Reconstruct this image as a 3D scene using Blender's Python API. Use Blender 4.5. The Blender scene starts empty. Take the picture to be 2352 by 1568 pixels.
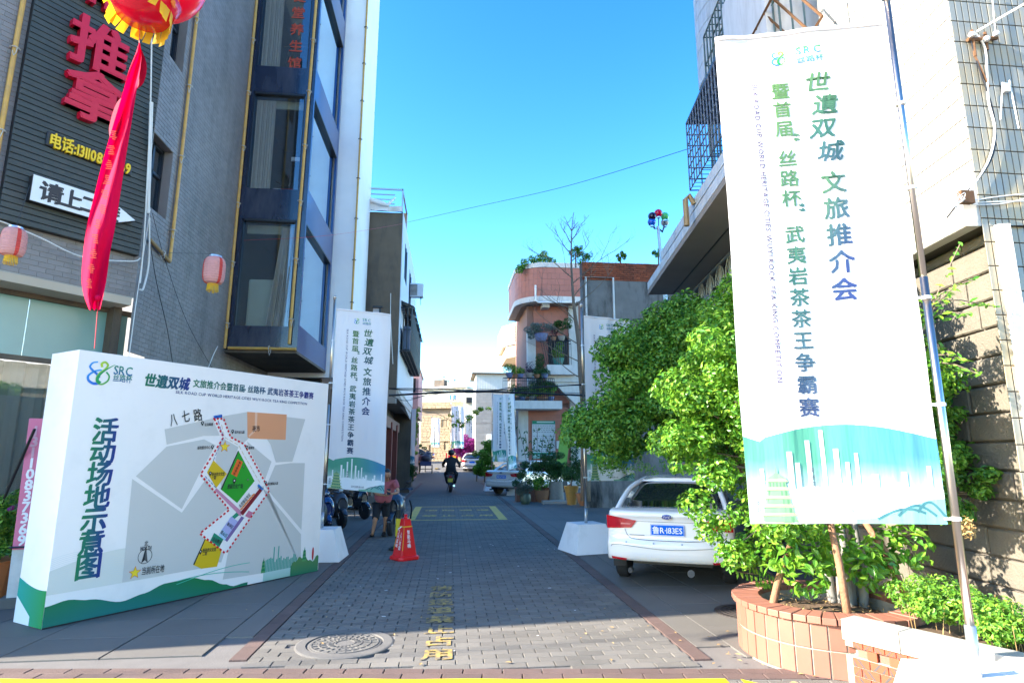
import bpy, bmesh, math, random
from mathutils import Vector, Matrix
random.seed(7)
S = bpy.context.scene
R = math.radians
# ---------------------------------------------------------------- camera, sky, sun, exposure
CAMH = 1.6
F, PITCH, YAW = 1386.0, R(10.8), R(5.87)      # focal length in units of a 2352-wide picture
cam = bpy.data.objects.new('camera', bpy.data.cameras.new('camera'))
S.collection.objects.link(cam); S.camera = cam
cam.location = (0, 0, CAMH)
cam.rotation_euler = (R(90) + PITCH, 0, -YAW)
cam.data.sensor_width = 36; cam.data.lens = 36 * F / 2352
cam.data.clip_start = .05; cam.data.clip_end = 3000
SUN_EL = R(28)
sun_dir = Vector((1, .12, 0)).normalized() * math.cos(SUN_EL) + Vector((0, 0, -math.sin(SUN_EL)))   # where the light travels
W = bpy.data.worlds.new('World'); S.world = W; W.use_nodes = True
nt = W.node_tree; bg = nt.nodes['Background']
sky = nt.nodes.new('ShaderNodeTexSky'); sky.sky_type = 'NISHITA'; sky.sun_disc = False
sky.sun_elevation = SUN_EL; sky.sun_rotation = math.atan2(-sun_dir.x, -sun_dir.y)
sky.air_density = 1.15; sky.dust_density = .5; sky.ozone_density = 2.2
hs = nt.nodes.new('ShaderNodeHueSaturation'); hs.inputs['Saturation'].default_value = 1.17
v1 = nt.nodes.new('ShaderNodeVectorMath'); v1.operation = 'SCALE'; v1.inputs['Scale'].default_value = .30
gm = nt.nodes.new('ShaderNodeGamma'); gm.inputs['Gamma'].default_value = 1.5
v2 = nt.nodes.new('ShaderNodeVectorMath'); v2.operation = 'SCALE'; v2.inputs['Scale'].default_value = 1 / .30
nt.links.new(sky.outputs[0], v1.inputs[0]); nt.links.new(v1.outputs[0], gm.inputs['Color']); nt.links.new(gm.outputs[0], v2.inputs[0])
nt.links.new(v2.outputs[0], hs.inputs['Color']); nt.links.new(hs.outputs[0], bg.inputs[0])
bg.inputs[1].default_value = .094
sl = bpy.data.lights.new('sun', 'SUN'); sl.energy = 3.4; sl.angle = R(.6); sl.color = (1, .91, .78)
so = bpy.data.objects.new('sun', sl); S.collection.objects.link(so)
so.rotation_euler = sun_dir.to_track_quat('-Z', 'Y').to_euler(); so.location = (-30, 0, 30)
S.view_settings.view_transform = 'Standard'; S.view_settings.look = 'None'
S.view_settings.gamma = 1; S.view_settings.use_curve_mapping = False
S.view_settings.exposure = 2.8
S.render.engine = 'CYCLES'
S.cycles.max_bounces = 7; S.cycles.transparent_max_bounces = 12; S.cycles.use_denoising = True
# ---------------------------------------------------------------- measuring helpers: a viewing ray meets a known plane
def ray(x, y):
    u = (x - 1176) / F; v = (784 - y) / F
    a, b, c = u, math.cos(PITCH) - v * math.sin(PITCH), math.sin(PITCH) + v * math.cos(PITCH)
    C_, S_ = math.cos(YAW), math.sin(YAW)
    return (a * C_ + b * S_, -a * S_ + b * C_, c)
def G(x, y, z=0):
    d = ray(x, y); t = (z - CAMH) / d[2]; return Vector((d[0] * t, d[1] * t, z))
def AY(x, y, Y):
    d = ray(x, y); t = Y / d[1]; return Vector((d[0] * t, Y, CAMH + d[2] * t))
def AX(x, y, X):
    d = ray(x, y); t = X / d[0]; return Vector((X, d[1] * t, CAMH + d[2] * t))
# ---------------------------------------------------------------- naming and linking
COL = S.collection
WROOT = {}
def tag(o, label=None, cat=None, group=None, kind=None):
    if label: o['label'] = label
    if cat: o['category'] = cat
    if group: o['group'] = group
    if kind: o['kind'] = kind
    return o
def adopt(o, parent):
    if parent is not None:
        o.parent = parent
        if parent.name in WROOT: o.matrix_parent_inverse = WROOT[parent.name]
    return o
def thing(name, label, cat, loc=(0, 0, 0), rz=0, group=None, world=False):
    """Empty at the base of a thing. world=True: its parts are given in world coordinates."""
    o = bpy.data.objects.new(name, None); COL.objects.link(o)
    o.location = loc; o.rotation_euler = (0, 0, rz); o.empty_display_size = .2
    if world: WROOT[o.name] = (Matrix.Translation(loc) @ Matrix.Rotation(rz, 4, 'Z')).inverted()
    return tag(o, label, cat, group)
KIDS = {}
def kids(o): return [c for c in list(S.objects) if c.parent == o]
def dup(root, loc=None, rz=None, scale=None, label=None, group=None):
    def cp(o, par):
        c = o.copy(); COL.objects.link(c)
        if par is not None: c.parent = par; c.matrix_parent_inverse = o.matrix_parent_inverse.copy()
        for k in tree[o.name]: cp(k, c)
        return c
    tree = {}
    def scan(o):
        tree[o.name] = list(o.children)
        for k in o.children: scan(k)
    scan(root)
    r = cp(root, None)
    if loc is not None: r.location = loc
    if rz is not None: r.rotation_euler = (0, 0, rz)
    if scale is not None: r.scale = (scale,) * 3 if not hasattr(scale, '__len__') else scale
    if label: r['label'] = label
    if group: r['group'] = group
    return r
# ---------------------------------------------------------------- materials
def lin(h):
    if isinstance(h, str):
        v = [int(h[i:i + 2], 16) / 255 for i in (0, 2, 4)]
        return tuple(c / 12.92 if c <= .04045 else ((c + .055) / 1.055) ** 2.4 for c in v)
    return tuple(h)
MATS = {}
def M(name, col, rough=.65, metal=0, var=.12, vs=3., isl=0, bump=0, bs=60, trans=0, dirt=None, da=0, ds=1.2, dr=(.45, .68), spec=.5, coat=0,
      attr=None, streak=False, wave=None, hue=0):
    if name in MATS: return MATS[name]
    m = bpy.data.materials.new(name); m.use_nodes = True; n = m.node_tree.nodes; l = m.node_tree.links
    b = n['Principled BSDF']; b.inputs['Roughness'].default_value = rough; b.inputs['Metallic'].default_value = metal
    b.inputs['Specular IOR Level'].default_value = spec; b.inputs['Coat Weight'].default_value = coat
    geo = n.new('ShaderNodeNewGeometry'); pos = geo.outputs['Position']
    if attr:
        c = n.new('ShaderNodeVertexColor'); c.layer_name = 'print'; col_out = c.outputs[0]
    else:
        c = n.new('ShaderNodeRGB'); c.outputs[0].default_value = (*lin(col), 1); col_out = c.outputs[0]
    if dirt is not None and da > 0:
        mp = n.new('ShaderNodeMapping'); mp.inputs['Scale'].default_value = (1, 1, .25) if streak else (1, 1, 1)
        l.new(pos, mp.inputs[0])
        t = n.new('ShaderNodeTexNoise'); t.inputs['Scale'].default_value = ds * (3 if streak else 1); t.inputs['Detail'].default_value = 7
        t.inputs['Roughness'].default_value = .65
        l.new(mp.outputs[0], t.inputs[0])
        r = n.new('ShaderNodeValToRGB'); r.color_ramp.elements[0].position = dr[0]; r.color_ramp.elements[1].position = dr[1]
        l.new(t.outputs[0], r.inputs[0])
        k = n.new('ShaderNodeMath'); k.operation = 'MULTIPLY'; k.inputs[1].default_value = da; l.new(r.outputs[0], k.inputs[0])
        x = n.new('ShaderNodeMix'); x.data_type = 'RGBA'; l.new(k.outputs[0], x.inputs[0]); l.new(col_out, x.inputs[6])
        x.inputs[7].default_value = (*lin(dirt), 1); col_out = x.outputs[2]
    h = n.new('ShaderNodeHueSaturation'); l.new(col_out, h.inputs['Color'])
    t = n.new('ShaderNodeTexNoise'); t.inputs['Scale'].default_value = vs; t.inputs['Detail'].default_value = 6; l.new(pos, t.inputs[0])
    a = n.new('ShaderNodeMath'); a.operation = 'MULTIPLY_ADD'; a.inputs[1].default_value = 2 * var; a.inputs[2].default_value = 1 - var
    l.new(t.outputs[0], a.inputs[0]); out = a.outputs[0]
    if isl:
        oi = n.new('ShaderNodeObjectInfo'); s = n.new('ShaderNodeMath'); s.operation = 'ADD'
        l.new(geo.outputs['Random Per Island'], s.inputs[0]); l.new(oi.outputs['Random'], s.inputs[1])
        fr = n.new('ShaderNodeMath'); fr.operation = 'FRACT'; l.new(s.outputs[0], fr.inputs[0])
        q = n.new('ShaderNodeMath'); q.operation = 'MULTIPLY_ADD'; q.inputs[1].default_value = 2 * isl; q.inputs[2].default_value = -isl
        l.new(fr.outputs[0], q.inputs[0]); w = n.new('ShaderNodeMath'); w.operation = 'ADD'; l.new(out, w.inputs[0]); l.new(q.outputs[0], w.inputs[1]); out = w.outputs[0]
        if hue:
            hq = n.new('ShaderNodeMath'); hq.operation = 'MULTIPLY_ADD'; hq.inputs[1].default_value = -2 * hue; hq.inputs[2].default_value = .5 + hue; l.new(fr.outputs[0], hq.inputs[0]); l.new(hq.outputs[0], h.inputs['Hue'])
    l.new(out, h.inputs['Value']); l.new(h.outputs[0], b.inputs['Base Color'])
    if bump:
        t2 = n.new('ShaderNodeTexNoise'); t2.inputs['Scale'].default_value = bs; t2.inputs['Detail'].default_value = 5; l.new(pos, t2.inputs[0])
        bp = n.new('ShaderNodeBump'); bp.inputs['Strength'].default_value = bump; bp.inputs['Distance'].default_value = .01
        l.new(t2.outputs[0], bp.inputs['Height']); l.new(bp.outputs[0], b.inputs['Normal'])
    if wave:                                                             # soft vertical folds in cloth
        mp = n.new('ShaderNodeMapping'); mp.inputs['Scale'].default_value = (wave, wave, wave * .12); l.new(pos, mp.inputs[0])
        t2 = n.new('ShaderNodeTexNoise'); t2.inputs['Scale'].default_value = 1; t2.inputs['Detail'].default_value = 3; l.new(mp.outputs[0], t2.inputs[0])
        bp = n.new('ShaderNodeBump'); bp.inputs['Strength'].default_value = .35; bp.inputs['Distance'].default_value = .04
        l.new(t2.outputs[0], bp.inputs['Height']); l.new(bp.outputs[0], b.inputs['Normal'])
    if trans:
        tr = n.new('ShaderNodeBsdfTranslucent'); l.new(h.outputs[0], tr.inputs[0]); mx = n.new('ShaderNodeMixShader'); mx.inputs[0].default_value = trans
        l.new(b.outputs[0], mx.inputs[1]); l.new(tr.outputs[0], mx.inputs[2]); l.new(mx.outputs[0], n['Material Output'].inputs[0])
    MATS[name] = m; return m
def glass(name, tint, refl=.08, clear=.8, rough=.02):
    m = bpy.data.materials.new(name); m.use_nodes = True; n = m.node_tree.nodes; l = m.node_tree.links; n.remove(n['Principled BSDF'])
    tr = n.new('ShaderNodeBsdfTransparent'); tr.inputs[0].default_value = (*tint, 1)
    df = n.new('ShaderNodeBsdfDiffuse'); df.inputs[0].default_value = (*[c * .06 for c in tint], 1)
    gl = n.new('ShaderNodeBsdfGlossy'); gl.inputs['Roughness'].default_value = rough; gl.inputs[0].default_value = (.95, .97, 1, 1)
    m1 = n.new('ShaderNodeMixShader'); m1.inputs[0].default_value = clear; l.new(df.outputs[0], m1.inputs[1]); l.new(tr.outputs[0], m1.inputs[2])
    fr = n.new('ShaderNodeLayerWeight'); fr.inputs[0].default_value = .25
    a = n.new('ShaderNodeMath'); a.operation = 'ADD'; a.use_clamp = True; a.inputs[1].default_value = refl; l.new(fr.outputs['Fresnel'], a.inputs[0])
    m2 = n.new('ShaderNodeMixShader'); l.new(a.outputs[0], m2.inputs[0]); l.new(m1.outputs[0], m2.inputs[1]); l.new(gl.outputs[0], m2.inputs[2])
    l.new(m2.outputs[0], n['Material Output'].inputs[0]); MATS[name] = m; return m
# ---------------------------------------------------------------- frames and mesh building
class Fr:
    """Local frame: u along a wall, v up, w out of the wall towards the viewer."""
    def __init__(s, o, u, v=(0, 0, 1), w=None):
        s.o = Vector(o); s.u = Vector(u).normalized(); s.v = Vector(v).normalized()
        s.w = Vector(w).normalized() if w is not None else s.u.cross(s.v)
    def __call__(s, u, v, w=0): return s.o + s.u * u + s.v * v + s.w * w
    def mat(s, u=0, v=0, w=0):
        m = Matrix((s.u, s.v, s.w)).transposed().to_4x4(); m.translation = s(u, v, w); return m
WF = Fr((0, 0, 0), (1, 0, 0), (0, 1, 0), (0, 0, 1))
class MB:
    def __init__(s): s.V = []; s.F = []; s.C = []
    def add(s, vs, fs, c=None):
        b = len(s.V); s.V += [tuple(v) for v in vs]; s.F += [tuple(b + i for i in f) for f in fs]
        s.C += [c] * len(vs)
        return s
    def box(s, x0, x1, y0, y1, z0, z1, fr=None, c=None):
        P = [(x0, y0, z0), (x1, y0, z0), (x1, y1, z0), (x0, y1, z0), (x0, y0, z1), (x1, y0, z1), (x1, y1, z1), (x0, y1, z1)]
        if fr: P = [fr(*p) for p in P]
        return s.add(P, [(0, 3, 2, 1), (4, 5, 6, 7), (0, 1, 5, 4), (1, 2, 6, 5), (2, 3, 7, 6), (3, 0, 4, 7)], c)
    def quad(s, *P, c=None): return s.add(P, [tuple(range(len(P)))], c)
    def prism(s, pts, h0, h1, fr=WF, c=None):
        n = len(pts); P = [fr(p[0], p[1], h0) for p in pts] + [fr(p[0], p[1], h1) for p in pts]
        return s.add(P, [tuple(range(n))[::-1], tuple(range(n, 2 * n))] + [(i, (i + 1) % n, n + (i + 1) % n, n + i) for i in range(n)], c)
    def tube(s, pts, r, n=8, cap=True, c=None):
        pts = [Vector(p) for p in pts]; rr = r if hasattr(r, '__len__') else [r] * len(pts)
        b = []; up = Vector((0, 0, 1))
        prev = None
        for i, p in enumerate(pts):
            d = (pts[min(i + 1, len(pts) - 1)] - pts[max(i - 1, 0)])
            if d.length < 1e-9: d = Vector((0, 0, 1))
            d.normalize()
            if prev is None: a = d.cross(up if abs(d.z) < .9 else Vector((1, 0, 0))).normalized()
            else: a = (prev - d * prev.dot(d)).normalized()
            prev = a; q = d.cross(a)
            b.append([p + (a * math.cos(t * 2 * math.pi / n) + q * math.sin(t * 2 * math.pi / n)) * rr[i] for t in range(n)])
        V = [v for ring in b for v in ring]; Fc = []
        for i in range(len(b) - 1):
            for j in range(n): Fc.append((i * n + j, i * n + (j + 1) % n, (i + 1) * n + (j + 1) % n, (i + 1) * n + j))
        if cap: Fc += [tuple(range(n))[::-1], tuple(range((len(b) - 1) * n, len(b) * n))]
        return s.add(V, Fc, c)
    def lathe(s, prof, cx=0, cy=0, cz=0, n=20, fr=None, c=None):
        V = []; Fc = []
        for r, z in prof:
            for j in range(n):
                t = j * 2 * math.pi / n; p = (cx + r * math.cos(t), cy + r * math.sin(t), cz + z); V.append(fr(*p) if fr else p)
        for i in range(len(prof) - 1):
            for j in range(n): Fc.append((i * n + j, i * n + (j + 1) % n, (i + 1) * n + (j + 1) % n, (i + 1) * n + j))
        Fc += [tuple(range(n))[::-1], tuple(range((len(prof) - 1) * n, len(prof) * n))]
        return s.add(V, Fc, c)
    def ball(s, c0, r, n=10, m=8, sq=(1, 1, 1), c=None):
        V = []; Fc = []
        for i in range(m + 1):
            a = math.pi * i / m
            for j in range(n):
                t = 2 * math.pi * j / n; V.append((c0[0] + r * sq[0] * math.sin(a) * math.cos(t), c0[1] + r * sq[1] * math.sin(a) * math.sin(t), c0[2] + r * sq[2] * math.cos(a)))
        for i in range(m):
            for j in range(n): Fc.append((i * n + j, i * n + (j + 1) % n, (i + 1) * n + (j + 1) % n, (i + 1) * n + j))
        return s.add(V, Fc, c)
    def chip(s, u0, u1, v0, v1, w0, w1, bv, fr=None, jit=0):
        """a tile: back rectangle, sides, bevelled proud face"""
        j = lambda: random.uniform(-jit, jit)
        P = [(u0, v0, w0), (u1, v0, w0), (u1, v1, w0), (u0, v1, w0), (u0, v0, w1 - bv), (u1, v0, w1 - bv), (u1, v1, w1 - bv), (u0, v1, w1 - bv),
             (u0 + bv, v0 + bv, w1 + j()), (u1 - bv, v0 + bv, w1 + j()), (u1 - bv, v1 - bv, w1 + j()), (u0 + bv, v1 - bv, w1 + j())]
        if fr: P = [fr(*p) for p in P]
        Fc = [(8, 9, 10, 11)]
        for i in range(4):
            k = (i + 1) % 4; Fc += [(i, k, 4 + k, 4 + i), (4 + i, 4 + k, 8 + k, 8 + i)]
        return s.add(P, Fc)
    def mesh(s, name, mat, smooth=False):
        me = bpy.data.meshes.new(name); me.from_pydata(s.V, [], s.F)
        if any(c is not None for c in s.C):
            a = me.color_attributes.new('print', 'FLOAT_COLOR', 'POINT')
            a.data.foreach_set('color', [x for c in s.C for x in ((*c, 1) if c is not None else (1, 1, 1, 1))])
        for mm in (mat if isinstance(mat, (list, tuple)) else [mat]): me.materials.append(mm)
        if smooth: me.polygons.foreach_set('use_smooth', [True] * len(me.polygons))
        me.update(); return me
    def build(s, name, mat, parent=None, smooth=False, kind=None, bevel=0, label=None, sub=0):
        o = bpy.data.objects.new(name, s.mesh(name, mat, smooth)); COL.objects.link(o); adopt(o, parent)
        if bevel:
            b = o.modifiers.new('bevel', 'BEVEL'); b.width = bevel; b.segments = 2; b.limit_method = 'ANGLE'
        if sub:
            b = o.modifiers.new('sub', 'SUBSURF'); b.levels = b.render_levels = sub
        return tag(o, label, None, None, kind)
_chips = {}
def chip_mesh(w, h, d, bv, mat, jit=0):
    k = (round(w, 3), round(h, 3), round(d, 3), round(bv, 4), mat.name)
    if k not in _chips: _chips[k] = MB().chip(-w / 2, w / 2, -h / 2, h / 2, -.0, d, bv).mesh('piece', mat)
    return _chips[k]
def tiles(name, fr, rects, d, bv, mats, parent, n=300, stuff_name=None, jit=0, tilt=0, prob=None):
    """rects = (u0,u1,v0,v1); the n that show largest become objects of their own, the rest one joined part"""
    camp = Vector((0, 0, CAMH))
    def size(r):
        c = fr((r[0] + r[1]) / 2, (r[2] + r[3]) / 2); dv = c - camp; L = dv.length
        fwd = Vector((math.sin(YAW), math.cos(YAW), 0))
        off = 0 if dv.dot(fwd) < .3 or abs(math.atan2(dv.cross(fwd).z, dv.dot(fwd))) > R(42) else 1
        return off * abs(dv.dot(fr.w)) / L / (L * L)
    mats = mats if isinstance(mats, (list, tuple)) else [mats]
    rs = sorted(rects, key=size, reverse=True)
    for r in rs[:n]:
        w, h = r[1] - r[0], r[3] - r[2]
        if w < .004 or h < .004: continue
        o = bpy.data.objects.new(name, chip_mesh(w, h, d, bv, mats[prob(r) if prob else random.randrange(len(mats))]))
        COL.objects.link(o)
        o.matrix_basis = fr.mat((r[0] + r[1]) / 2, (r[2] + r[3]) / 2, random.uniform(-jit, jit)) @ Matrix.Rotation(random.uniform(-tilt, tilt), 4, 'X') @ Matrix.Rotation(random.uniform(-tilt, tilt), 4, 'Y')
        adopt(o, parent)
    rest = rs[n:]
    if rest:
        for mi, mt in enumerate(mats):
            b = MB()
            for r in rest:
                if len(mats) > 1 and (prob(r) if prob else hash((round(r[0], 2), round(r[2], 2))) % len(mats)) != mi: continue
                if r[1] - r[0] < .004: continue
                k = random.uniform(-jit, jit); b.chip(r[0], r[1], r[2], r[3], 0, d + k, bv, fr)
            if b.V: b.build(stuff_name or name + '_field', mt, parent, kind='stuff')
def bond(u0, u1, v0, v1, tw, th, gap=.008, off=.5, holes=(), var=0):
    out = []; v = v0; k = 0
    while v < v1 - .01:
        a = u0 - (tw * off if k % 2 else 0); ve = min(v + th, v1) - gap
        while a < u1 - .01:
            w = tw * (1 + random.uniform(-var, var)) if var else tw
            x0, x1 = max(a, u0), min(a + w, u1) - gap
            if x1 - x0 > .02:
                segs = [(x0, x1)]
                for (hu0, hu1, hv0, hv1) in holes:
                    if ve > hv0 and v < hv1 and (v + ve) / 2 > hv0 and (v + ve) / 2 < hv1:
                        ns = []
                        for p, q in segs:
                            if q <= hu0 or p >= hu1: ns.append((p, q))
                            else:
                                if p < hu0: ns.append((p, hu0))
                                if q > hu1: ns.append((hu1, q))
                        segs = ns
                out += [(p, q, v, ve) for p, q in segs if q - p > .02]
            a += w
        v += th; k += 1
    return out
def holed(mb, fr, u0, u1, v0, v1, holes, w=0):
    """flat wall with rectangular openings"""
    us = sorted({u0, u1, *[max(u0, min(u1, h[i])) for h in holes for i in (0, 1)]}); vs = sorted({v0, v1, *[max(v0, min(v1, h[i])) for h in holes for i in (2, 3)]})
    for i in range(len(us) - 1):
        for j in range(len(vs) - 1):
            cu, cv = (us[i] + us[i + 1]) / 2, (vs[j] + vs[j + 1]) / 2
            if any(h[0] < cu < h[1] and h[2] < cv < h[3] for h in holes): continue
            mb.quad(fr(us[i], vs[j], w), fr(us[i + 1], vs[j], w), fr(us[i + 1], vs[j + 1], w), fr(us[i], vs[j + 1], w))
    return mb
# ---------------------------------------------------------------- lettering as flat print
_gl = {}
def glyph(ch, bold=0):
    if (ch, bold) in _gl: return _gl[(ch, bold)]
    c = bpy.data.curves.new('g', 'FONT'); c.body = ch; c.size = 1; c.offset = bold; c.resolution_u = 2; c.fill_mode = 'FRONT'
    o = bpy.data.objects.new('g', c); m = bpy.data.meshes.new_from_object(o)
    V = [(v.co.x, v.co.y) for v in m.vertices]; Fc = [tuple(p.vertices) for p in m.polygons]
    adv = None
    if V: x0, x1 = min(v[0] for v in V), max(v[0] for v in V)
    else: x0, x1 = 0, .25
    r = (V, Fc, x0, x1); _gl[(ch, bold)] = r
    bpy.data.objects.remove(o); bpy.data.curves.remove(c); bpy.data.meshes.remove(m)
    return r
class Print:
    """coloured flat print laid on a surface given by fn(u, v, layer) -> point"""
    def __init__(s, fn): s.fn = fn; s.mb = MB()
    def poly(s, pts, col, layer=1, tris=None):
        cf = col if callable(col) else (lambda u, v: col)
        b = len(s.mb.V)
        for u, v in pts: s.mb.V.append(tuple(s.fn(u, v, layer))); s.mb.C.append(cf(u, v))
        if tris: s.mb.F += [tuple(b + i for i in t) for t in tris]
        else: s.mb.F.append(tuple(b + i for i in range(len(pts))))
    def area(s, us, top, bot, col, layer=1, ny=1):
        """strip between two curves, sampled at us"""
        tp = top if callable(top) else (lambda u: top); bt = bot if callable(bot) else (lambda u: bot)
        P = []; T = []; n = len(us)
        for j in range(ny + 1):
            for u in us: P.append((u, bt(u) + (tp(u) - bt(u)) * j / ny))
        for j in range(ny):
            for i in range(n - 1): T.append((j * n + i, j * n + i + 1, (j + 1) * n + i + 1, (j + 1) * n + i))
        s.poly(P, col, layer, T)
    def ch(s, ch, cu, cv, size, col, bold=.012, rot=0, layer=2, wid=1., shear=0, center=True, cjk=None):
        V, Fc, x0, x1 = glyph(ch, 0)
        if not V: return x1 - x0
        k = size; wide = ord(ch) > 0x2000
        ox = (.5 if (wide and x1 - x0 > .3) else (x0 + x1) / 2) if center else 0; oy = .70 if ch in '“”' and rot else .38 if wide else .36
        c_, s_ = math.cos(rot), math.sin(rot)
        bo = bold * k; offs = [(0, 0)] if bold <= .004 else [(-bo, -bo), (bo, -bo * .3), (-bo * .3, bo), (bo, bo)]
        for q_, (dx, dy) in enumerate(offs):
            P = []
            for x, y in V:
                a, b = (x - ox) * k * wid + (y - oy) * k * shear + dx, (y - oy) * k + dy
                P.append((cu + a * c_ - b * s_, cv + a * s_ + b * c_))
            s.poly(P, col, layer + .12 * q_, Fc)
    def text(s, t, u, v, size, col, bold=.01, rot=0, layer=2, sp=1.0, wid=1., width=None, shear=0):
        """a line that starts at u, v (or is fitted to width) and runs along rot"""
        adv = []
        if not t: return
        for c in t:
            V, Fc, x0, x1 = glyph(c, 0)
            adv.append(.28 if c == ' ' else (1.0 if ord(c) > 0x2e80 else (x1 - x0) + .09))
        tot = sum(adv) * size * wid * sp
        if width:
            q = width / tot; sp *= q; wid *= min(1.1, q) if any(ord(c) > 0x2e80 for c in t) else min(1, q)
            if wid: sp /= (min(1.1, q) if any(ord(c) > 0x2e80 for c in t) else min(1, q))
        p = 0
        for c, a in zip(t, adv):
            st = a * size * wid * sp; m = p + st / 2
            if c != ' ': s.ch(c, u + m * math.cos(rot), v + m * math.sin(rot), size, col, bold, rot, layer, wid, shear)
            p += st
    def stroke(s, pts, ws, cols, layer=1, n=None):
        L = []; Rr = []; C = []
        for i, p in enumerate(pts):
            a = pts[max(i - 1, 0)]; b = pts[min(i + 1, len(pts) - 1)]; dx, dy = b[0] - a[0], b[1] - a[1]; q = math.hypot(dx, dy) or 1
            w = ws if not hasattr(ws, '__len__') else ws[0] + (ws[1] - ws[0]) * i / (len(pts) - 1) if len(ws) == 2 else ws[i]
            L.append((p[0] - dy / q * w, p[1] + dx / q * w)); Rr.append((p[0] + dy / q * w, p[1] - dx / q * w))
            t = i / (len(pts) - 1); C.append(tuple(cols[0][k] * (1 - t) + cols[1][k] * t for k in range(3)))
        b = len(s.mb.V)
        for i in range(len(pts)):
            for q in (L[i], Rr[i]): s.mb.V.append(tuple(s.fn(q[0], q[1], layer))); s.mb.C.append(C[i])
        for i in range(len(pts) - 1): s.mb.F.append((b + 2 * i, b + 2 * i + 1, b + 2 * i + 3, b + 2 * i + 2))
    def build(s, name, mat, parent, kind=None, label=None): return s.mb.build(name, mat, parent, kind=kind, label=label)
def spline(P, n=6):
    out = []
    P = [P[0]] + list(P) + [P[-1]]
    for i in range(1, len(P) - 2):
        for k in range(n):
            t = k / n; o = []
            for d in range(len(P[0])):
                a, b, c, e = P[i - 1][d], P[i][d], P[i + 1][d], P[i + 2][d]
                o.append(.5 * (2 * b + (c - a) * t + (2 * a - 5 * b + 4 * c - e) * t * t + (3 * b - a - 3 * c + e) * t ** 3))
            out.append(tuple(o))
    out.append(tuple(P[-2])); return out
def lerp3(a, b, t):
    t = max(0, min(1, t)); return tuple(a[i] + (b[i] - a[i]) * t for i in range(3))
# ---------------------------------------------------------------- materials
m_mortar = M('mortar', (.13, .12, .11), .9, var=.2, vs=6, bump=.3)
m_ground = M('asphalt_ground', (.11, .11, .115), .9, var=.2, vs=1.5, bump=.4)
m_pav = M('grey_paver', (.125, .114, .098), .85, var=.26, vs=1.3, isl=.16, bump=.5, bs=90, dirt=(.17, .152, .125), da=.5, ds=.9)
m_pavfar = M('far_paving', (.10, .093, .082), .85, var=.15, vs=2)
m_redpav = M('red_paver', (.105, .066, .055), .85, var=.2, vs=8, isl=.12, bump=.5, bs=90)
m_slab = M('granite_slab', (.135, .122, .104), .75, var=.32, vs=1.4, isl=.06, bump=.3, bs=140, dirt=(.065, .063, .06), da=.55, ds=.7)
m_yel = M('yellow_road_paint', (.85, .60, .0), .7, var=.12, vs=8)
m_yelw = M('worn_yellow_paint', (.42, .28, .06), .85, var=.3, vs=14, dirt=(.125, .112, .09), da=.97, ds=16, dr=(.40, .58))
m_yelb = M('yellow_box_paint', (.62, .42, .09), .8, var=.2, vs=6, dirt=(.3, .24, .12), da=.6, ds=5)
m_conc = M('cast_concrete', (.115, .108, .098), .85, var=.15, vs=5, bump=.3)
m_iron = M('manhole_iron', (.30, .28, .25), .6, .2, var=.2, vs=20, bump=.3)
m_irond = M('dark_manhole_iron', (.035, .028, .025), .6, .3)
m_btile = M('grey_wall_tile', (.215, .193, .185), .5, var=.12, vs=3, isl=.1, dirt=(.12, .112, .105), da=.65, ds=.7, streak=True)
m_grout = M('pale_grout', (.34, .32, .29), .9)
m_dgrout = M('dark_grout', (.045, .035, .022), .9)
m_slat = M('dark_green_slat', (.035, .042, .038), .55, var=.25, vs=3, isl=.06, dirt=(.075, .08, .075), da=.4, ds=2)
m_redled = M('red_sign_letter', (.58, .0, .03), .45, var=.1, vs=60)
m_black = M('black_plastic', (.012, .012, .013), .45)
m_white = M('white_sign', (.78, .78, .76), .5, var=.04)
m_ypipe = M('yellow_pipe', (.62, .34, .07), .5, var=.15, vs=8, dirt=(.35, .22, .1), da=.5, ds=6)
m_brpipe = M('brown_pipe', (.30, .19, .08), .6)
m_tie = M('frayed_tie', (.5, .47, .42), .9)
m_navy = M('navy_panel', (.006, .011, .035), .2, spec=.6, var=.3, vs=2, coat=.4, dirt=(.05, .055, .08), da=.7, ds=.8, streak=True)
m_blue = M('blue_aluminium', (.014, .05, .17), .3, var=.25, vs=2, coat=.3)
m_frame = M('black_frame', (.012, .014, .02), .35)
m_curt = M('grey_brown_curtain', (.62, .57, .50), .9, var=.15, vs=14)
m_curtg = M('green_grey_curtain', (.36, .37, .29), .9, var=.08)
m_sofa = M('cream_panel', (.55, .56, .42), .7)
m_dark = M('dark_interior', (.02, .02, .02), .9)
m_inter = M('room_wall', (.10, .10, .095), .9)
m_soff = M('beige_soffit', (.50, .40, .29), .8, var=.12, vs=2)
m_teal = M('frosted_teal_glass', (.20, .36, .33), .22, var=.12, vs=1.2, coat=.3)
m_wpaint = M('white_wall_paint', (.87, .83, .80), .7, var=.04, dirt=(.6, .6, .6), da=.3, ds=.6)
m_brown = M('brown_render', (.15, .112, .078), .95, var=.25, vs=2.5, bump=.5, bs=40, dirt=(.075, .065, .055), da=.8, ds=.7, streak=True)
m_steel = M('corrugated_steel', (.62, .66, .70), .45, var=.06, vs=3)
m_pink = M('pink_render', (.55, .33, .32), .85, var=.1)
m_pinkb = M('pink_brick', (.32, .17, .15), .85, var=.2, isl=.1)
m_wtile = M('white_facade_tile', (.40, .38, .335), .3, var=.05, vs=3, isl=.045, dirt=(.62, .5, .3), da=.18, ds=1.3)
m_wtile2 = M('ivory_strip_tile', (.25, .247, .21), .3, var=.08, vs=3, isl=.07, dirt=(.52, .34, .09), da=.5, ds=1.6)
m_stone = M('rough_granite_block', (.15, .13, .10), .9, var=.2, vs=8, isl=.08, bump=.9, bs=45)
m_stonej = M('stone_joint', (.11, .095, .08), .9)
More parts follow.
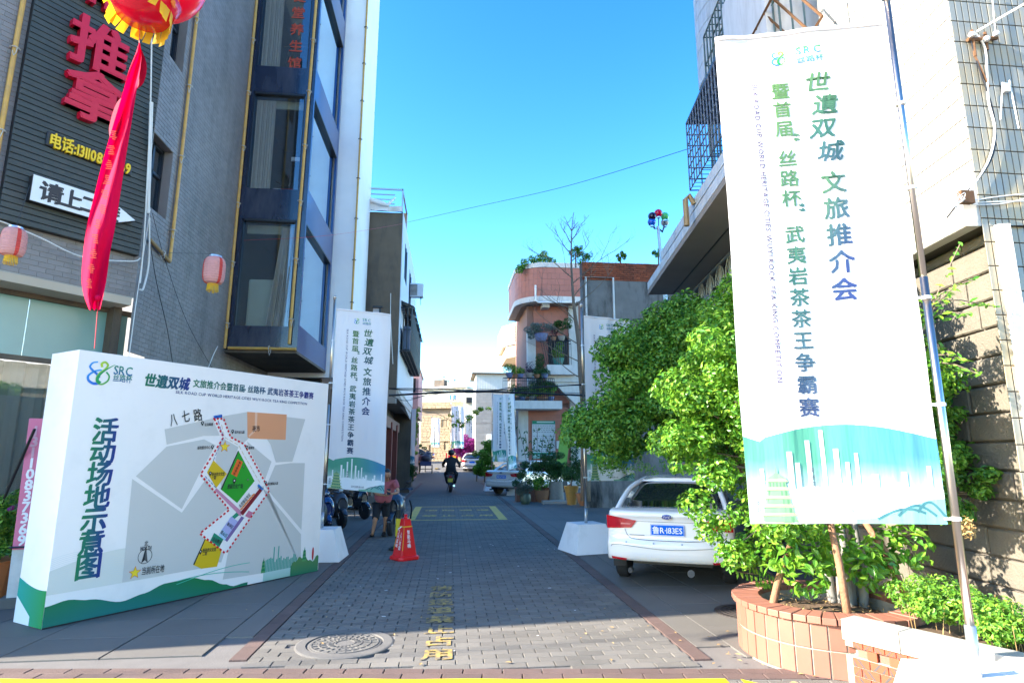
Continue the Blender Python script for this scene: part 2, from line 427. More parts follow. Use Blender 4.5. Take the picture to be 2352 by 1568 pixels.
m_red_t = M('terracotta_tile', (.25, .098, .064), .55, var=.14, vs=4, isl=.1, dirt=(.21, .115, .08), da=.6, ds=3)
m_gout = M('pale_tile_grout', (.33, .28, .22), .9)
m_granite = M('pale_granite', (.33, .31, .27), .7, var=.12, vs=70, bump=.3)
m_patt = M('orange_tile', (.27, .055, .022), .5, var=.08, isl=.06)
m_pattd = M('grey_chevron', (.05, .045, .045), .6)
m_soil = M('soil', (.09, .055, .03), .95, var=.4, vs=15, bump=1, bs=30)
m_litter = M('dry_leaf', (.38, .24, .09), .8, var=.3, isl=.3)
m_hbrick = M('salmon_house_tile', (.42, .15, .10), .6, var=.1, vs=3, isl=.06)
m_hgrout = M('house_grout', (.30, .15, .11), .9)
m_trim = M('ivory_trim', (.62, .58, .52), .7, var=.1, vs=4, dirt=(.4, .36, .3), da=.4, ds=2, streak=True)
m_stain = M('stained_concrete', (.20, .19, .175), .95, var=.3, vs=3, dirt=(.03, .03, .028), da=1, ds=.9, streak=True, bump=.5, bs=30)
m_oldbrick = M('old_red_brick', (.34, .085, .035), .9, var=.3, vs=7, isl=.2, dirt=(.07, .04, .03), da=.6, ds=1.5)
m_fascia = M('grey_fascia_tile', (.52, .52, .52), .5, var=.12, vs=2, isl=.08, dirt=(.3, .29, .27), da=.5, ds=2, streak=True)
m_soffd = M('brown_soffit', (.27, .225, .19), .8, var=.1)
m_screen = M('pale_green_ironwork', (.30, .36, .35), .5, var=.1)
m_cage = M('blue_grey_window_bars', (.07, .10, .16), .5, var=.2)
m_winblue = M('blue_window_film', (.02, .10, .35), .15, coat=.3)
m_rust = M('rusty_iron', (.12, .055, .02), .85, var=.4, vs=25)
m_wirew = M('white_cable', (.68, .66, .62), .5)
m_wire = M('black_cable', (.015, .015, .017), .55)
m_chrome = M('polished_steel_pole', (.60, .52, .45), .28, 1.0, var=.03)
m_galv = M('galvanised_sleeve', (.45, .47, .48), .4, .8)
m_box = M('white_base_board', (.84, .79, .76), .45, var=.03, dirt=(.5, .47, .43), da=.35, ds=3.5, dr=(.5, .72))
m_cloth = M('banner_cloth', (.80, .75, .73), .8, var=.03, vs=2, trans=.25, wave=9)
m_print = M('banner_print', None, .8, var=.02, trans=.12, attr=True, wave=9)
m_bprint = M('board_print', None, .55, var=.02, attr=True)
m_board = M('board_vinyl', (.86, .80, .76), .5, var=.03, vs=1.5, dirt=(.62, .59, .55), da=.3, ds=2, dr=(.52, .75))
m_rib = M('crimson_ribbon', (.72, .0, .06), .8, spec=.15, trans=.3, var=.06, vs=5, wave=14)
m_balloon = M('red_balloon', (.85, .003, .045), .22, trans=.25, var=.03, coat=.4)
m_fy = M('yellow_fringe', (.85, .50, .02), .7, trans=.4, var=.12)
m_fo = M('orange_fringe', (.95, .25, .01), .7, trans=.4, var=.12)
m_lant = M('faded_red_lantern_paper', (.75, .36, .32), .7, trans=.3, var=.16, vs=22)
m_lantr = M('red_lantern_stripe', (.75, .08, .06), .7, trans=.3)
m_foil = M('silver_cap', (.6, .6, .62), .3, .9)
m_carw = M('white_car_paint', (.76, .72, .68), .25, var=.03, vs=2, coat=.8, spec=.5)
m_carg = M('dark_car_glass', (.012, .016, .018), .04, spec=.9, coat=.5)
m_carb = M('black_car_paint', (.02, .02, .025), .2, coat=.8)
m_rub = M('rubber_tyre', (.015, .015, .016), .8)
m_rim = M('alloy_rim', (.35, .35, .36), .3, .8)
m_tail = M('red_lamp_glass', (.42, .004, .012), .12, coat=1)
m_tailw = M('clear_lamp_band', (.55, .12, .12), .15, coat=1)
m_plate = M('blue_number_plate', (.0, .12, .62), .7, spec=.15)
m_pwhite = M('white_print', (.8, .8, .8), .5)
m_pgrey = M('grey_print', (.22, .22, .23), .6)
m_pblack = M('black_print', (.015, .015, .02), .5)
m_ysign = M('yellow_print', (.85, .55, .01), .5)
m_scoot = M('dark_blue_scooter', (.025, .038, .06), .28, coat=.6)
m_mc = M('dark_metal', (.05, .05, .055), .4, .6)
m_chr = M('chrome', (.6, .6, .62), .15, 1)
m_skin = M('skin', (.46, .22, .12), .55, var=.06)
m_hair = M('black_hair', (.01, .009, .008), .6, var=.3, vs=60)
m_shirt = M('dusty_pink_tshirt', (.42, .10, .11), .85, var=.08, vs=6, bump=.3, bs=18)
m_short = M('black_shorts', (.012, .013, .018), .85)
m_shoe = M('black_shoe', (.015, .014, .014), .5)
m_cloths = M('black_jacket', (.012, .013, .016), .8)
m_plum = M('plum_shirt', (.20, .10, .15), .85)
m_cone = M('red_cone_plastic', (.78, .006, .008), .42, var=.05)
m_bollb = M('bollard_black', (.015, .015, .015), .6)
m_bolly = M('bollard_yellow', (.75, .55, .02), .6)
m_leafs = M('sunlit_leaf', (.15, .34, .03), .38, var=.22, vs=2.5, isl=.36, trans=.42, hue=.03)
m_leafd = M('deep_green_leaf', (.12, .29, .03), .45, var=.3, vs=1.8, isl=.45, trans=.32, hue=.03)
m_leafh = M('hedge_leaf', (.14, .31, .03), .4, var=.25, vs=5, isl=.4, trans=.4, hue=.03)
m_leafp = M('potted_leaf', (.035, .11, .02), .5, var=.3, vs=4, isl=.3, trans=.25)
m_leafg = M('bluish_leaf', (.12, .16, .13), .6, var=.2, isl=.2, trans=.2)
m_purple = M('bougainvillea_flower', (.30, .02, .22), .7, isl=.3, trans=.3)
m_bark = M('grey_bark', (.17, .13, .095), .9, var=.3, vs=9, bump=1, bs=25)
m_stake = M('brown_stake', (.23, .11, .055), .8, var=.35, vs=12, bump=.8, bs=40)
m_barkg = M('pale_grey_bark', (.20, .19, .17), .9, var=.2, vs=6)
m_terra = M('clay_pot', (.30, .14, .07), .8, var=.2)
m_ochre = M('ochre_glazed_pot', (.42, .22, .05), .4, var=.25, vs=9)
m_blupot = M('blue_white_pot', (.14, .17, .30), .35, var=.35, vs=30)
m_gpot = M('grey_stone_pot', (.26, .23, .19), .9, var=.2, vs=12)
m_green = M('green_signboard', (.01, .24, .14), .5)
m_gbanner = M('green_leaning_banner', (.16, .33, .05), .7)
m_redsign = M('red_signboard', (.55, .01, .03), .5)
m_farstone = M('sandy_stone_block', (.30, .235, .15), .9, var=.15, vs=4, isl=.12, bump=.9, bs=12)
m_farjoint = M('sandy_joint', (.19, .145, .10), .9)
m_blueg = M('grey_block_wall', (.27, .26, .24), .9, var=.15, vs=3, isl=.07)
m_pinksg = M('pink_post_face', (.68, .16, .27), .5, var=.06)
m_crims = M('crimson_post_side', (.38, .0, .05), .5)
m_oldw = M('weathered_white_post', (.62, .60, .56), .7, var=.12, vs=5, dirt=(.3, .28, .25), da=.5, ds=3)
m_globes = {k: M(k + '_globe', c, .25, coat=.5, trans=.2) for k, c in dict(red=(.8, .0, .05), green=(.12, .75, .22), blue=(.01, .16, .8), dark=(.025, .004, .035), white=(.6, .62, .6)).items()}
g_clear = glass('clear_window_glass', (.9, .93, .95), .05, .92)
g_sky = glass('mirror_window_glass', (.25, .35, .5), .72, .5, .015)
g_sky.node_tree.nodes['Glossy BSDF'].inputs[0].default_value = (.62, .84, 1, 1)  # blue of the reflected sky is put into the glossy tint
g_dark = glass('dark_window_glass', (.3, .35, .4), .18, .4)
# ---------------------------------------------------------------- ground, road, pavements
o = MB().quad((-400, -60, -.04), (400, -60, -.04), (400, 900, -.04), (-400, 900, -.04)).build('ground', m_ground); tag(o, kind='structure')
SL = R(-5.9); ul = Vector((math.cos(SL), math.sin(SL), 0)); FL = Fr((0, 5.06, 0), ul, (-ul.y, ul.x, 0), (0, 0, 1))    # far edge of the cross street, slightly skewed
def lineY(x): return 5.06 + math.tan(SL) * x
road = MB().quad((-1.74, 3, -.016), (2.14, 3, -.016), (2.14, 95, -.016), (-1.74, 95, -.016)).build('road', m_mortar); tag(road, kind='structure')
rects = []
for r in bond(-1.575, 1.995, 4.6, 27, .222, .111, .007, .5):
    if (r[2] + r[3]) / 2 > lineY((r[0] + r[1]) / 2) + .02 and math.hypot((r[0] + r[1]) / 2 + .87, (r[2] + r[3]) / 2 - 5.78) > .40: rects.append(r)
GF = Fr((0, 0, -.016), (1, 0, 0), (0, 1, 0), (0, 0, 1))
tiles('paver', GF, rects, .016, .004, m_pav, road, 300, 'paver_field', jit=.0016, tilt=.006)
MB().quad((-1.575, 27, -.002), (1.995, 27, -.002), (1.995, 95, -.002), (-1.575, 95, -.002)).build('far_road_surface', m_pavfar, road)
band = bond(0, .145, 0, 34, .145, .36, .006, 0)
for x0 in (-1.725, 2.0):
    rr = [(x0 + a, x0 + b, 4.72 + c, 4.72 + d) for a, b, c, d in band if 4.72 + c > lineY(x0) + .0]
    tiles('border_brick', GF, rr, .0165, .003, m_redpav, road, 60, 'border_brick_field', jit=.001)
cross = MB().quad(FL(-9, -9, -.016), FL(12, -9, -.016), FL(12, 0, -.016), FL(-9, 0, -.016)).build('cross_street', m_mortar); tag(cross, kind='structure')
FL2 = Fr(FL(0, 0, -.014), FL.u, FL.v, FL.w)
tiles('red_paver', FL2, bond(-4.5, 3.0, -.215, 0, .30, .107, .007), .0175, .004, m_redpav, cross, 60, jit=.0012)
tiles('grey_paver', FL2, bond(-4.5, 3.0, -1.4, -.222, .222, .105, .008), .015, .004, m_pav, cross, 240, 'grey_paver_field', jit=.0016)
P = Print(lambda u, v, l: FL(u, v, .003 + .002 * l))
us = [-5 + i * .12 for i in range(60)]
P.area(us, lambda u: -.232 + .006 * math.sin(u * 7), lambda u: -.372 + .008 * math.sin(u * 5 + 1), (.85, .60, 0))
P.area([2.19, 2.6, 3.2], lambda u: -.232 - (u - 2.19) * .9, lambda u: -.372 - (u - 2.19) * .9, (.85, .6, 0), 1)
tag(P.build('yellow_line', m_yel, cross))
# pavement slabs either side
left = MB().quad((-12, 5.5, -.016), (-1.74, 4.7, -.016), (-1.74, 95, -.016), (-12, 95, -.016)).build('left_pavement', m_mortar); tag(left, kind='structure')
rr = []
for r in bond(-1.98, -1.73, 4.9, 30, .25, 1.2, .006, 0) + bond(-2.78, -1.985, 5.0, 26, .795, .6, .006, 0) + bond(-3.6, -2.785, 5.0, 26, .81, .6, .006, 0) + bond(-6.6, -3.605, 5.1, 24, .75, .6, .006, 0):
    if r[2] > lineY(r[0]) - .0: rr.append(r)
tiles('paving_slab', GF, rr, .014, .002, m_slab, left, 300, 'paving_slab_field', jit=.001)
right = MB().quad((2.14, 4, -.016), (14, 3, -.016), (14, 95, -.016), (2.14, 95, -.016)).build('right_pavement', m_mortar); tag(right, kind='structure')
rr = []
for x0, x1, h in ((2.15, 2.45, 1.2), (2.455, 3.05, .9), (3.055, 3.65, .9), (3.655, 4.25, .9), (4.255, 5.4, .9), (5.405, 6.6, .9)):
    rr += [r for r in bond(x0, x1 + .005, 4.2, 26, 1.3, h, .006, 0) if r[2] > lineY(r[0]) - .35]
tiles('paving_slab', GF, rr, .014, .002, m_slab, right, 200, 'paving_slab_field', jit=.001)
# painted box and lettering
mk = Print(lambda u, v, l: Vector((u, v, .003 + .002 * l)))
for q in (((-1.04, 16.15), (1.55, 16.15), (1.55, 16.3), (-1.04, 16.3)), ((-1.04, 20.35), (1.55, 20.35), (1.55, 20.5), (-1.04, 20.5)), ((-1.04, 16.3), (-.84, 16.3), (-.84, 20.35), (-1.04, 20.35)), ((1.33, 16.3), (1.55, 16.3), (1.55, 20.35), (1.33, 20.35))):
    mk.poly(q, (.6, .4, .06))
for i, c in enumerate('消防通道'): mk.ch(c, -.5 + i * .52, 19.05, .42, (.6, .4, .06), .02, shear=0)
for i, c in enumerate('禁止占用'): mk.ch(c, -.5 + i * .52, 17.35, .44, (.6, .4, .06), .02)
mk.build('fire_lane_marking', m_yelb, road)
mk = Print(lambda u, v, l: Vector((u, v, .003 + .002 * l)))
for i, c in enumerate('消防通道禁止占用'): mk.ch(c, -.06, 7.95 - i * .365, .29, (.6, .4, .06), .03)
mk.build('painted_lettering', m_yelw, road)
# manholes
t = thing('manhole_cover', 'round concrete manhole cover with ringed pattern set in sunlit paving', 'manhole', (-.87, 5.78, 0), world=True)
MB().lathe([(.42, -.015), (.42, .004), (.405, .009), (.33, .009), (.325, -.004), (.3, -.004)], -.87, 5.78, 0, 40).build('frame_ring', m_conc, t)
b = MB().lathe([(.312, -.02), (.312, .003), (.30, .005)], -.87, 5.78, 0, 40); b.build('lid', m_conc, t)
b = MB()
for r in (.29, .225, .15, .09):
    b.lathe([(r, .004), (r, .010), (r - .012, .010), (r - .012, .004)], -.87, 5.78, 0, 40)
for k in range(22):
    a = k * math.pi / 11
    for r0, r1 in ((.10, .14), (.165, .21), (.235, .275)):
        p, q = Vector((math.cos(a), math.sin(a), 0)), Vector((-math.sin(a), math.cos(a), 0)); c0 = Vector((-.87, 5.78, 0))
        b.add([c0 + p * r0 - q * .007 + Vector((0, 0, z)) for z in (.004,)] + [c0 + p * r1 - q * .007 + Vector((0, 0, .004)), c0 + p * r1 + q * .007 + Vector((0, 0, .004)), c0 + p * r0 + q * .007 + Vector((0, 0, .004)),
               c0 + p * r0 - q * .007 + Vector((0, 0, .011)), c0 + p * r1 - q * .007 + Vector((0, 0, .011)), c0 + p * r1 + q * .007 + Vector((0, 0, .011)), c0 + p * r0 + q * .007 + Vector((0, 0, .011))],
              [(4, 5, 6, 7), (0, 1, 5, 4), (1, 2, 6, 5), (2, 3, 7, 6), (3, 0, 4, 7)])
b.build('raised_pattern', m_conc, t)
mx, my = G(1712, 1405)[:2]; mx += .02
t = thing('manhole_cover', 'dark iron manhole cover beside the terracotta planter', 'manhole', (mx, my, 0), world=True)
MB().lathe([(.33, -.01), (.33, .008), (.3, .008)], mx, my, 0, 32).build('lid', m_irond, t)
b = MB()
for r in (.28, .23, .18, .13, .08): b.lathe([(r, .007), (r, .014), (r - .02, .014), (r - .02, .007)], mx, my, 0, 32)
b.build('raised_pattern', m_irond, t)
b = MB()
for k in range(26):
    x, y = random.uniform(-1.4, 1.9), random.uniform(5.4, 13); s = random.uniform(.008, .02); a = random.uniform(0, 6.3)
    b.add([(x + math.cos(a + j * 1.57) * s * (1 if j % 2 else 1.8), y + math.sin(a + j * 1.57) * s, .003) for j in range(4)], [(0, 1, 2, 3)])
tag(b.build('pale_scraps', m_wirew), 'small pale scraps of litter scattered over the paving', 'litter', kind='stuff')
# litter leaves on the sunlit ground
b = MB()
for k in range(46):
    x, y = random.choice([(random.uniform(1.2, 3.0), random.uniform(4.5, 6.2)), (random.uniform(2.2, 2.9), random.uniform(4.3, 5.4)), (random.uniform(-2.6, 2), random.uniform(4.9, 7.5))])
    s = random.uniform(.012, .024); a = random.uniform(0, 6.3); z = random.uniform(.008, .014)
    c_, s_ = math.cos(a), math.sin(a)
    b.quad(*[(x + (p * c_ - q * s_) * s, y + (p * s_ + q * c_) * s, z + abs(q) * .008) for p, q in ((-1.3, 0), (0, .6), (1.3, 0), (0, -.6))])
tag(b.build('fallen_leaves', m_litter), 'scattered dry and green leaves lying on the sunlit paving', 'leaves', kind='stuff')
# ---------------------------------------------------------------- corner building with grey tiles, left of the street
P0 = Vector((-5.0, 9.79, 0)); dA = Vector((math.sin(R(37.7)), math.cos(R(37.7)), 0)); LA = 5.35
FA = Fr(P0 - dA * LA, dA); FB = Fr(P0, (0, 1, 0))
def onA(x, y, w=0):
    d = Vector(ray(x, y)); o = FA.o + FA.w * w; c = Vector((0, 0, CAMH)); t = (o - c).dot(FA.w) / d.dot(FA.w); p = c + d * t
    return (p - FA.o).dot(FA.u), p.z
LB = thing('corner_building', 'tall grey tiled corner building with dark slatted sign panel and blue glass bay', 'building', (-8, 10, 0), world=True)
TOP = 22.0; TT = 14.6  # untiled top is out of view, raised to shade the facades opposite
win = [(.02, .72, 5.62, 6.92), (.2, .72, 8.5, 9.9), (.2, .72, 11.6, 13.2)]
b = MB(); SZ = 4.05
holed(b, FA, -.6, LA, SZ, TOP, []); holed(b, FB, 0, 9, 3.2, TOP, win); holed(b, FB, .55, 4.0, 0, 3.2, [])
b.quad(FA(-.6, 0, 0), FA(-.6, 0, -9), FA(-.6, TOP, -9), FA(-.6, TOP, 0))
b.add([FA(-.6, TOP), P0 + Vector((0, 0, TOP)), Vector((-5, 18, TOP)), Vector((-14, 18, TOP)), Vector((-14, 9.3, TOP))], [(0, 1, 2, 3, 4)])
b.quad(Vector((-5, 18, 0)), Vector((-14, 18, 0)), Vector((-14, 18, TOP)), Vector((-5, 18, TOP)))
b.build('wall', m_grout, LB)
for h in win:                                                             # window reveals, frame and glass
    q = MB()
    for a, c in (((h[0], h[2]), (h[1], h[2])), ((h[1], h[2]), (h[1], h[3])), ((h[1], h[3]), (h[0], h[3])), ((h[0], h[3]), (h[0], h[2]))):
        q.quad(FB(a[0], a[1], 0), FB(c[0], c[1], 0), FB(c[0], c[1], -.28), FB(a[0], a[1], -.28))
    q.build('window_reveal', m_btile, LB)
    w = MB()
    for (u0, u1, v0, v1) in ((h[0], h[1], h[2], h[2] + .06), (h[0], h[1], h[3] - .06, h[3]), (h[0], h[0] + .05, h[2], h[3]), (h[1] - .05, h[1], h[2], h[3]), ((h[0] + h[1]) / 2 - .03, (h[0] + h[1]) / 2 + .03, h[2], h[3]), (h[0], h[1], h[2] + .75, h[2] + .80)):
        w.box(u0, u1, v0, v1, -.2, -.14, FB)
    wo = w.build('window', m_frame, LB)
    MB().box(h[0], h[1], h[2], h[3], -.185, -.175, FB).build('pane', g_dark, wo)
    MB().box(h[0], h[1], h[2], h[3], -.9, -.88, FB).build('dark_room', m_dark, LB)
sgu0 = onA(20, 512)[0]; sg = (3.50, 5.30, 4.72, 14.2)                     # slatted panel
ra = [r for r in bond(2.0, LA, SZ + .02, TT, .205, .0745, .006, .5, holes=[sg])]
rb = [r for r in bond(0.005, 8.9, 3.2, TT, .205, .0745, .006, .5, holes=win)] + [r for r in bond(.55, 3.95, .0, 3.2, .205, .0745, .006, .5)]
tiles('wall_tile', FA, ra, .008, .002, m_btile, LB, 150, 'wall_tile_field', jit=.0012)
tiles('wall_tile', FB, rb, .008, .002, m_btile, LB, 150, 'wall_tile_field', jit=.0012)
# lower storey: beige soffit, teal glass band, curtained shop window
b = MB(); b.box(-.6, LA - .02, SZ - .12, SZ, -.62, .0, FA); b.build('soffit', m_soff, LB)
b = MB(); b.box(-.6, LA + .28, 3.86, 3.93, -.60, -.47, FA); b.build('transom_rail', m_brown, LB)
gl = []
for k in range(3):
    u0 = LA + .2 - (k + 1) * 1.35; o = MB().box(u0 + .005, u0 + 1.345, 3.02, 3.86, -.56, -.52, FA).build('teal_pane', m_teal, LB)
b = MB(); b.box(-.6, LA + .2, 2.95, 3.02, -.57, -.50, FA); b.build('sill_rail', m_brown, LB)
b = MB(); N = 90
for i in range(N):
    u0 = -.6 + (LA + .7) * i / N; u1 = -.6 + (LA + .7) * (i + 1) / N
    f = lambda u: -.72 + .05 * math.sin(u * 21) + .025 * math.sin(u * 47)
    b.quad(FA(u0, 0, f(u0)), FA(u1, 0, f(u1)), FA(u1, 2.95, f(u1)), FA(u0, 2.95, f(u0)))
b.build('curtain', m_curtg, LB, smooth=True)
MB().box(-.6, LA + .18, .25, 2.95, -.56, -.545, FA).build('shop_window', g_clear, LB)
MB().box(-.6, LA + .2, 0, .25, -.62, -.45, FA).build('plinth', m_conc, LB)
MB().box(LA - .12, LA + .0, 0, SZ - .12, -.75, -.30, FA).build('corner_post', m_brown, LB)
# dark slatted sign panel
pn = thing('sign_panel', 'dark green slatted sign panel with large red characters on the corner building', 'sign', FA(4.4, 4.72, .1), world=True)
MB().box(sg[0], sg[1], sg[2], sg[3], .0, .10, FA).build('backing', m_black, pn)
FS = Fr(FA(0, 0, .10), FA.u)
tiles('slat', FS, [(sg[0], sg[1], sg[2] + k * .088, sg[2] + (k + 1) * .088 - .007) for k in range(int((sg[3] - sg[2]) / .088))], .02, .007, m_slat, pn, 120, jit=.002)
def solid_text(ch, fr, u, v, size, d0, d1, mat, name, parent, bold=.03, wid=1.):
    V, Fc, x0, x1 = glyph(ch, 0); bo = bold * .5; n0 = len(V); V0, F0 = V, Fc; V, Fc = [], []
    for q_, (dx, dy) in enumerate(((-bo, -bo), (bo, -bo), (bo, bo), (-bo, bo), (0, 0))):
        V = V + [(a + dx, b_ + dy, q_) for a, b_ in V0]; Fc = Fc + [tuple(i + n0 * q_ for i in f) for f in F0]
    bm = bmesh.new()
    ox = .5 if ord(ch) > 0x2e80 else (x0 + x1) / 2
    vs = [bm.verts.new(fr(u + (x - ox) * size * wid, v + (y - .38) * size, d1 + .0012 * q_)) for x, y, q_ in V]
    for f in Fc:
        try: bm.faces.new([vs[i] for i in f])
        except ValueError: pass
    g = bmesh.ops.extrude_face_region(bm, geom=bm.faces[:])
    for e in g['geom']:
        if isinstance(e, bmesh.types.BMVert): e.co -= fr.w * (d1 - d0)
    bmesh.ops.recalc_face_normals(bm, faces=bm.faces[:])
    me = bpy.data.meshes.new(name); bm.to_mesh(me); bm.free(); me.materials.append(mat)
    o = bpy.data.objects.new(name, me); COL.objects.link(o); adopt(o, parent); return o
for ch, px, py, sz in (('痛', 236, -35, .86), ('推', 230, 112, .84), ('拿', 218, 226, .84)):
    u, v = onA(px, py, .2); solid_text(ch, FA, u, v, sz, .13, .24, m_redled, 'character', pn, bold=.045)
u0, v0 = onA(112, 318, .15); u1, v1 = onA(300, 383, .15)
dots = '电话:13110837369'
cur = u0; adv = []
for c in dots:
    V, Fc, x0, x1 = glyph(c, 0); adv.append(1.0 if ord(c) > 0x2e80 else (x1 - x0) + .12)
k = (u1 - u0) / sum(adv)
for c, a in zip(dots, adv):
    solid_text(c, FA, cur + a * k / 2, (v0 + v1) / 2 - .03, .235, .13, .175, m_ysign, 'telephone_character', pn, bold=.05, wid=k / .235)
    cur += a * k
b = MB(); b.box(u0 - .03, u1 + .03, (v0 + v1) / 2 - .13, (v0 + v1) / 2 + .09, .115, .15, FA); b.build('telephone_backing', m_black, pn, bevel=.02)
ta, tb = onA(75, 402, .2); tc, td = onA(69, 461, .2); te, tf = onA(307, 513, .2)
m_ = (tb + td) / 2; hh = (tb - td) / 2; uh = onA(226, 444, .2)[0]
ar = thing('arrow_sign', 'white arrow-shaped light box with black characters pointing right on the dark panel', 'sign', FA(ta, m_, .12), world=True)
pts = [(ta, m_ - hh), (uh, m_ - hh), (uh, m_ - hh * 1.45), (te, m_ - .02), (uh, m_ + hh * 1.45), (uh, m_ + hh), (ta, m_ + hh)]
MB().prism(pts, .125, .24, FA).build('arrow_body', m_white, ar)
MB().prism([(p[0] + (.012 if i in (3,) else 0) * 1, p[1]) for i, p in enumerate(pts)], .12, .232, Fr(FA(-.006, -.006, 0), FA.u)).build('arrow_side', m_black, ar)
pr = Print(lambda u, v, l: FA(u, v, .2415 + .001 * l))
for i, c in enumerate('请上二楼'): pr.ch(c, ta + .23 + i * (te - ta - .35) / 4.0, m_ - .0, .30, (.01, .01, .015), .035)
pr.build('lettering', m_pblack, ar)
# yellow conduit pipes
def pipe(label, pts, r, mat, wrap=True, name='wall_pipe'):
    t = thing(name, label, 'pipe', pts[-1], world=True)
    MB().tube(pts, r, 8).build('pipe_run', mat, t)
    L = (Vector(pts[0]) - Vector(pts[-1])).length; n = max(1, int(L / 1.25)); p0, p1 = Vector(pts[0]), Vector(pts[-1])
    for k in range(n):
        c = p0.lerp(p1, (k + .6) / n); q = MB(); d = (p1 - p0).normalized()
        ring = [c + (d.orthogonal() * math.cos(a) + d.cross(d.orthogonal()) * math.sin(a)) * (r + .008) for a in [j * math.pi / 4 for j in range(9)]]
        q.tube(ring, .009, 4)
        if wrap:
            s = random.uniform(-1, 1); q.tube([c, c + Vector((.05, -.03, -.02)), c + Vector((.06 + .02 * s, -.05, -.10)), c + Vector((.03, -.05, -.14 + .03 * s)), c + Vector((.0, -.04, -.06))], .006, 4)
        q.build('tie', m_tie if wrap else m_black, t)
    return t
def PB(x, y, w=.05):
    p = AX(x, y, -5 + w); return p
uA, vA = onA(2, 300, .05); p1 = FA(uA, 4.2, .05); pipe('yellow pipe up the tiled wall left of the dark sign panel', [FA(uA, 13, .05), p1], .032, m_ypipe)
p = PB(390, 600); pipe('yellow pipe on the grey wall between the sign panel and the bay', [Vector((p.x, p.y, 13.5)), p], .030, m_ypipe)
pipe('short brown pipe running level below the dark sign panel', [Vector((-4.94, 9.95, p.z + .12)), p + Vector((0, 0, -.01))], .03, m_brpipe)
# ---------------------------------------------------------------- glass bay
BY, BX, BZ = 13.76, -3.44, 3.93
BE = 17.0
FF = Fr((-5, BY, 0), (1, 0, 0)); FS2 = Fr((BX, BY, 0), (0, 1, 0)); BW = BX + 5
def zf(y): return AY(600, y, BY).z
bay = thing('glass_bay', 'projecting dark navy and blue framed glass bay with curtained windows above street', 'bay window', (-4.2, BY, BZ), world=True)
fw = [(zf(748), zf(502)), (zf(432), zf(210)), (zf(150), zf(-90)), (zf(-150), zf(-400))]
sw = [(a + .05, b_ - .02) for a, b_ in fw]
b = MB(); b.box(.0, .14, BZ, 16, -.1, 0, FF); b.box(BW - .2, BW, BZ, 16, -.1, 0, FF)
b.build('front_mullion', m_navy, bay)
lo = BZ
for a, c in fw:
    MB().box(.14, BW - .2, lo, a, -.08, -.015, FF).build('spandrel_panel', m_navy, bay)
    MB().box(.14, BW - .2, a, c, -.10, -.085, FF).build('window_pane', g_clear, bay)
    w = MB(); w.box(.14, BW - .2, c - .05, c, -.12, -.02, FF); w.box(.14, .17, a, c, -.12, -.02, FF); w.box(BW - .23, BW - .2, a, c, -.12, -.02, FF); w.build('window_frame', m_frame, bay)
    lo = c
b = MB()
for u0, u1 in ((0.003, .1), (BE - BY - .16, BE - BY)): b.box(u0, u1, BZ, 16, -.06, .004, FS2)
b.build('side_mullion', m_blue, bay)
lo = BZ
for a, c in sw:
    MB().box(.1, BE - BY - .16, lo, a, -.06, 0, FS2).build('side_spandrel', m_blue, bay)
    MB().box(.1, BE - BY - .16, a, c, -.12, -.10, FS2).build('side_pane', g_sky, bay)
    MB().box(.1, BE - BY - .16, c - .05, c, -.14, -.0, FS2).build('side_head', m_frame, bay)
    lo = c
# rooms behind: floors, back wall, curtains
b = MB()
for z in [BZ] + [c + .06 for a, c in fw]: b.box(0, BW - .13, z, z + .12, -3.1, -.13, FF)
b.build('floor_slab', m_inter, bay)
b = MB(); b.box(-1.6, BW - .4, BZ, 16, -3.2, -3.1, FF); b.box(.0, .03, BZ, 16, -3.1, -.13, FF); b.build('room_back', m_inter, bay)
b = MB(); b.box(0, BW, BZ - .06, BZ, -BE + BY, 0, FF); b.build('bay_underside', m_brown, bay)
def curtain(u0, u1, z0, z1, fl=0):
    b = MB(); N = 44
    f = lambda i: -.26 + .035 * math.sin(i * 1.15) + .015 * math.sin(i * 2.9)
    for i in range(N):
        t0, t1 = i / N, (i + 1) / N; ub = lambda t: u0 + (u1 - u0) * t; ut = lambda t: u0 + fl + (u1 - u0 - fl) * t
        b.quad(FF(ub(t0), z0, f(i)), FF(ub(t1), z0, f(i + 1)), FF(ut(t1), z1, f(i + 1) * .9), FF(ut(t0), z1, f(i) * .9))
    b.build('curtain', m_curt, bay, smooth=True)
curtain(.75, 1.28, fw[0][0] + .03, fw[0][1] - .12, .25); curtain(.17, .62, fw[1][0] + .02, fw[1][1] - .1); curtain(.17, .62, fw[2][0], fw[2][1]); curtain(.17, .6, fw[3][0], fw[3][1])
for i in (0, 1): MB().box(.17, BW - .25, fw[i][1] - .26, fw[i][1] - .05, -.34, -.30, FF).build('pelmet', m_curtg, bay)
MB().box(.24, .98, fw[0][0] + .02, fw[0][0] + 1.22, -.55, -.45, FF).build('cream_board', m_sofa, bay, bevel=.05)
MB().box(.78, 1.1, fw[1][0] + .0, fw[1][0] + .25, -.6, -.5, FF).build('red_bag', m_redsign, bay, bevel=.03)
MB().box(.62, .82, fw[1][0] + .0, fw[1][0] + .22, -.5, -.45, FF).build('white_cushion', m_white, bay, bevel=.03)
MB().box(.98, 1.18, fw[1][0] + 1.0, fw[1][0] + 1.1, -.6, -.55, FF).build('wall_box', m_white, bay)
b = MB(); b.tube([FF(.62, fw[1][0] + .5, -.7), FF(1.15, fw[1][0] + .15, -.7)], .02, 6); b.tube([FF(.7, fw[1][0] + .1, -.7), FF(.95, fw[1][0] + .45, -.7)], .015, 6); b.tube([FF(.62, fw[2][0] + .9, -.5), FF(1.3, fw[2][0] + .95, -.5)], .018, 6)
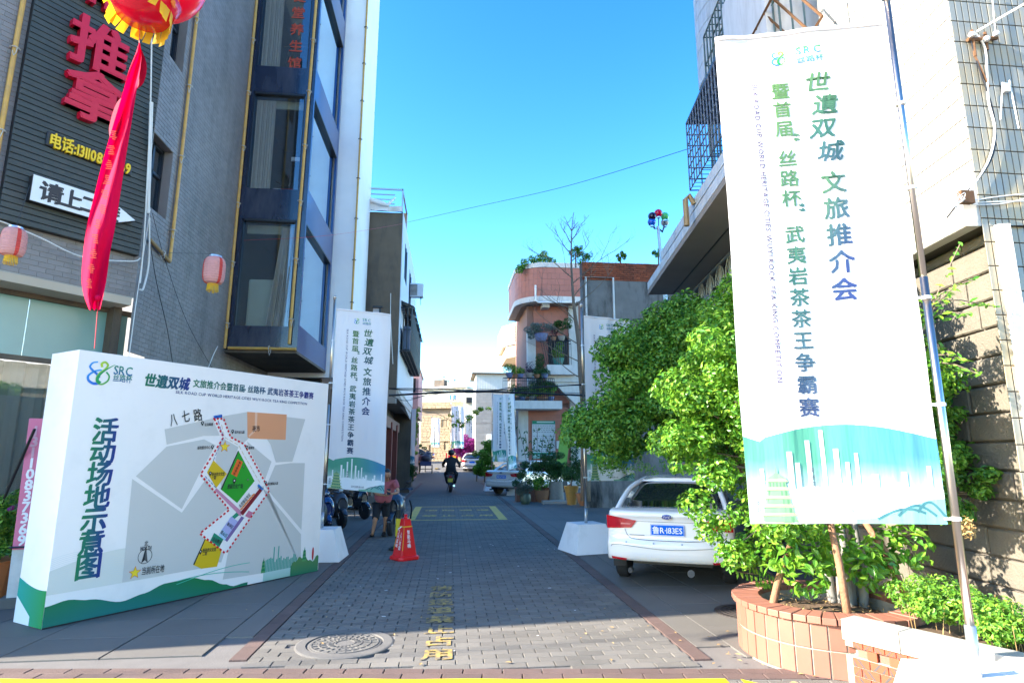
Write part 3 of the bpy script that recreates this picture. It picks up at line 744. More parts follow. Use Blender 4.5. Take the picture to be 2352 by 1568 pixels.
for k in range(4): b.tube([FF(.65 + .18 * k, fw[2][0] + .1, -.5), FF(.75 + .18 * k, fw[2][0] + .9, -.5)], .012, 5)
b.build('clothes_airer', m_mc, bay)
pr = Print(lambda u, v, l: FF(u, v, -.083 + .001 * l))
for i, c in enumerate('健堂养生馆'): pr.ch(c, 1.02, fw[2][0] + 2.05 - i * .47, .34, (.5, .05, .02), .02)
pr.build('window_lettering', M('faded_red_film', (.42, .05, .02), .6), bay)
pipe('yellow pipe up the near corner where the bay meets the tiled wall', [Vector((-4.96, BY - .05, 13.9)), AY(516, 800, BY - .05)], .034, m_ypipe)
pipe('yellow pipe on the outer front corner of the glass bay', [Vector((BX - .08, BY - .05, 14)), AY(664, 790, BY - .05)], .034, m_ypipe)
pipe('yellow pipe lying level along the bottom edge of the bay', [Vector((-4.9, BY - .06, BZ + .03)), Vector((BX + .0, BY - .06, BZ + .03))], .034, m_ypipe)
# below the bay: recess with balusters
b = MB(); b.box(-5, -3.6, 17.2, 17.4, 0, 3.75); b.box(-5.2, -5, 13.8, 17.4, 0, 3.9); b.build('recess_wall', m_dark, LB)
bl = thing('balustrade', 'low grey stone balustrade in the shade behind the parked motorbikes', 'balustrade', (-2.9, 19, 0), world=True)
MB().box(-4.6, -2.0, 19.0, 19.35, 0, .42).build('plinth', m_conc, bl); MB().box(-4.6, -2.0, 19.0, 19.35, 1.02, 1.14).build('handrail', m_conc, bl)
for k in range(9): MB().lathe([(.05, 0), (.08, .1), (.05, .3), (.06, .45), (.05, .6)], -4.5 + k * .29, 19.17, .42, 10).build('baluster', m_conc, bl)
# ---------------------------------------------------------------- white flank wall
wh = thing('white_building', 'plain white flank wall rising behind the glass bay', 'building', (-3.9, 17.1, 0), world=True)
xr = AY(820, 430, 17.05).x
MB().box(-14, xr, 17.03, 19.9, 3.75, 19).build('wall', m_wpaint, wh)
pipe('thin yellow pipe down the street edge of the white wall', [Vector((xr + .03, 17.02, 18)), Vector((xr + .03, 17.02, 5.4))], .03, m_ypipe, wrap=False)
# ---------------------------------------------------------------- brown rendered building
br = thing('brown_building', 'narrow brown rendered building with torn white sheet on its roof frame', 'building', (-2.5, 20, 0), world=True)
xa, xb = AY(818, 490, 20).x, AY(911, 880, 20).x
zt = AY(925, 490, 20).z; zb = AY(900, 890, 20).z
FBr = Fr((xa, 20, 0), (1, 0, 0)); WB = xb - xa
w0 = (AY(888, 0, 20).x - xa, AY(906, 0, 20).x - xa - .02, AY(900, 815, 20).z, AY(900, 708, 20).z)
b = MB(); holed(b, FBr, -4, WB, zb, zt, [w0]); b.quad((xb, 20, zb), (xb, 28.4, zb), (xb, 28.4, zt), (xb, 20, zt)); b.quad((xa - 4, 20, zt), (xb, 20, zt), (xb, 28.4, zt), (xa - 4, 28.4, zt))
b.quad((xa - 4, 20, zb), (xb, 20, zb), (xb, 28.4, zb), (xa - 4, 28.4, zb)); b.quad((xa - 4, 28.4, 0), (xb, 28.4, 0), (xb, 28.4, zt), (xa - 4, 28.4, zt))
b.build('wall', m_brown, br)
w = MB(); w.box(w0[0], w0[1], w0[2], w0[3], -.06, -.04, FBr); w.build('window_pane', M('pale_pane', (.55, .5, .52), .4), br)
w = MB(); w.box(w0[1] - .06, w0[1], w0[2], w0[3], -.04, .02, FBr); w.box(w0[0], w0[1] + .06, w0[3], w0[3] + .06, -.02, .06, FBr); w.build('window_frame', m_frame, br)
# ground floor recess
b = MB(); b.box(xa - 4, xb - .75, 20.6, 28, 0, zb); b.build('shop_wall', m_brown, br)
b = MB()
for k in range(3): b.box(xb - 1.0 - .06 * k, xb - .45, 21.5 + k * 2.4, 21.8 + k * 2.4, 0, zb - .9)
b.build('red_door_post', M('dark_red_paint', (.19, .04, .03), .6), br)
b = MB(); b.box(xb - 1.1, xb - .5, 20.5, 28, zb - 1.15, zb - .75); b.build('shop_beam', M('brown_beam', (.28, .16, .12), .8), br)
b = MB(); b.box(xa - 1, xb - .02, 20.1, 28.3, zb - .28, zb); b.box(xa - 1, xb - .02, 20.1, 20.4, zb - .5, zb - .28); b.build('cantilever_slab', m_soffd, br)
b = MB(); b.quad((xb, 20, zb), (xb, 28.4, zb), (xb - .05, 28.4, zb - .55), (xb - .35, 20.9, zb - .05)); b.build('slab_edge', m_fascia, br)
# roof frame with torn sheet
z0, z1 = zt, AY(928, 437, 20).z
b = MB()
for x in (xa, xb - .04):
    for z_, y_ in ((0, 19.9), (0, 22)): b.box(x, x + .05, y_, y_ + .05, z0, z1)
for z in (z0 + .02, z1 - .05): b.box(xa, xb, 19.9, 19.95, z, z + .05); b.box(xb - .05, xb, 19.95, 22, z, z + .05)
for z in (.18, .36, .52, .7): b.box(xa + .4, xb - .3, 20.1, 20.13, z0 + z, z0 + z + .03)
b.build('roof_frame', m_galv, br)
MB().box(xa - .2, xb - .02, 22, 22.2, z0, z1 - .02).build('roof_shed', m_brown, br)
b = MB(); N = 16
for i in range(N):
    u0, u1 = i / N, (i + 1) / N
    tp = lambda u: z0 + .1 + (z1 - z0 - .15) * (max(0, 1 - u * 1.15) ** 1.4 + (.0 if u < .7 else (u - .7) * .35))
    b.quad((xa + u0 * (xb - xa), 19.86 - .05 * math.sin(u0 * 14), z0), (xa + u1 * (xb - xa), 19.86 - .05 * math.sin(u1 * 14), z0), (xa + u1 * (xb - xa), 19.84 - .09 * math.sin(u1 * 9), tp(u1)), (xa + u0 * (xb - xa), 19.84 - .09 * math.sin(u0 * 9), tp(u0)))
b.tube([(xa + .02, 19.83, z1 - .1), (xa + .4, 19.8, z1 - .45), (xa + .9, 19.78, z1 - .62), (xb - .5, 19.8, z1 - .66), (xb - .25, 19.82, z1 - .35)], [.03, .07, .09, .06, .02], 8)
b.build('torn_sheet', m_wpaint, br, smooth=True)
MB().tube([(AY(835, 500, 19.95).x, 19.93, zt - .05), (AY(835, 500, 19.95).x, 19.93, 5.9)], .035, 8).build('downpipe', m_white, br)
MB().tube([FBr(WB - .3, 7.0, .03), FBr(WB - .28, 6.2, .03), FBr(WB - .14, 4.6, .03)], .012, 5).build('loose_cable', m_wirew, br)
# side face of corrugated steel, with windows, air conditioner and cage
FSd = Fr((xb, 20, 0), (0, 1, 0))
wins = [(1.2, 2.2, 7.9, 9.2), (3.6, 4.8, 7.5, 9.0), (2.2, 3.2, 5.9, 7.0), (4.6, 6.2, 5.0, 6.4)]
rr = bond(.03, 8.36, zb, zt, .21, 9, .012, 0, holes=[])
b = MB()
for r in rr:
    vs = [(zb, zt)]
    for h in wins:
        if r[1] > h[0] and r[0] < h[1]:
            nv = []
            for p_, q_ in vs:
                if h[3] <= p_ or h[2] >= q_: nv.append((p_, q_)); continue
                if h[2] > p_: nv.append((p_, h[2]))
                if h[3] < q_: nv.append((h[3], q_))
            vs = nv
    for p_, q_ in vs: b.chip(r[0], r[1], p_, q_, 0, .035, .012, FSd)
b.build('steel_cladding', m_steel, br, kind='stuff')
for h in wins[:4]:
    w = MB().box(h[0], h[1], h[2], h[3], .004, .012, FSd).build('side_window', m_winblue, br)
    q = MB()
    for c in (h[0], (h[0] + h[1]) / 2, h[1] - .05): q.box(c, c + .05, h[2], h[3], .012, .04, FSd)
    q.build('window_frame', m_frame, w)
def aircon(loc, rz, label):
    t = thing('air_conditioner', label, 'air conditioner', loc, rz)
    MB().box(-.42, .42, -.30, 0, 0, .58).build('casing', m_white, t, bevel=.02)
    b = MB()
    for k in range(9): b.box(-.36, .16, -.315, -.30, .07 + k * .052, .095 + k * .052)
    b.build('grille', m_black, t)
    b = MB()
    for x in (-.3, .3): b.box(x, x + .03, -.32, .02, -.04, 0); b.tube([(x, -.3, -.03), (x, .02, -.28)], .012, 5)
    b.build('bracket', m_rust, t); return t
a = AX(946, 668, xb + .06); aircon((AY(950, 685, a.y).x, a.y, AY(946, 685, a.y).z), R(0), 'white air conditioner on bracket high on the steel-clad side wall')
cg = thing('window_cage', 'dark window cage with ragged awning low on the steel-clad side wall', 'window cage', (xb + .3, 22, 5), world=True)
def cage(parent, fr, u0, u1, v0, v1, d, nu, nv, mat, r=.012, name='bar'):
    b = MB()
    for i in range(nu + 1):
        u = u0 + (u1 - u0) * i / nu; b.tube([fr(u, v0, 0), fr(u, v0, d), fr(u, v1, d), fr(u, v1, 0)], r, 4)
    for j in range(nv + 1):
        v = v0 + (v1 - v0) * j / nv; b.tube([fr(u0, v, 0), fr(u0, v, d), fr(u1, v, d), fr(u1, v, 0)], r, 4)
    for k in range(1, 3):
        for v in (v0, v1): b.tube([fr(u0, v, d * k / 3), fr(u1, v, d * k / 3)], r, 4)
        for u in (u0, u1): b.tube([fr(u, v0, d * k / 3), fr(u, v1, d * k / 3)], r, 4)
    return b.build(name, mat, parent)
za, zc = AY(925, 815, 21).z, AY(925, 718, 21).z
cage(cg, FSd, .25, 6.6, za, zc, .40, 16, 2, m_frame, .018)
MB().box(.3, 6.6, za + .02, za + .06, .05, .38, FSd).build('cage_floor', M('dark_mesh', (.05, .05, .06), .7), cg)
b = MB()
for i in range(20):
    u0 = .2 + i * .33; j = random.uniform(-.06, .06); b.quad(FSd(u0, zc + .25, .02), FSd(u0 + .32, zc + .25, .02), FSd(u0 + .32, zc - .02 + j, .5 + j), FSd(u0, zc + .02 + j, .5 - j))
b.build('awning', m_frame, cg)
MB().box(.4, 5, za + .1, za + .9, .1, .35, FSd).build('stored_goods', m_cage, cg)
# ---------------------------------------------------------------- right: white tiled building
dR = Vector((math.sin(R(8)), math.cos(R(8)), 0)); CR = Vector((4.55, 4.5, 0))
FU = Fr(CR, dR, (0, 0, 1), (-dR.y, dR.x, 0))            # street face of the upper floors, u runs away from the camera
FT = Fr(CR, (1, 0, 0))                                 # strip facing the camera
FW = Fr(CR + Vector((.16, .05, 0)), dR, (0, 0, 1), (-dR.y, dR.x, 0))
RB = thing('tiled_building', 'white tiled building with rough stone ground floor right of the banner', 'building', (5.5, 6, 0), world=True)
zu = 3.56; RT = 13.0
uw = [(2.25, 5.0, 6.75, 9.6)]
b = MB(); holed(b, FU, 0, 6.0, zu, RT, uw); b.quad(FU(0, zu, 0), FU(6, zu, 0), FU(6, zu, -.4), FU(0, zu, -.4))
b.quad(FT(0, 0), FT(6, 0), FT(6, RT), FT(0, RT)); b.quad(FU(0, RT), FU(6, RT), Vector((10.5, 10.5, RT)), Vector((10.5, 4.5, RT)))
b.quad(FU(6, 0), FU(6, RT), Vector((11, 10.5, RT)), Vector((11, 10.5, 0)))
b.build('wall', m_dgrout, RB)
rr = [r for r in bond(.0, 6.0, zu + .005, RT, .058, .205, .010, 0, holes=uw)]
tiles('facade_tile', FU, rr, .007, .0012, m_wtile, RB, 300, 'facade_tile_field', jit=.0005)
rr = [r for r in bond(.002, 1.9, -.02, RT, .066, .215, .010, 0)]
tiles('strip_tile', FT, rr, .007, .0015, m_wtile2, RB, 300, 'strip_tile_field', jit=.0006)
b = MB(); b.box(0, 6.0, zu, 4.0, .004, .13, FU); b.build('lower_band', m_wtile, RB)
tiles('band_tile', Fr(FU(0, 0, .13), FU.u, (0, 0, 1), FU.w), bond(.0, 6, zu + .004, 4.0, .052, .21, .004, 0), .005, .001, m_wtile, RB, 120, 'band_tile_field')
b = MB(); holed(b, FW, -.02, 7.6, -.02, zu, []); b.build('stone_wall_core', m_stonej, RB)
rr = []
v = .02; k = 0
while v < zu - .05:
    h = .245; u = -.02 - random.uniform(0, .4)
    while u < 5.6:
        w = random.choice((.42, .55, .7, .85)); rr.append((max(u, -.01), min(u + w, 5.6) - .02, v, min(v + h, zu) - .018)); u += w
    v += h; k += 1
rr = [r for r in rr if r[1] - r[0] > .05]
tiles('stone_block', FW, rr, .035, .012, m_stone, RB, 200, jit=.006)
MB().box(-.12, .0, .0, zu, -.05, .05, FW).build('white_return', m_wpaint, RB)
# blue window and open iron casement high up behind the banner
q = MB().box(uw[0][0], uw[0][1], uw[0][2], uw[0][3], -.3, -.28, FU).build('blue_window', m_winblue, RB)
q = MB()
for i in range(6): u = uw[0][0] + i * .55; q.box(u, u + .06, uw[0][2], uw[0][3], -.28, -.2, FU)
for v in (6.75, 7.6, 8.5, 9.54): q.box(uw[0][0], uw[0][1], v, v + .06, -.28, -.2, FU)
q.build('window_frame', m_white, RB)
c1 = thing('window_cage', 'dark teal iron bars over the blue window above the large banner', 'window cage', FU(3.5, 7, .4), world=True)
cage(c1, FU, 2.3, 5.6, 6.6, 9.7, .5, 18, 5, M('teal_iron', (.05, .09, .09), .6), .016)
b = MB(); q = Fr(FU(1.7, 7.0, .25), FU.u, (0, 0, 1), FU.w)
for i in range(5): b.tube([q(i * .3, 0, .0), q(i * .3 + .25, .75, .35)], .018, 4)
b.tube([q(0, 0, 0), q(1.2, 0, 0)], .02, 4); b.tube([q(.25, .75, .35), q(1.45, .75, .35)], .02, 4); b.build('open_casement', m_rust, c1)
# curved tiled balcony further up
b = MB(); N = 16; cx, cy = 7.35, 12.6
arc = [(cx - 1.35 * math.sin(a), cy - 1.6 * math.cos(a)) for a in [R(-10 + i * 120 / N) for i in range(N + 1)]]
zb0, zb1 = 10.6, 14
for i in range(N):
    p, q_ = arc[i], arc[i + 1]; b.quad((p[0], p[1], zb0), (q_[0], q_[1], zb0), (q_[0], q_[1], zb1), (p[0], p[1], zb1))
b.add([(cx, cy, zb0)] + [(p[0], p[1], zb0) for p in arc], [(0, i + 1, i + 2) for i in range(N)])
cb = b.build('curved_balcony', m_fascia, RB)
for i in range(N):
    p, q_ = Vector((*arc[i], 0)), Vector((*arc[i + 1], 0)); f = Fr(p, q_ - p); 
    if f.w.dot(Vector((-1, -1, 0))) < 0: f = Fr(q_, p - q_)
    L = (q_ - p).length; t_ = MB()
    for a in range(3):
        for v in range(8): t_.chip(L * a / 3, L * (a + 1) / 3 - .01, zb0 + .02 + v * .45, zb0 + .02 + v * .45 + .43, 0, .012, .003, f)
    t_.build('balcony_tile', m_fascia, cb)
# ---------------------------------------------------------------- canopy building behind the tree
FE = Fr(Vector((4.5, 13.1, 0)) - dR * 6.2, dR, (0, 0, 1), (-dR.y, dR.x, 0))
CB = thing('canopy_building', 'low grey tiled canopy over pale green fan-pattern ironwork', 'building', (5.6, 11, 0), world=True)
z_e, z_t = 5.27, 5.74
b = MB(); b.box(.3, 6.2, z_e, z_e + .10, -2.2, 0, FE); b.build('canopy_soffit', m_soffd, CB)
b = MB(); b.box(.3, 4.6, z_e + .1, z_t, -2.2, -.02, FE); b.box(4.6, 6.2, z_e + .1, z_e + .16, -2.2, -.02, FE); b.build('canopy_body', m_fascia, CB)
rr = [(.3 + i * .075, .3 + i * .075 + .07, z_e + .1, z_e + .27) for i in range(78)] + [(.3 + i * .075, .3 + i * .075 + .07, z_e + .29, z_t) for i in range(57)]
tiles('fascia_tile', FE, rr, .008, .001, m_fascia, CB, 211)
for k in (1, 2): MB().box(.3, 6.1, z_e - .012, z_e - .0, -.55 * k - .02, -.55 * k, FE).build('soffit_joint', m_black, CB)
MB().tube([FE(1.9, z_e + .35, .02), FE(1.9, z_e + .5, .1), FE(1.9, z_e + .42, .16), FE(1.9, z_e - .02, .16)], .045, 8).build('rusty_outlet', m_brpipe, CB)
b = MB(); b.box(.3, 6.0, 0, z_e, -1.5, -1.42, FE); b.build('back_wall', M('dark_grey_interior', (.10, .115, .12), .9), CB)
FSc = Fr(FE(0, 0, -.95), dR, (0, 0, 1), FE.w)
sc_ = MB()
for i in range(56):
    u = .4 + i * .1; sc_.box(u, u + .022, 1.0, 4.62, 0, .022, FSc)
for v in (1.0, 2.0, 3.0, 3.8, 4.62, 4.75, 5.22): sc_.box(.4, 6.0, v, v + .035, -.01, .03, FSc)
sc_.build('upright_bars', m_screen, CB)
for k in range(9):
    q = MB(); u0 = .4 + k * .64; c = u0 + .3
    q.tube([FSc(c + .27 * math.cos(a), 4.88 + .33 * math.sin(a), .01) for a in [math.pi * j / 10 for j in range(11)]], .014, 4)
    for a in (20, 45, 68, 90, 112, 135, 160): q.tube([FSc(c, 4.76, .01), FSc(c + .26 * math.cos(R(a)), 4.88 + .31 * math.sin(R(a)), .01)], .011, 4)
    q.build('fan_arch', m_screen, CB)
q = MB()
for i in range(34):
    u = random.uniform(.6, 3.0); v = random.uniform(3.2, 4.3); q.tube([FSc(u, v, .03), FSc(u + random.uniform(-.15, .15), v + random.uniform(.1, .3), .05)], .01, 4)
q.build('bent_bars', m_screen, CB)
c2 = thing('window_cage', 'blue-grey iron cage projecting over the canopy against the sky', 'window cage', FE(0.2, 6.5, .1), world=True)
u_a = .35; u_b = 2.1
cage(c2, Fr(FE(0, 0, -.6), dR, (0, 0, 1), FE.w), u_a, u_b, 5.95, 7.15, .62, 12, 6, m_cage, .012)
MB().prism([(u_a - .1, 7.15), (u_b, 7.15), (u_b, 7.17), (u_a - .1, 7.2)], -.6, .03, FE).build('cage_roof', m_frame, c2)
MB().box(.2, u_b - .2, 5.75, 9.2, -1.4, -.65, FE).build('upper_wall', m_fascia, CB)
# coloured globe lamp
gp = AY(1513, 560, 15.5); gl_ = thing('globe_lamp_post', 'lamp post with five coloured glass globes above the canopy roof', 'street lamp', (gp.x, 15.5, 6), world=True)
zc_ = AY(1513, 520, 15.5).z
MB().tube([(gp.x + .12, 15.5, 5.8), (gp.x, 15.5, zc_)], [.055, .04], 10).build('pole', m_galv, gl_)
gb = [('red', 1512, 490, 0), ('dark', 1498, 497, -.15), ('green', 1527, 497, .15), ('blue', 1497, 510, -.1), ('white', 1527, 511, .3)]
for cname, x, y, dy in gb:
    c = AY(x, y, 15.5 + dy); s = MB(); s.ball(c, .115, 16, 12); g_ = s.build('globe', m_globes[cname], gl_, smooth=True, label=cname + ' glass globe')
    MB().tube([(gp.x, 15.5, zc_ - .05), (gp.x + (c.x - gp.x) * .6, 15.5 + dy * .6, zc_ - .10), (c.x, c.y, c.z - .10)], .015, 5).build('arm', m_mc, gl_)
    MB().lathe([(.05, -.03), (.05, .02)], c.x, c.y, c.z - .11, 8).build('collar', m_chr, gl_)
# ---------------------------------------------------------------- stained wall with old brick parapet
Yw = 19.5
st = thing('stained_wall', 'mould-stained concrete wall topped by crumbling red brick', 'wall', (6.2, Yw, 0), world=True)
xl, xr_ = AY(1338, 640, Yw).x, 9.5; zt_ = AY(1430, 603, Yw).z; zm = AY(1430, 645, Yw).z
MB().box(xl, xr_, Yw + .02, Yw + .4, 0, zm).build('concrete_wall', m_stain, st)
MB().box(xl, xr_, Yw + .04, Yw + .4, zm, zt_ - .02).build('brick_core', M('dark_mortar', (.10, .07, .06), .95), st)
FSt = Fr((xl, Yw + .04, 0), (1, 0, 0))
tiles('old_brick', FSt, bond(0, xr_ - xl, zm, zt_, .24, .075, .012, .5), .03, .006, m_oldbrick, st, 260, jit=.012, tilt=.03)
b = MB(); x0, x1 = AY(1345, 640, Yw - .02).x, AY(1408, 640, Yw - .02).x; z1_ = AY(1345, 636, Yw - .02).z
b.tube([(x0, Yw - .03, 4), (x0, Yw - .03, z1_), (x1, Yw - .03, z1_), (x1, Yw - .03, 4)], .035, 6); b.build('white_pipe', m_wirew, st)
# ---------------------------------------------------------------- salmon house with curved balconies
HY = 32.0
H = thing('salmon_house', 'salmon tiled house with curved roof balcony and potted plants on its balconies', 'house', (3.8, HY, 0), world=True)
def hx(x, Y=HY): return AY(x, 1000, Y).x
def hz(y, Y=HY): return AY(1260, y, Y).z
xe = hx(1333)
def brickwall(x0, x1, z0, z1, Y, n=80, holes=[], tw=.40, th=.165, depth=.25):
    MB().box(x0, x1, Y + .01, Y + depth, z0, z1).build('wall', m_hgrout, H)
    tiles('wall_tile', Fr((x0, Y + .01, 0), (1, 0, 0)), bond(0, x1 - x0, z0, z1, tw, th, .012, .5), .012, .003, m_hbrick, H, n, 'wall_tile_field', jit=.001)
# ground floor
brickwall(hx(1213), hx(1310), 0, hz(935), HY, 90)
MB().box(hx(1310), xe, HY - .12, HY + .3, 0, hz(690)).build('corner_column', m_trim, H)
MB().box(hx(1190), hx(1213), HY - .08, HY + .3, 0, hz(940)).build('column', m_trim, H)
MB().box(hx(1165), hx(1191), HY + .6, HY + 1.0, hz(1010), hz(940)).build('side_wall', m_trim, H)
MB().box(hx(1213) + .0, 9.5, HY + .25, HY + 6, 0, hz(690)).build('house_body', m_hgrout, H)
# notice board
nb = thing('notice_board', 'large white notice board with green header and footer on the salmon wall', 'notice board', (hx(1246), HY - .05, hz(1050)), world=True)
x0, x1, z0, z1 = hx(1222), hx(1275), hz(1053), hz(966)
MB().box(x0, x1, HY - .06, HY - .0, z0, z1).build('panel', M('notice_white', (.60, .62, .62), .4), nb)
MB().box(x0, x1, HY - .065, HY - .058, z1 - .18, z1).build('header', m_green, nb); MB().box(x0, x1, HY - .065, HY - .058, z0, z0 + .32).build('footer', m_green, nb)
pr = Print(lambda u, v, l: Vector((u, HY - .066 - .001 * l, v)))
random.seed(3)
for r_ in range(13):
    v = z1 - .28 - r_ * .11; u = x0 + .04
    if r_ in (4, 9): continue
    while u < x1 - .06:
        w = random.uniform(.05, .12); pr.poly([(u, v), (u + w, v), (u + w, v + .03), (u, v + .03)], (.25, .25, .25)); u += w + .05
for r_ in range(3): pr.poly([(x0 + .05, z0 + .04 + r_ * .07), (x1 - .06, z0 + .04 + r_ * .07), (x1 - .06, z0 + .07 + r_ * .07), (x0 + .05, z0 + .07 + r_ * .07)], (.6, .7, .65))
pr.poly([(x0 + .25, z1 - .10), (x1 - .08, z1 - .10), (x1 - .08, z1 - .04), (x0 + .25, z1 - .04)], (.6, .7, .65))
pr.build('printed_lines', m_bprint, nb)
# first floor terrace slab and railing
zs0, zs1 = hz(943), hz(925)
MB().box(hx(1150), hx(1282), HY - 1.3, HY, zs0, zs1).build('terrace_slab', m_trim, H)
def railing(parent, x0, x1, y, z0, z1, n, name='railing'):
    b = MB(); b.tube([(x0, y, z1), (x1, y, z1)], .025, 6); b.tube([(x0, y, z0 + .08), (x1, y, z0 + .08)], .016, 6); b.tube([(x0, y, z1 - .14), (x1, y, z1 - .14)], .014, 6)
    for i in range(n + 1): x = x0 + (x1 - x0) * i / n; b.tube([(x, y, z0), (x, y, z1)], .012, 5)
    return b.build(name, m_frame, parent)
zr = AY(1210, 868, HY - 1.3).z; zs1b = zs1
railing(H, hx(1155, HY - 1.25), hx(1275, HY - 1.25), HY - 1.25, zs1b, zr, 26)
brickwall(hx(1228), hx(1310), zs1, hz(700), HY + .1, 60)
MB().box(hx(1212), hx(1232), HY - .05, HY + .3, zs1, hz(760)).build('pilaster', m_trim, H)
# second floor balcony
zb_, zt2 = AY(1260, 860, HY - .8).z, AY(1260, 838, HY - .8).z
MB().box(hx(1258, HY - .8), hx(1325, HY - .8), HY - .95, HY + .1, zb_, zt2).build('balcony_slab', m_trim, H)
MB().box(hx(1258, HY - .8), hx(1325, HY - .8) + .2, HY - .6, HY + .1, zb_ - .35, zb_).build('balcony_beam', m_trim, H)
b = MB(); yb = HY - .85
b.prism([(hx(1268), zb_ - .35), (hx(1325), zb_ - .35), (hx(1325), zb_ - 1.55), (hx(1318), zb_ - 1.5)], -.5, .2, Fr((0, HY, 0), (1, 0, 0), (0, 0, 1), (0, 1, 0))); b.build('sloping_canopy', m_trim, H)
b = MB(); xA, xB = hx(1255, yb), hx(1315, yb); zR = AY(1260, 782, yb).z; b.tube([(xA, yb, zR), (xB, yb, zR)], .03, 6); b.tube([(xA, yb, zR - .16), (xB, yb, zR - .16)], .02, 6)
for i in range(13):
    x = xA + (xB - xA) * i / 12; o_ = -.22 if i < 5 else 0
    b.tube([(x + o_ * 1.2, yb, zR), (x + o_ * .6, yb - .05, (zR + zt2) / 2), (x, yb, zt2)], .014, 5)
b.build('balcony_railing', m_frame, H)
MB().box(hx(1262), hx(1308), HY + .05, HY + .1, zt2, hz(770)).build('balcony_door', m_dark, H)
# top curved balcony
ztp, zw1, zw0, zbt = hz(603, HY - .9), hz(614, HY - .9), hz(680, HY - .9), hz(692, HY - .9)
YC = HY - .9
def rounded(z0, z1, grow, mat, name, tl=False):
    xl_, xr2 = hx(1188, YC + .4), hx(1340, YC); R_ = 1.6
    path = [(xr2, YC)]
    cx_, cy_ = xl_ + R_, YC + R_
    path += [(cx_ - R_ * math.sin(a), cy_ - R_ * math.cos(a)) for a in [math.pi / 2 * i / 10 for i in range(11)]] + [(xl_, YC + 5)]
    g = grow; pp = []
    for i, p in enumerate(path):
        a = Vector(path[max(i - 1, 0)]); c = Vector(path[min(i + 1, len(path) - 1)]); d = (c - a).normalized(); n = Vector((d.y, -d.x)) * -1
        n = Vector((-d.y, d.x)) * -1 if False else Vector((d.y, -d.x)) * -1
        pp.append((p[0] + (-n.x) * -g * 0 + 0, p[1]))
    b = MB(); n_ = len(path)
    ctr = Vector((xr2, YC + 5))
    out = []
    for i, p in enumerate(path):
        a = Vector(path[max(i - 1, 0)]); c = Vector(path[min(i + 1, n_ - 1)]); d = (c - a).normalized(); nrm = Vector((-d.y, d.x)); nrm = nrm if nrm.dot(ctr - Vector(p)) < 0 else -nrm
        out.append(Vector(p) + nrm * g)
    for i in range(n_ - 1): p, q = out[i], out[i + 1]; b.quad((p.x, p.y, z0), (q.x, q.y, z0), (q.x, q.y, z1), (p.x, p.y, z1))
    for z in (z0, z1): b.add([(p.x, p.y, z) for p in out] + [(xr2, YC + 5, z)], [tuple(range(n_ + 1))])
    o = b.build(name, mat, H)
    if tl:
        cum = 0
        for i in range(n_ - 1):
            p, q = out[i], out[i + 1]; f = Fr((q.x, q.y, 0), (p.x - q.x, p.y - q.y, 0)); L = (q - p).length
            rr_ = bond(0, L, z0, z1, .46 if L > 1 else L + .01, (z1 - z0) / 5, .014, .5 if L > 1 else 0)
            tiles('balcony_tile', f, rr_, .012, .003, m_hbrick, H, 30, 'balcony_tile_field')
rounded(zw0, zw1, 0, m_hgrout, 'roof_balcony', True); rounded(zw1, ztp, .05, m_trim, 'balcony_coping'); rounded(zbt, zw0, .05, m_trim, 'balcony_base_band')
rounded(zbt - .02, zbt, -.35, m_soffd, 'balcony_soffit')
MB().box(hx(1245), hx(1262), YC + .3, HY + .5, zbt - .25, zbt - .03).build('soffit_beam', m_trim, H)
MB().box(hx(1252), hx(1310), HY + .05, HY + .2, hz(770), zbt - .03).build('upper_wall', m_hbrick, H)
MB().tube([AY(1230, 655, YC - .1), AY(1230, 690, YC - .1), AY(1236, 694, YC - .1), AY(1322, 694, YC - .1), AY(1322, 690, YC - .1)], .05, 8).build('white_drainpipe', m_white, H)
# lit bay further back
BYY = 40
lb = thing('balcony_block', 'cream and salmon house corner catching sun behind the balcony house', 'house', (3, BYY, 0), world=True)
def bp(x, y, Y=BYY): return AY(x, y, Y)
xA, xM, xC = bp(1157, 0).x, bp(1182, 0).x, bp(1218, 0).x; z0, z1, z2 = bp(0, 812).z, bp(0, 790).z, bp(0, 742).z
xA, xM, xC = AY(1157, 780, BYY).x, AY(1182, 780, BYY).x, AY(1218, 780, BYY).x
z0, z1, z2 = AY(1185, 806, BYY).z, AY(1185, 790, BYY).z, AY(1185, 742, BYY).z
b = MB(); b.prism([(xM, BYY), (xC + 2, BYY), (xC + 2, BYY + 5), (xA, BYY + 5), (xA, BYY + 1.3)], z1, z2, WF); b.build('bay_wall', m_wpaint, lb)
b = MB(); b.prism([(xM + .1, BYY + .1), (xC + 2, BYY + .1), (xC + 2, BYY + 5), (xA + .25, BYY + 5), (xA + .25, BYY + 1)], z0 - .35, z1, WF); b.build('bay_underside', M('cream_render', (.60, .45, .28), .8), lb)
tiles('wall_tile', Fr((xM, BYY - .0, 0), (1, 0, 0)), bond(.03, xC - xM, z1 + .15, z2 - .18, .6, .2, .02, .5), .01, .003, m_hbrick, lb, 60)
MB().box(AY(1207, 780, BYY).x, xC + 3, BYY + .3, BYY + 4, 0, z1).build('wall', m_trim, lb)
MB().tube([AY(1160, 795, BYY - .2), AY(1180, 790, BYY - .2), AY(1204, 791, BYY - .2), AY(1207, 800, BYY - .2), AY(1208, 880, BYY - .2)], .05, 6).build('drainpipe', m_white, lb)
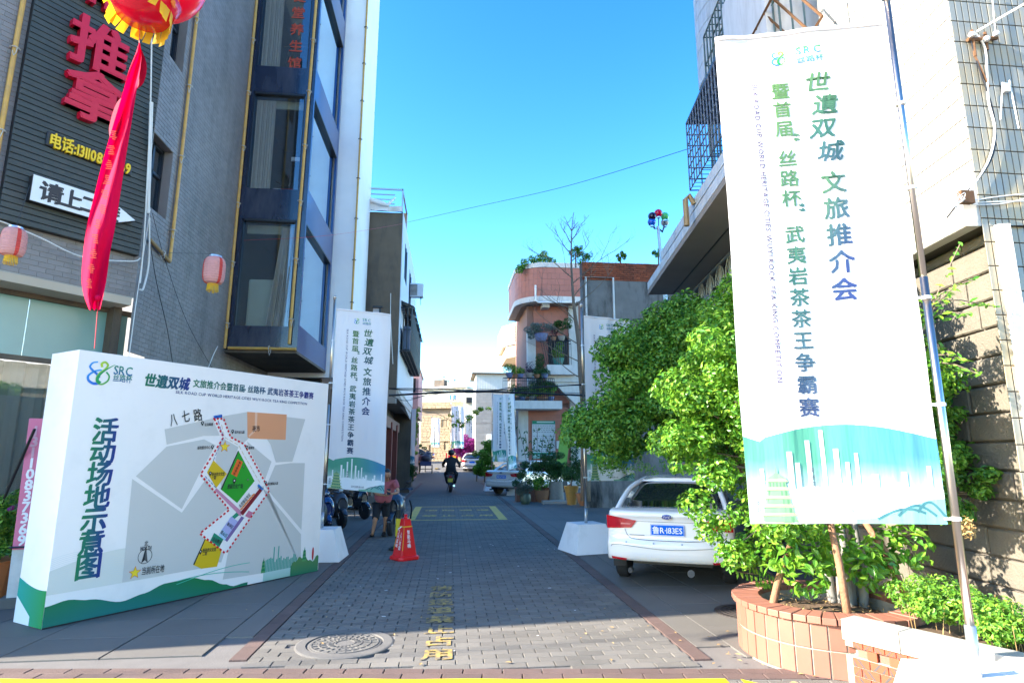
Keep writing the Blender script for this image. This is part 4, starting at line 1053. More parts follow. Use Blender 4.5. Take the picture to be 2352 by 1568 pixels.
# ---------------------------------------------------------------- rise towards the far cross street
def zg(Y): return 0 if Y < 42 else min(1.07, (min(Y, 60) - 42) ** 2 * .0033)
b = MB(); ys = [41.9, 44, 46, 48, 50, 52, 54, 56, 58, 60, 66, 120, 260]
for i in range(len(ys) - 1):
    a, c = ys[i], ys[i + 1]; b.quad((-60, a, zg(a) + .004), (60, a, zg(a) + .004), (60, c, zg(c) + .004), (-60, c, zg(c) + .004))
tag(b.build('far_street', m_pavfar), kind='structure')
b = MB()
for x in (-3.2, -1.2): b.box(x, x + .3, 54.2, 56.8, zg(55) - .02, zg(55.5) + .03)
tag(b.build('faded_road_marking', m_worn if False else m_yelw), kind='structure')
def block(name, label, cat, x0, x1, y0, y1, z0, z1, mat):
    t = thing(name, label, cat, ((x0 + x1) / 2, y0, z0), world=True); MB().box(x0, x1, y0, y1, z0, z1).build('wall', mat, t); return t
bA = block('terraced_house', 'plain brown terraced house in shade directly behind the steel-clad building', 'house', -6.9, -3.5, 28.6, 35.3, 0, 9.5, m_brown)
MB().box(-16, -6.2, 28.6, 35.3, 0, 19).build('unseen_shade_block', m_brown, bA)  # tall block hidden from view, added to keep the salmon house shaded
bB = block('terraced_house', 'plain pale terraced house in shade behind the hanging red sign', 'house', -6.9, -3.7, 36.25, 43.8, 0, 8.5, m_trim)
MB().box(-3.7, -3.66, 38, 40, 0, 2.4).build('door', m_green, bB)
pk = block('pink_house', 'pink rendered house with dark pink brick flank beyond the steel-clad wall', 'house', -9, -2.45, 44, 51, 0, AY(965, 960, 44).z, m_pinkb)
b = MB().box(-9, -2.3, 44.2, 51, AY(965, 955, 44).z, AY(965, 846, 44).z); b.build('upper_wall', m_pink, pk)
FP = Fr((-9, 44, 0), (1, 0, 0)); tiles('flank_brick', FP, bond(4.6, 6.53, .3, AY(965, 960, 44).z, .3, .11, .015), .012, .003, m_pinkb, pk, 60, 'flank_brick_field')
MB().box(-2.75, -2.5, 44.15, 44.22, AY(962, 900, 44).z, AY(962, 868, 44).z).build('window', m_dark, pk)
MB().box(-9, -2.2, 44.1, 51, AY(965, 846, 44).z, AY(965, 843, 44).z).build('coping', m_trim, pk)
bD = block('terraced_house', 'low far house at the left beyond the sunlit cross street', 'house', -30, -6.5, 58.5, 66, 1.0, 7.5, m_trim)
# sandy stone house facing down the street
t20 = R(20); YS = 75
sx = AY(966, 990, YS)
FSn = Fr((sx.x, YS, 0), (math.cos(t20), -math.sin(t20), 0))
def s_uv(x, y):
    d = Vector(ray(x, y)); c = Vector((0, 0, CAMH)); t = (FSn.o - c).dot(FSn.w) / d.dot(FSn.w); p = c + d * t; return (p - FSn.o).dot(FSn.u), p.z
sh = thing('stone_house', 'sunlit sandy stone house with corrugated top storey closing the street', 'house', FSn(3, 1.07), world=True)
uR = s_uv(1069, 990)[0]; zt3 = s_uv(1020, 923)[1]; zr3 = s_uv(1020, 886)[1]
zc3, zd3 = s_uv(1020, 938)[1], s_uv(1020, 954)[1]; zm3 = s_uv(1020, 1012)[1]
def hole(x0, y0, x1, y1): a = s_uv(x0, y1); c = s_uv(x1, y0); return (a[0], c[0], a[1], c[1])
hs_ = [hole(985, 1022, 999, 1041), hole(1020, 1015, 1029, 1033), hole(1014, 962, 1028, 981)]
b = MB(); holed(b, FSn, 0, uR, .8, zt3, hs_); b.box(0, uR, .8, zt3, -6, -.4, FSn); b.build('wall', m_farjoint, sh)
rr = bond(0, uR, 1.07, zd3, .52, .19, .02, .5, holes=hs_, var=.25)
tiles('stone_block', FSn, rr, .06, .03, m_farstone, sh, 120, 'stone_block_field', jit=.02)
tiles('stone_block', Fr(FSn(0, 0, .45), FSn.u), bond(-.3, uR + .2, zc3, zt3, .6, .2, .02, .5, var=.2), .06, .03, m_farstone, sh, 40, 'stone_block_field', jit=.02)
MB().box(-.3, uR + .2, zc3, zt3, -.4, .44, FSn).build('balcony_band', m_farjoint, sh)
MB().box(0, uR + .1, zm3 - .03, zm3 + .12, .0, .16, FSn).build('string_course', m_farstone, sh)
for h in hs_:
    q = MB().box(h[0], h[1], h[2], h[3], -.3, -.25, FSn).build('window', m_dark, sh)
    w = MB()
    for i in range(4): u = h[0] + (h[1] - h[0]) * (i + .3) / 4; w.box(u, u + .12, h[2], h[3], -.2, -.05, FSn)
    w.box(h[0] - .1, h[1] + .1, h[2] - .12, h[2], -.1, .1, FSn); w.build('window_bars', m_farstone, q)
bm_ = MB(); n = 62
for i in range(n):
    u = uR * i / n; bm_.box(u, u + uR / n * .5, zt3, zr3 - .25, -.3, -.18, FSn)
bm_.box(0, uR, zt3, zr3 - .1, -.5, -.3, FSn)
bm_.build('corrugated_storey', M('cream_corrugated', (.62, .62, .54), .6), sh)
MB().prism([(0, zr3 - .35), (uR + .1, zr3 - .2), (uR + .1, zr3 + .0), (0, zr3 - .15)], -5, .2, FSn).build('metal_roof', m_steel, sh)
w0 = hole(1032, 906, 1045, 917); MB().box(w0[0], w0[1], w0[2], w0[3], -.18, -.1, FSn).build('blue_window', m_winblue, sh)
w0 = ((w0[0] + w0[1]) / 2, 0); a_, c_ = hole(1032, 906, 1045, 917)[2:]; MB().box(w0[0] - .08, w0[0] + .08, a_, c_, -.1, -.06, FSn).build('window_mullion', m_white, sh)
tk = thing('roof_tank', 'square brown water tank on legs on the stone house roof', 'water tank', FSn(2, zr3, -2), world=True)
h = hole(984, 867, 1008, 884); b = MB().box(h[0], h[1], h[2], h[3], -3, -1.8, FSn)
for u in (h[0] + .1, h[1] - .2): b.box(u, u + .1, zr3 - .3, h[2], -2.2, -2, FSn)
b.build('tank_body', m_brown, tk)
for i, (x0, y0, x1, y1, lab) in enumerate(((999, 858, 1007, 868, 'small steel roof tank standing above the brown tank'), (1010, 869, 1018, 884, 'middle steel roof tank right beside the brown tank'), (1023, 866, 1033, 884, 'rightmost steel roof tank on the stone house'))):
    h = hole(x0, y0, x1, y1); t = thing('steel_tank', lab, 'water tank', FSn((h[0] + h[1]) / 2, h[2], -2.4), world=True)
    c = FSn((h[0] + h[1]) / 2, 0, -2.4); r_ = (h[1] - h[0]) / 2
    MB().lathe([(r_ * .9, h[2]), (r_, h[2] + .1), (r_, h[3] - .15), (r_ * .6, h[3])], c.x, c.y, 0, 14).build('tank_body', m_chrome, t); MB().tube([(c.x - r_ * .8, c.y, zr3 - .4), (c.x - r_ * .8, c.y, h[2] + .1)], .05, 5).build('leg', m_frame, t)
# grey block building right of it
YG = 58
gb_ = thing('grey_building', 'grey block building with pale corrugated upper storey left of the green sign', 'building', (4, YG, 1), world=True)
xg0, xg1 = AY(1092, 1000, YG).x, AY(1172, 1000, YG).x + 3; zg1, zg2 = AY(1130, 897, YG).z, AY(1130, 858, YG).z
MB().box(xg0, xg1, YG, YG + 8, .8, zg1).build('wall', m_blueg, gb_)
tiles('wall_block', Fr((xg0, YG, 0), (1, 0, 0)), bond(0, xg1 - xg0 - 2.5, 1.2, zg1, .7, .26, .02), .02, .006, m_blueg, gb_, 120, 'wall_block_field')
b = MB(); nn = 26
for i in range(nn): u = xg0 + (xg1 - xg0) * i / nn; b.box(u, u + .12, YG - .06, YG, zg1, zg2 - .05)
b.box(xg0, xg1, YG, YG + 6, zg1, zg2 - .05); b.build('corrugated_storey', M('pale_corrugated', (.60, .61, .56), .6), gb_)
MB().box(xg0 - .4, xg1, YG - .4, YG + 6, zg2 - .05, zg2 + .06).build('roof_edge', m_brown, gb_)
MB().box(AY(1118, 1000, YG).x, AY(1130, 1000, YG).x, YG - .12, YG - .03, AY(1120, 1016, YG).z, AY(1120, 997, YG).z).build('white_panel', m_white, gb_)
cr = thing('cream_house', 'narrow cream wall squeezed between the stone house and the grey building', 'house', (2.5, 70, 1), world=True)
MB().box(AY(1066, 1000, 70).x, AY(1100, 1000, 70).x, 70, 74, .9, AY(1080, 893, 70).z).build('wall', M('cream_wall', (.62, .55, .42), .8), cr)
MB().box(AY(1070, 1000, 70).x, AY(1082, 1000, 70).x, 69.7, 70, AY(1075, 925, 70).z, AY(1075, 913, 70).z).build('vent_grille', m_black, cr)
# concrete tank block on the terrace behind
t = thing('roof_tank', 'streaked concrete tank block on a rusty ledge above the potted terrace', 'water tank', (3.2, 44, 6), world=True)
YT = 44; MB().box(AY(1178, 850, YT).x, AY(1209, 850, YT).x, YT, YT + 1.2, AY(1190, 860, YT).z, AY(1190, 829, YT).z).build('tank_body', m_stain, t)
MB().box(AY(1172, 850, YT).x, AY(1212, 850, YT).x, YT - .2, YT + 2, AY(1190, 866, YT).z, AY(1190, 861, YT).z).build('ledge', m_rust, t)
MB().box(AY(1175, 850, YT).x, AY(1215, 850, YT).x, YT + .3, YT + 3, 0, AY(1190, 866, YT).z).build('support_wall', m_stain, t)
# green signboard with characters
YN = 42; x0, x1 = AY(1182, 1040, YN).x, AY(1217, 1040, YN).x; z0, z1 = AY(1200, 1061, YN).z, AY(1200, 1020, YN).z
t = thing('green_sign', 'green signboard with white characters partly hidden by the paired banners', 'sign', (x0, YN, z0), world=True)
MB().box(x0, x1 - .18, YN, YN + .06, z0, z1).build('board', m_green, t); MB().box(x1 - 1.2, x1 - 1.15, YN + .07, YN + .12, 0, z1).build('post', m_mc, t)
pr = Print(lambda u, v, l: Vector((u, YN - .004 - .001 * l, v)))
pr.ch('电', x1 - .98, (z0 + z1) / 2 - .1, .44, (.8, .8, .75), .03); pr.ch('站', x1 - .5, (z0 + z1) / 2 - .1, .44, (.8, .8, .75), .03); pr.build('lettering', m_pwhite, t)
# red hanging signboard
YR = 36; x0, x1 = AY(919, 1030, YR).x, AY(942, 1030, YR).x; z0, z1 = AY(930, 1056, YR).z, AY(930, 1006, YR).z
t = thing('red_sign', 'red signboard with large yellow characters hanging under the white banner', 'sign', (x0, YR, z0), world=True)
MB().box(x0, x1, YR, YR + .08, z0, z1).build('board', m_redsign, t)
pr = Print(lambda u, v, l: Vector((u, YR - .004 - .001 * l, v))); hh = (z1 - z0)
for i, c in enumerate('君豪公寓'): pr.ch(c, x0 + (x1 - x0) * .36, z1 - hh * (.13 + i * .2), hh * .21, (.8, .6, .02), .05)
for i in range(5): pr.poly([(x0 + (x1 - x0) * .72, z1 - hh * (.10 + i * .15)), (x0 + (x1 - x0) * .92, z1 - hh * (.10 + i * .15)), (x0 + (x1 - x0) * .92, z1 - hh * (.2 + i * .15)), (x0 + (x1 - x0) * .72, z1 - hh * (.2 + i * .15))], (.45, .25, .5))
pr.poly([(x0 + .05, z0 + hh * .05), (x1 - .05, z0 + hh * .05), (x1 - .05, z0 + hh * .09), (x0 + .05, z0 + hh * .09)], (.8, .6, .02))
pr.build('lettering', m_bprint, t)
# kiosk sign and striped barrier far away
t = thing('advert_stand', 'small red framed orange advert stand in front of the stone house', 'sign', (-.2, 68, 1.07), world=True)
x0 = AY(1043, 1045, 68).x * 0 + AY(1029, 1050, 68).x; MB().box(x0, x0 + 1.1, 68, 68.1, 1.1, 1.75).build('frame', m_redsign, t); MB().box(x0 + .25, x0 + .85, 67.97, 68, 1.25, 1.65).build('panel', m_ysign, t); MB().box(x0 - .25, x0 - .1, 68, 68.1, 1.07, 2.0).build('post', m_redsign, t)
t = thing('low_barrier', 'low dark red slatted barrier beside the purple bougainvillea', 'barrier', (1.5, 60, 1.07), world=True)
for i in range(12): MB().box(AY(1058, 1050, 62).x + i * .15, AY(1058, 1050, 62).x + i * .15 + .1, 62, 62.05, 1.07, 1.55).build('slat', M('dark_red_slat', (.2, .04, .04), .7), t)
# overhead cables
def cable(name, label, pts, r, mat, n=10):
    t = MB().tube(spline(pts, n), r, 5).build(name, mat); return tag(t, label, 'cable')
Yc = 17.5
def CP(x, y, Y=Yc): return AY(x, y, Y)
cable('overhead_cable', 'thick lower black cable bundle crossing the street', [CP(893, 908), CP(1000, 902), CP(1100, 899), CP(1220, 903), CP(1345, 908)], .030, m_wire)
cable('overhead_cable', 'upper black cable of the bundle crossing the street', [CP(893, 892), CP(1000, 893), CP(1100, 897), CP(1200, 893), CP(1300, 885), CP(1345, 882)], .016, m_wire)
cable('overhead_cable', 'middle black cable sagging just above the thick bundle', [CP(893, 893), CP(960, 897), CP(1100, 901), CP(1180, 890), CP(1345, 884)], .012, m_wire)
cable('overhead_cable', 'thin black cable curving down to the steel-clad corner', [CP(945, 915), CP(1000, 905), CP(1100, 894), CP(1290, 901), CP(1345, 903)], .009, m_wire)
cable('overhead_cable', 'loose thin cable looping under the bundle at its left end', [CP(893, 905), CP(920, 918), CP(945, 918), CP(985, 903)], .007, m_wire)
A_, B_ = AY(925, 513, 22), AY(1588, 340, 9.5)
cable('thin_wire', 'thin wire rising across the open sky to the iron cage', [A_, AY(1080, 478, 17), AY(1300, 428, 13.5), B_], .006, m_wire)
cable('red_string', 'thin reddish string running from the bay to the brown building', [AY(560, 552, 13.5), AY(760, 540, 13.4), AY(925, 514, 19.8)], .003, m_redsign)
cable('shadow_cable', 'black overhead cable crossing high over the foreground street', [Vector((-28, 2.2, 7.6)), Vector((-13, 3.9, 6.9)), Vector((6, 6.2, 7.4))], .014, m_wire)
# ---------------------------------------------------------------- printed banners
cg1, cg2, cb1, cb2 = (.09, .20, .06), (.02, .10, .08), (.015, .04, .15), (.035, .02, .17)
def tcol(t):
    return lerp3(cg1, cg2, t / .45) if t < .45 else lerp3(cg2, cb2, (t - .45) / .5)
def logo(P, cu, cv, s, L=2):
    """two interlaced figure-of-eight ribbons, blue and green"""
    bl, b2, gr, g2 = (.01, .10, .55), (.03, .35, .75), (.0, .30, .08), (.45, .62, .03)
    f = lambda pts: spline([(cu + x * s, cv + y * s) for x, y in pts], 7)
    P.stroke(f([(-.15, .62), (-.45, .52), (-.60, .25), (-.42, .02), (-.12, -.2), (.05, -.45)]), (.045 * s, .09 * s), (b2, bl), L)
    P.stroke(f([(.15, .1), (-.25, -.02), (-.62, -.35), (-.58, -.68), (-.25, -.86), (.05, -.80)]), (.05 * s, .10 * s), (b2, bl), L)
    P.stroke(f([(.16, .30), (.10, .52), (.30, .66), (.50, .48), (.36, .18), (.05, -.12), (-.1, -.42), (-.05, -.74), (.25, -.86), (.6, -.60), (.66, -.25), (.45, .0)]), (.075 * s, .05 * s), (g2, gr), L + 1)
    P.stroke(f([(.98, .58), (.62, .32), (.25, .0), (.02, -.30), (-.05, -.62), (.15, -.80)]), (.012 * s, .115 * s), (gr, gr), L + 2)
def artwork(P, W, H, big=False):
    """bottom scenery: green and blue hill, pale towers, pagoda"""
    n = 34; us = [W * i / n for i in range(n + 1)]
    def hilltop(u):
        t = u / W; return H * ((.158 - t * .12) if t < .1 else .146 + .030 * math.sin((t - .1) / .9 * math.pi * .9 + .25))
    P.area(us, hilltop, 0, lambda u, v: lerp3(lerp3((.08, .32, .21), (.06, .24, .42), max(0, (u / W - .45) * 1.9)), (.68, .80, .78), max(0, 1.25 - v / (H * .085))), 1, 8)
    random.seed(11)
    for i in range(30):
        u = W * (.10 + .028 * i); w = W * random.uniform(.012, .026); h = H * random.uniform(.05, .075)
        P.poly([(u, H * .02), (min(u + w, W * .995), H * .02), (min(u + w, W * .995), h), (u, h)], lambda a, v: (.78, .86, .86), 2)
    for t, w, h in ((.075, .028, .098), (.22, .04, .128), (.26, .035, .108), (.325, .036, .148), (.405, .03, .166), (.47, .036, .132), (.525, .028, .108), (.575, .026, .124), (.80, .04, .09), (.93, .03, .10), (.65, .05, .086)):
        w *= .72; u = t * W; P.area([u, u + w * W * .5, u + w * W], H * h, H * .05, lambda a, v: (.80, .85, .84), 3, 4)
        P.poly([(u + w * W * .62, H * .055), (u + w * W, H * .055), (u + w * W, H * h * .985), (u + w * W * .62, H * h * .985)], (.62, .74, .72), 4)
    P.area(us, lambda u: H * (.062 + .004 * math.sin(u / W * 23)), 0, lambda u, v: lerp3((.82, .86, .86), (.45, .66, .74), max(0, min(1, .9 - (u / W) * 3.2)) if v < H * .04 else 0), 4, 4)
    P.area([W * t for t in (.0, .08, .17)], H * .031, H * .0295, (.85, .88, .9), 5)
    P.area([W * (.55 + .45 * i / 14) for i in range(15)], lambda u: H * (.004 + .036 * (1 - math.cos(min(1, (u / W - .55) / .40) * math.pi)) / 2 + .004 * math.sin(u / W * 14)), 0, lambda u, v: lerp3((.22, .45, .28), (.20, .42, .44), (u / W - .55) * 2.2), 5, 3)
    for k in range(3):
        f = lambda t: (W * (.66 + .10 * k + .24 * t * (1 - .2 * k)), H * (.008 + .006 * k + .018 * math.sin(t * math.pi * (.8 + .2 * k))))
        P.stroke([f(i / 8) for i in range(9)], .0022 * H, ((.05, .18, .2), (.05, .18, .2)), 6)
    cx = W * .155; z = .003
    P.poly([(cx - W * .13, 0), (cx + W * .13, 0), (cx + W * .10, H * .008), (cx - W * .10, H * .008)], (.50, .52, .30), 6)
    for k in range(5):
        w = W * (.088 - .010 * k); P.poly([(cx - w, H * z), (cx + w, H * z), (cx + w * .94, H * (z + .011)), (cx - w * .94, H * (z + .011))], (.16, .34, .17), 7)
        for j in (-2, -1, 0, 1, 2): P.poly([(cx + j * w * .36 - w * .07, H * (z + .001)), (cx + j * w * .36 + w * .07, H * (z + .001)), (cx + j * w * .36 + w * .07, H * (z + .0095)), (cx + j * w * .36 - w * .07, H * (z + .0095))], (.09, .22, .11), 8)
        P.poly([(cx - w * 1.28, H * (z + .0105)), (cx + w * 1.28, H * (z + .0105)), (cx + w * .86, H * (z + .016)), (cx - w * .86, H * (z + .016))], (.36, .48, .22), 8); z += .0152
    P.poly([(cx - W * .05, H * z), (cx + W * .05, H * z), (cx + W * .006, H * (z + .011)), (cx - W * .006, H * (z + .011))], (.16, .34, .17), 8)
    P.poly([(cx - W * .005, H * (z + .01)), (cx + W * .005, H * (z + .01)), (cx, H * (z + .026))], (.16, .34, .17), 8)
    if big is not None:
        P.text('泉州湾跨海大桥', W * .42, H * .02, H * .012, (.08, .08, .12), .004, layer=9, width=W * .22)
        for i, c in enumerate('姑嫂塔'): P.ch(c, W * .045, H * (.050 - i * .0115), H * .0115, (.08, .10, .14), .004, layer=9)
        for i, c in enumerate('泉州湾'): P.ch(c, W * .345, H * (.094 - i * .0125), H * .0115, (.08, .08, .12), .004, layer=9)
def full_print(P, W, H, small=True):
    logo(P, W * .375, H * .939, H * .0195)
    P.text('SRC', W * .475, H * .949, H * .0225, lambda u, v: lerp3((.05, .22, .50), (.06, .34, .10), (v / H - .942) / .014), .012, width=W * .16)
    P.text('丝路杯', W * .48, H * .928, H * .0165, lambda u, v: lerp3((.04, .18, .45), (.06, .30, .14), (v / H - .922) / .012), .012, width=W * .16)
    for i, c in enumerate('世遺双城'):
        P.ch(c, W * (.60 + (.02 if i % 2 else -.01)), H * (.873 - i * .0515), H * .046, lambda u, v: tcol((.9 - v / H) * 2.2 + .15), .022, shear=.2, wid=1.1, layer=3)
    for i, c in enumerate('文旅推介会'): P.ch(c, W * .615, H * (.652 - i * .0548), H * .0475, lambda u, v: lerp3(tcol(.22), cb1, (.68 - v / H) / .26 + (u / W - .58) * 3), .022, layer=3)
    s = '暨首届“丝路杯”武夷岩茶茶王争霸赛'; v = .862
    for c in s:
        if c in '“”': P.ch(c, W * (.455 if c == '“' else .44), H * (v + .008), H * .046, tcol(.3 if c == '“' else .5), .02, rot=R(-90), layer=3); v -= .024 if c == '“' else .034
        else: P.ch(c, W * .37, H * v, H * .0375, lambda a, q: tcol((.9 - q / H) * 1.05), .02, layer=3); v -= .0425
    P.text('SILK ROAD CUP WORLD HERITAGE CITIES WUYI ROCK TEA KING COMPETITION', W * .222, H * .885, H * .0145, (.06, .045, .15), .006, rot=R(-90), width=H * .63, layer=3)
    artwork(P, W, H, True if small else None)
def banner_stand(loc, rz, W, H, zb, side, label, group='printed event banners on white base boxes', base=True, seed=1, amp=.02, detail=True, slope=0, polex=0, pole_r=.021):
    t = thing('banner_stand', label, 'banner', loc, rz, group)
    gap = .045
    def fn(u, v, layer=0):
        k = u / W if side < 0 else 1 - u / W                            # 0 at the pole, 1 at the free edge
        x = (gap + u) if side < 0 else (-gap - W + u)
        w = k * amp * (math.sin(u * 11 + seed + v * .6) + .5 * math.sin(u * 23 + v * 1.7 + seed * 2))
        w += .004 * math.sin(v * 9 + seed) * (1 - k)
        sag = -.012 * k * k + slope * k
        return Vector((x + .006 * math.sin(v * 3 + seed) * k, w - .0012 * layer, zb + v + sag))
    b = MB(); nu, nv = 26, 40
    P = [fn(W * i / nu, H * j / nv) for j in range(nv + 1) for i in range(nu + 1)]
    b.add(P, [(j * (nu + 1) + i, j * (nu + 1) + i + 1, (j + 1) * (nu + 1) + i + 1, (j + 1) * (nu + 1) + i) for j in range(nv) for i in range(nu)])
    cl = b.build('cloth', m_cloth, t, smooth=True)
    b = MB(); 
    for j in (0, 1): b.tube([fn(W * i / nu, H * .992, 3 + 0) if j == 0 else fn(W * i / nu, H * .958, 2) for i in range(nu + 1)], .010 if j == 0 else .0015, 5)
    b.build('top_hem', m_cloth, cl)
    pr = Print(fn)
    full_print(pr, W, H, detail); pr.build('print', m_print, cl)
    top = zb + H + .16
    b = MB().tube([(0, 0, .60), (0, 0, zb + H * .45)], pole_r, 14); b.build('pole', m_chrome, t, smooth=True)
    MB().tube([(0, 0, zb + H * .45), (0, 0, top)], pole_r * .86, 14).build('upper_pole', m_chrome, t, smooth=True)
    MB().tube([(0, 0, .46), (0, 0, .72)], pole_r * 1.28, 14).build('sleeve', m_galv, t, smooth=True)
    f = MB(); f.ball((0, 0, top + .035), .032, 12, 8); f.lathe([(.02, 0), (.032, .012), (.018, .02)], 0, 0, top - .01, 12); f.build('finial', m_chrome, t, smooth=True)
    sgn = 1 if side < 0 else -1
    for k in (.0, .2, .4, .62, .80) if side > 0 else (.01, .33, .56, .80):
        q = MB(); z = zb + H * k + .02
        q.lathe([(pole_r + .002, 0), (pole_r + .006, .002), (pole_r + .006, .018), (pole_r + .002, .02)], 0, 0, z, 12); q.box(0, sgn * (gap + .015), -.012, -.006, z + .003, z + .017) if sgn > 0 else q.box(-(gap + .015), 0, -.012, -.006, z + .003, z + .017)
        q.build('clip', m_white, t)
    if base:
        a, c = .38, .255
        MB().add([(-a, -a, 0), (a, -a, 0), (a, a, 0), (-a, a, 0), (-c, -c, .47), (c, -c, .47), (c, c, .47), (-c, c, .47)], [(0, 3, 2, 1), (4, 5, 6, 7), (0, 1, 5, 4), (1, 2, 6, 5), (2, 3, 7, 6), (3, 0, 4, 7)]).build('base_box', m_box, t, bevel=.004)
    return t
G_ = 'printed event banners on white base boxes'
bigp = (2.775, 3.17)
rzb = math.atan2(3.17 - 3.43, 2.68 - 1.66)
s1 = banner_stand((bigp[0], bigp[1], 0), rzb, 1.04, 3.13, 1.235, 1, 'largest white event banner on the steel pole in the right foreground', amp=.013, seed=2.2, pole_r=.0215)
pL = G(739, 1212, .47)
s2 = banner_stand((pL.x, pL.y, 0), R(-2), .93, 3.02, 1.10, -1, 'white event banner on the pole between the map board and the man on the scooter', amp=.02, seed=.7, slope=-.08)
pR = G(1346, 1200, .47)
s3 = banner_stand((pR.x, pR.y, 0), R(14), .96, 3.0, 1.18, -1, 'white event banner half hidden by the dark tree behind the parked sedan', amp=.02, seed=4)
p4 = G(1178, 1135, .3)
p4 = G(1190, 1136)
s4 = banner_stand((p4.x, p4.y, 0), R(58), .95, 3.15, 1.15, 1, 'tilted narrow-looking event banner in front of the second white sedan', amp=.07, seed=5, slope=.0)
s4.rotation_euler = (0, R(-5), R(58))
x5 = AY(1130, 1040, 29.8).x
s5 = banner_stand((x5, 29.8, 0), R(2), .98, 3.28, 1.36, -1, 'creased event banner directly behind the tilted one by the second sedan', amp=.06, seed=8)
def far_banner(x, y0, y1, Y, rz, label, sc):
    top = AY(x, y0, Y); s = sc * .92
    o = dup(s5, (top.x, Y, 0), rz, s, label, G_); o.location.z = top.z - (1.36 + 3.28) * s; return o
s5['label'] = 'creased event banner directly behind the tilted one by the second sedan'
far_banner(991, 960, 1030, 70, R(-12), 'leftmost of the three pale blue far banners before the stone house', 1.08)
far_banner(1037, 932, 1030, 54, R(4), 'tallest of the three pale blue far banners with a white base box', 1.22)
far_banner(1070, 953, 1020, 68, R(8), 'far banner standing behind the purple bougainvillea', 1.1)
far_banner(916, 938, 1050, 37.5, R(-3), 'white event banner hanging above the red signboard', 1.12)
far_banner(908, 945, 1050, 44, R(40), 'sliver of a banner just left of the one above the red signboard', 1.12)
# ---------------------------------------------------------------- map board
A_ = Vector((-3.79, 6.52, 0)); B_ = Vector((-1.83, 9.33, 0)); LBd = (B_ - A_).length
FM = Fr(A_, B_ - A_); HB = 2.68
def mb(x, y):
    d = Vector(ray(x, y)); c = Vector((0, 0, CAMH)); t = (A_ - c).dot(FM.w) / d.dot(FM.w); p = c + d * t; return ((p - A_).dot(FM.u), p.z)
mp = thing('map_board', 'large white box-like event map board standing at the left kerb', 'display board', A_, world=True)
MB().box(0, LBd, .0, HB, -.55, 0, FM).build('board_body', m_board, mp, bevel=.004)
P = Print(lambda u, v, l: FM(u, v, .0015 + .0007 * l))
def poly(pts, col, L=1): P.poly([mb(*p) for p in pts], col, L)
# grey town blocks of the plan
grey = (.57, .545, .51)
for pts in ([(378, 986), (655, 940), (656, 945), (672, 948), (655, 1010), (500, 996), (490, 975), (385, 1012)][:0] or [(511, 757 + 230), (517, 1059), (653, 1030), (665, 1026), (700, 940 + 90), (663, 955)][:0],):
    pass
def crop(x, y): return (x * .4464 * .7389, (1050 + y * .4464) * .7389)      # sketch units of the plan
def cp(pts, col, L=1): poly([crop(*p) for p in pts], col, L)
cp([(1145, 635), (1480, 560), (1530, 680), (1420, 680), (1160, 742)], grey)
cp([(1550, 545), (1720, 515), (2125, 565), (2035, 860), (1920, 865), (1885, 745), (1815, 640), (1790, 640), (1740, 690), (1690, 735), (1610, 690)], grey)
cp([(945, 962), (1160, 755), (1420, 705), (1500, 745), (1390, 940), (1265, 1190)], grey)
cp([(920, 980), (1265, 1215), (1430, 985), (1580, 1190), (1390, 1360), (1420, 1400), (1345, 1575), (1400, 1602), (850, 1700)], grey)
cp([(2020, 870), (2122, 870), (2098, 1335), (1850, 1040), (1915, 885)], grey)
cp([(1720, 720), (1890, 860), (1845, 985), (1730, 770)], grey)
cp([(1830, 1050), (2095, 1365), (2095, 1590), (1550, 1680), (1590, 1480), (1870, 1070)], grey)
cp([(1555, 700), (1660, 760), (1640, 810), (1540, 1040), (1500, 840), (1530, 730)], grey)
cp([(1420, 1410), (1560, 1500), (1540, 1560), (1400, 1560)], grey)
cp([(1720, 514), (1996, 533), (1988, 709), (1740, 700), (1722, 690)], (.72, .30, .14), 2)
cp([(1775, 518), (1792, 518), (1786, 640), (1735, 690), (1728, 680), (1772, 635)], (.78, .45, .30), 3)
cp([(1660, 785), (1772, 995), (1650, 1148), (1537, 1053)], (.01, .30, .01), 2)
cp([(1655, 785), (1663, 785), (1545, 1055), (1535, 1050)], (.02, .03, .02), 3)
cp([(1652, 842), (1690, 862), (1648, 968), (1608, 945)], (.75, .12, .01), 3)
cp([(1485, 850), (1580, 945), (1505, 1043), (1440, 935)], (.66, .42, .0), 2)
cp([(1425, 1395), (1545, 1470), (1510, 1590), (1400, 1605), (1345, 1578)], (.66, .42, .0), 2); cp([(1425, 1395), (1430, 1400), (1352, 1578), (1343, 1575)], (.02, .03, .02), 3)
cp([(1812, 1040), (1830, 1055), (1690, 1235), (1670, 1215)], (.22, .0, .01), 3)
cp([(1505, 1043), (1690, 1215), (1672, 1240), (1495, 1060)], (.55, .22, .33), 3)
cp([(1610, 1240), (1655, 1275), (1590, 1370), (1545, 1330)], (.40, .40, .66), 3); cp([(1545, 1330), (1590, 1370), (1565, 1410), (1522, 1370)], (.40, .58, .78), 3)
cp([(1680, 1240), (1700, 1250), (1580, 1418), (1565, 1405)], (.20, .12, .30), 3); cp([(1490, 1355), (1555, 1400), (1525, 1455), (1462, 1412)], (.01, .24, .13), 3)
cp([(1655, 1205), (1672, 1225), (1620, 1270), (1605, 1250)], (.01, .24, .13), 2)
cp([(1730, 1200), (1762, 1215), (1738, 1255), (1705, 1238)], (.55, .16, .26), 3); cp([(1485, 542), (1545, 532), (1548, 552), (1488, 562)], (.01, .13, .5), 4)
cp([(1800, 1015), (1835, 1050), (1822, 1060), (1790, 1028)], (.01, .16, .5), 5)
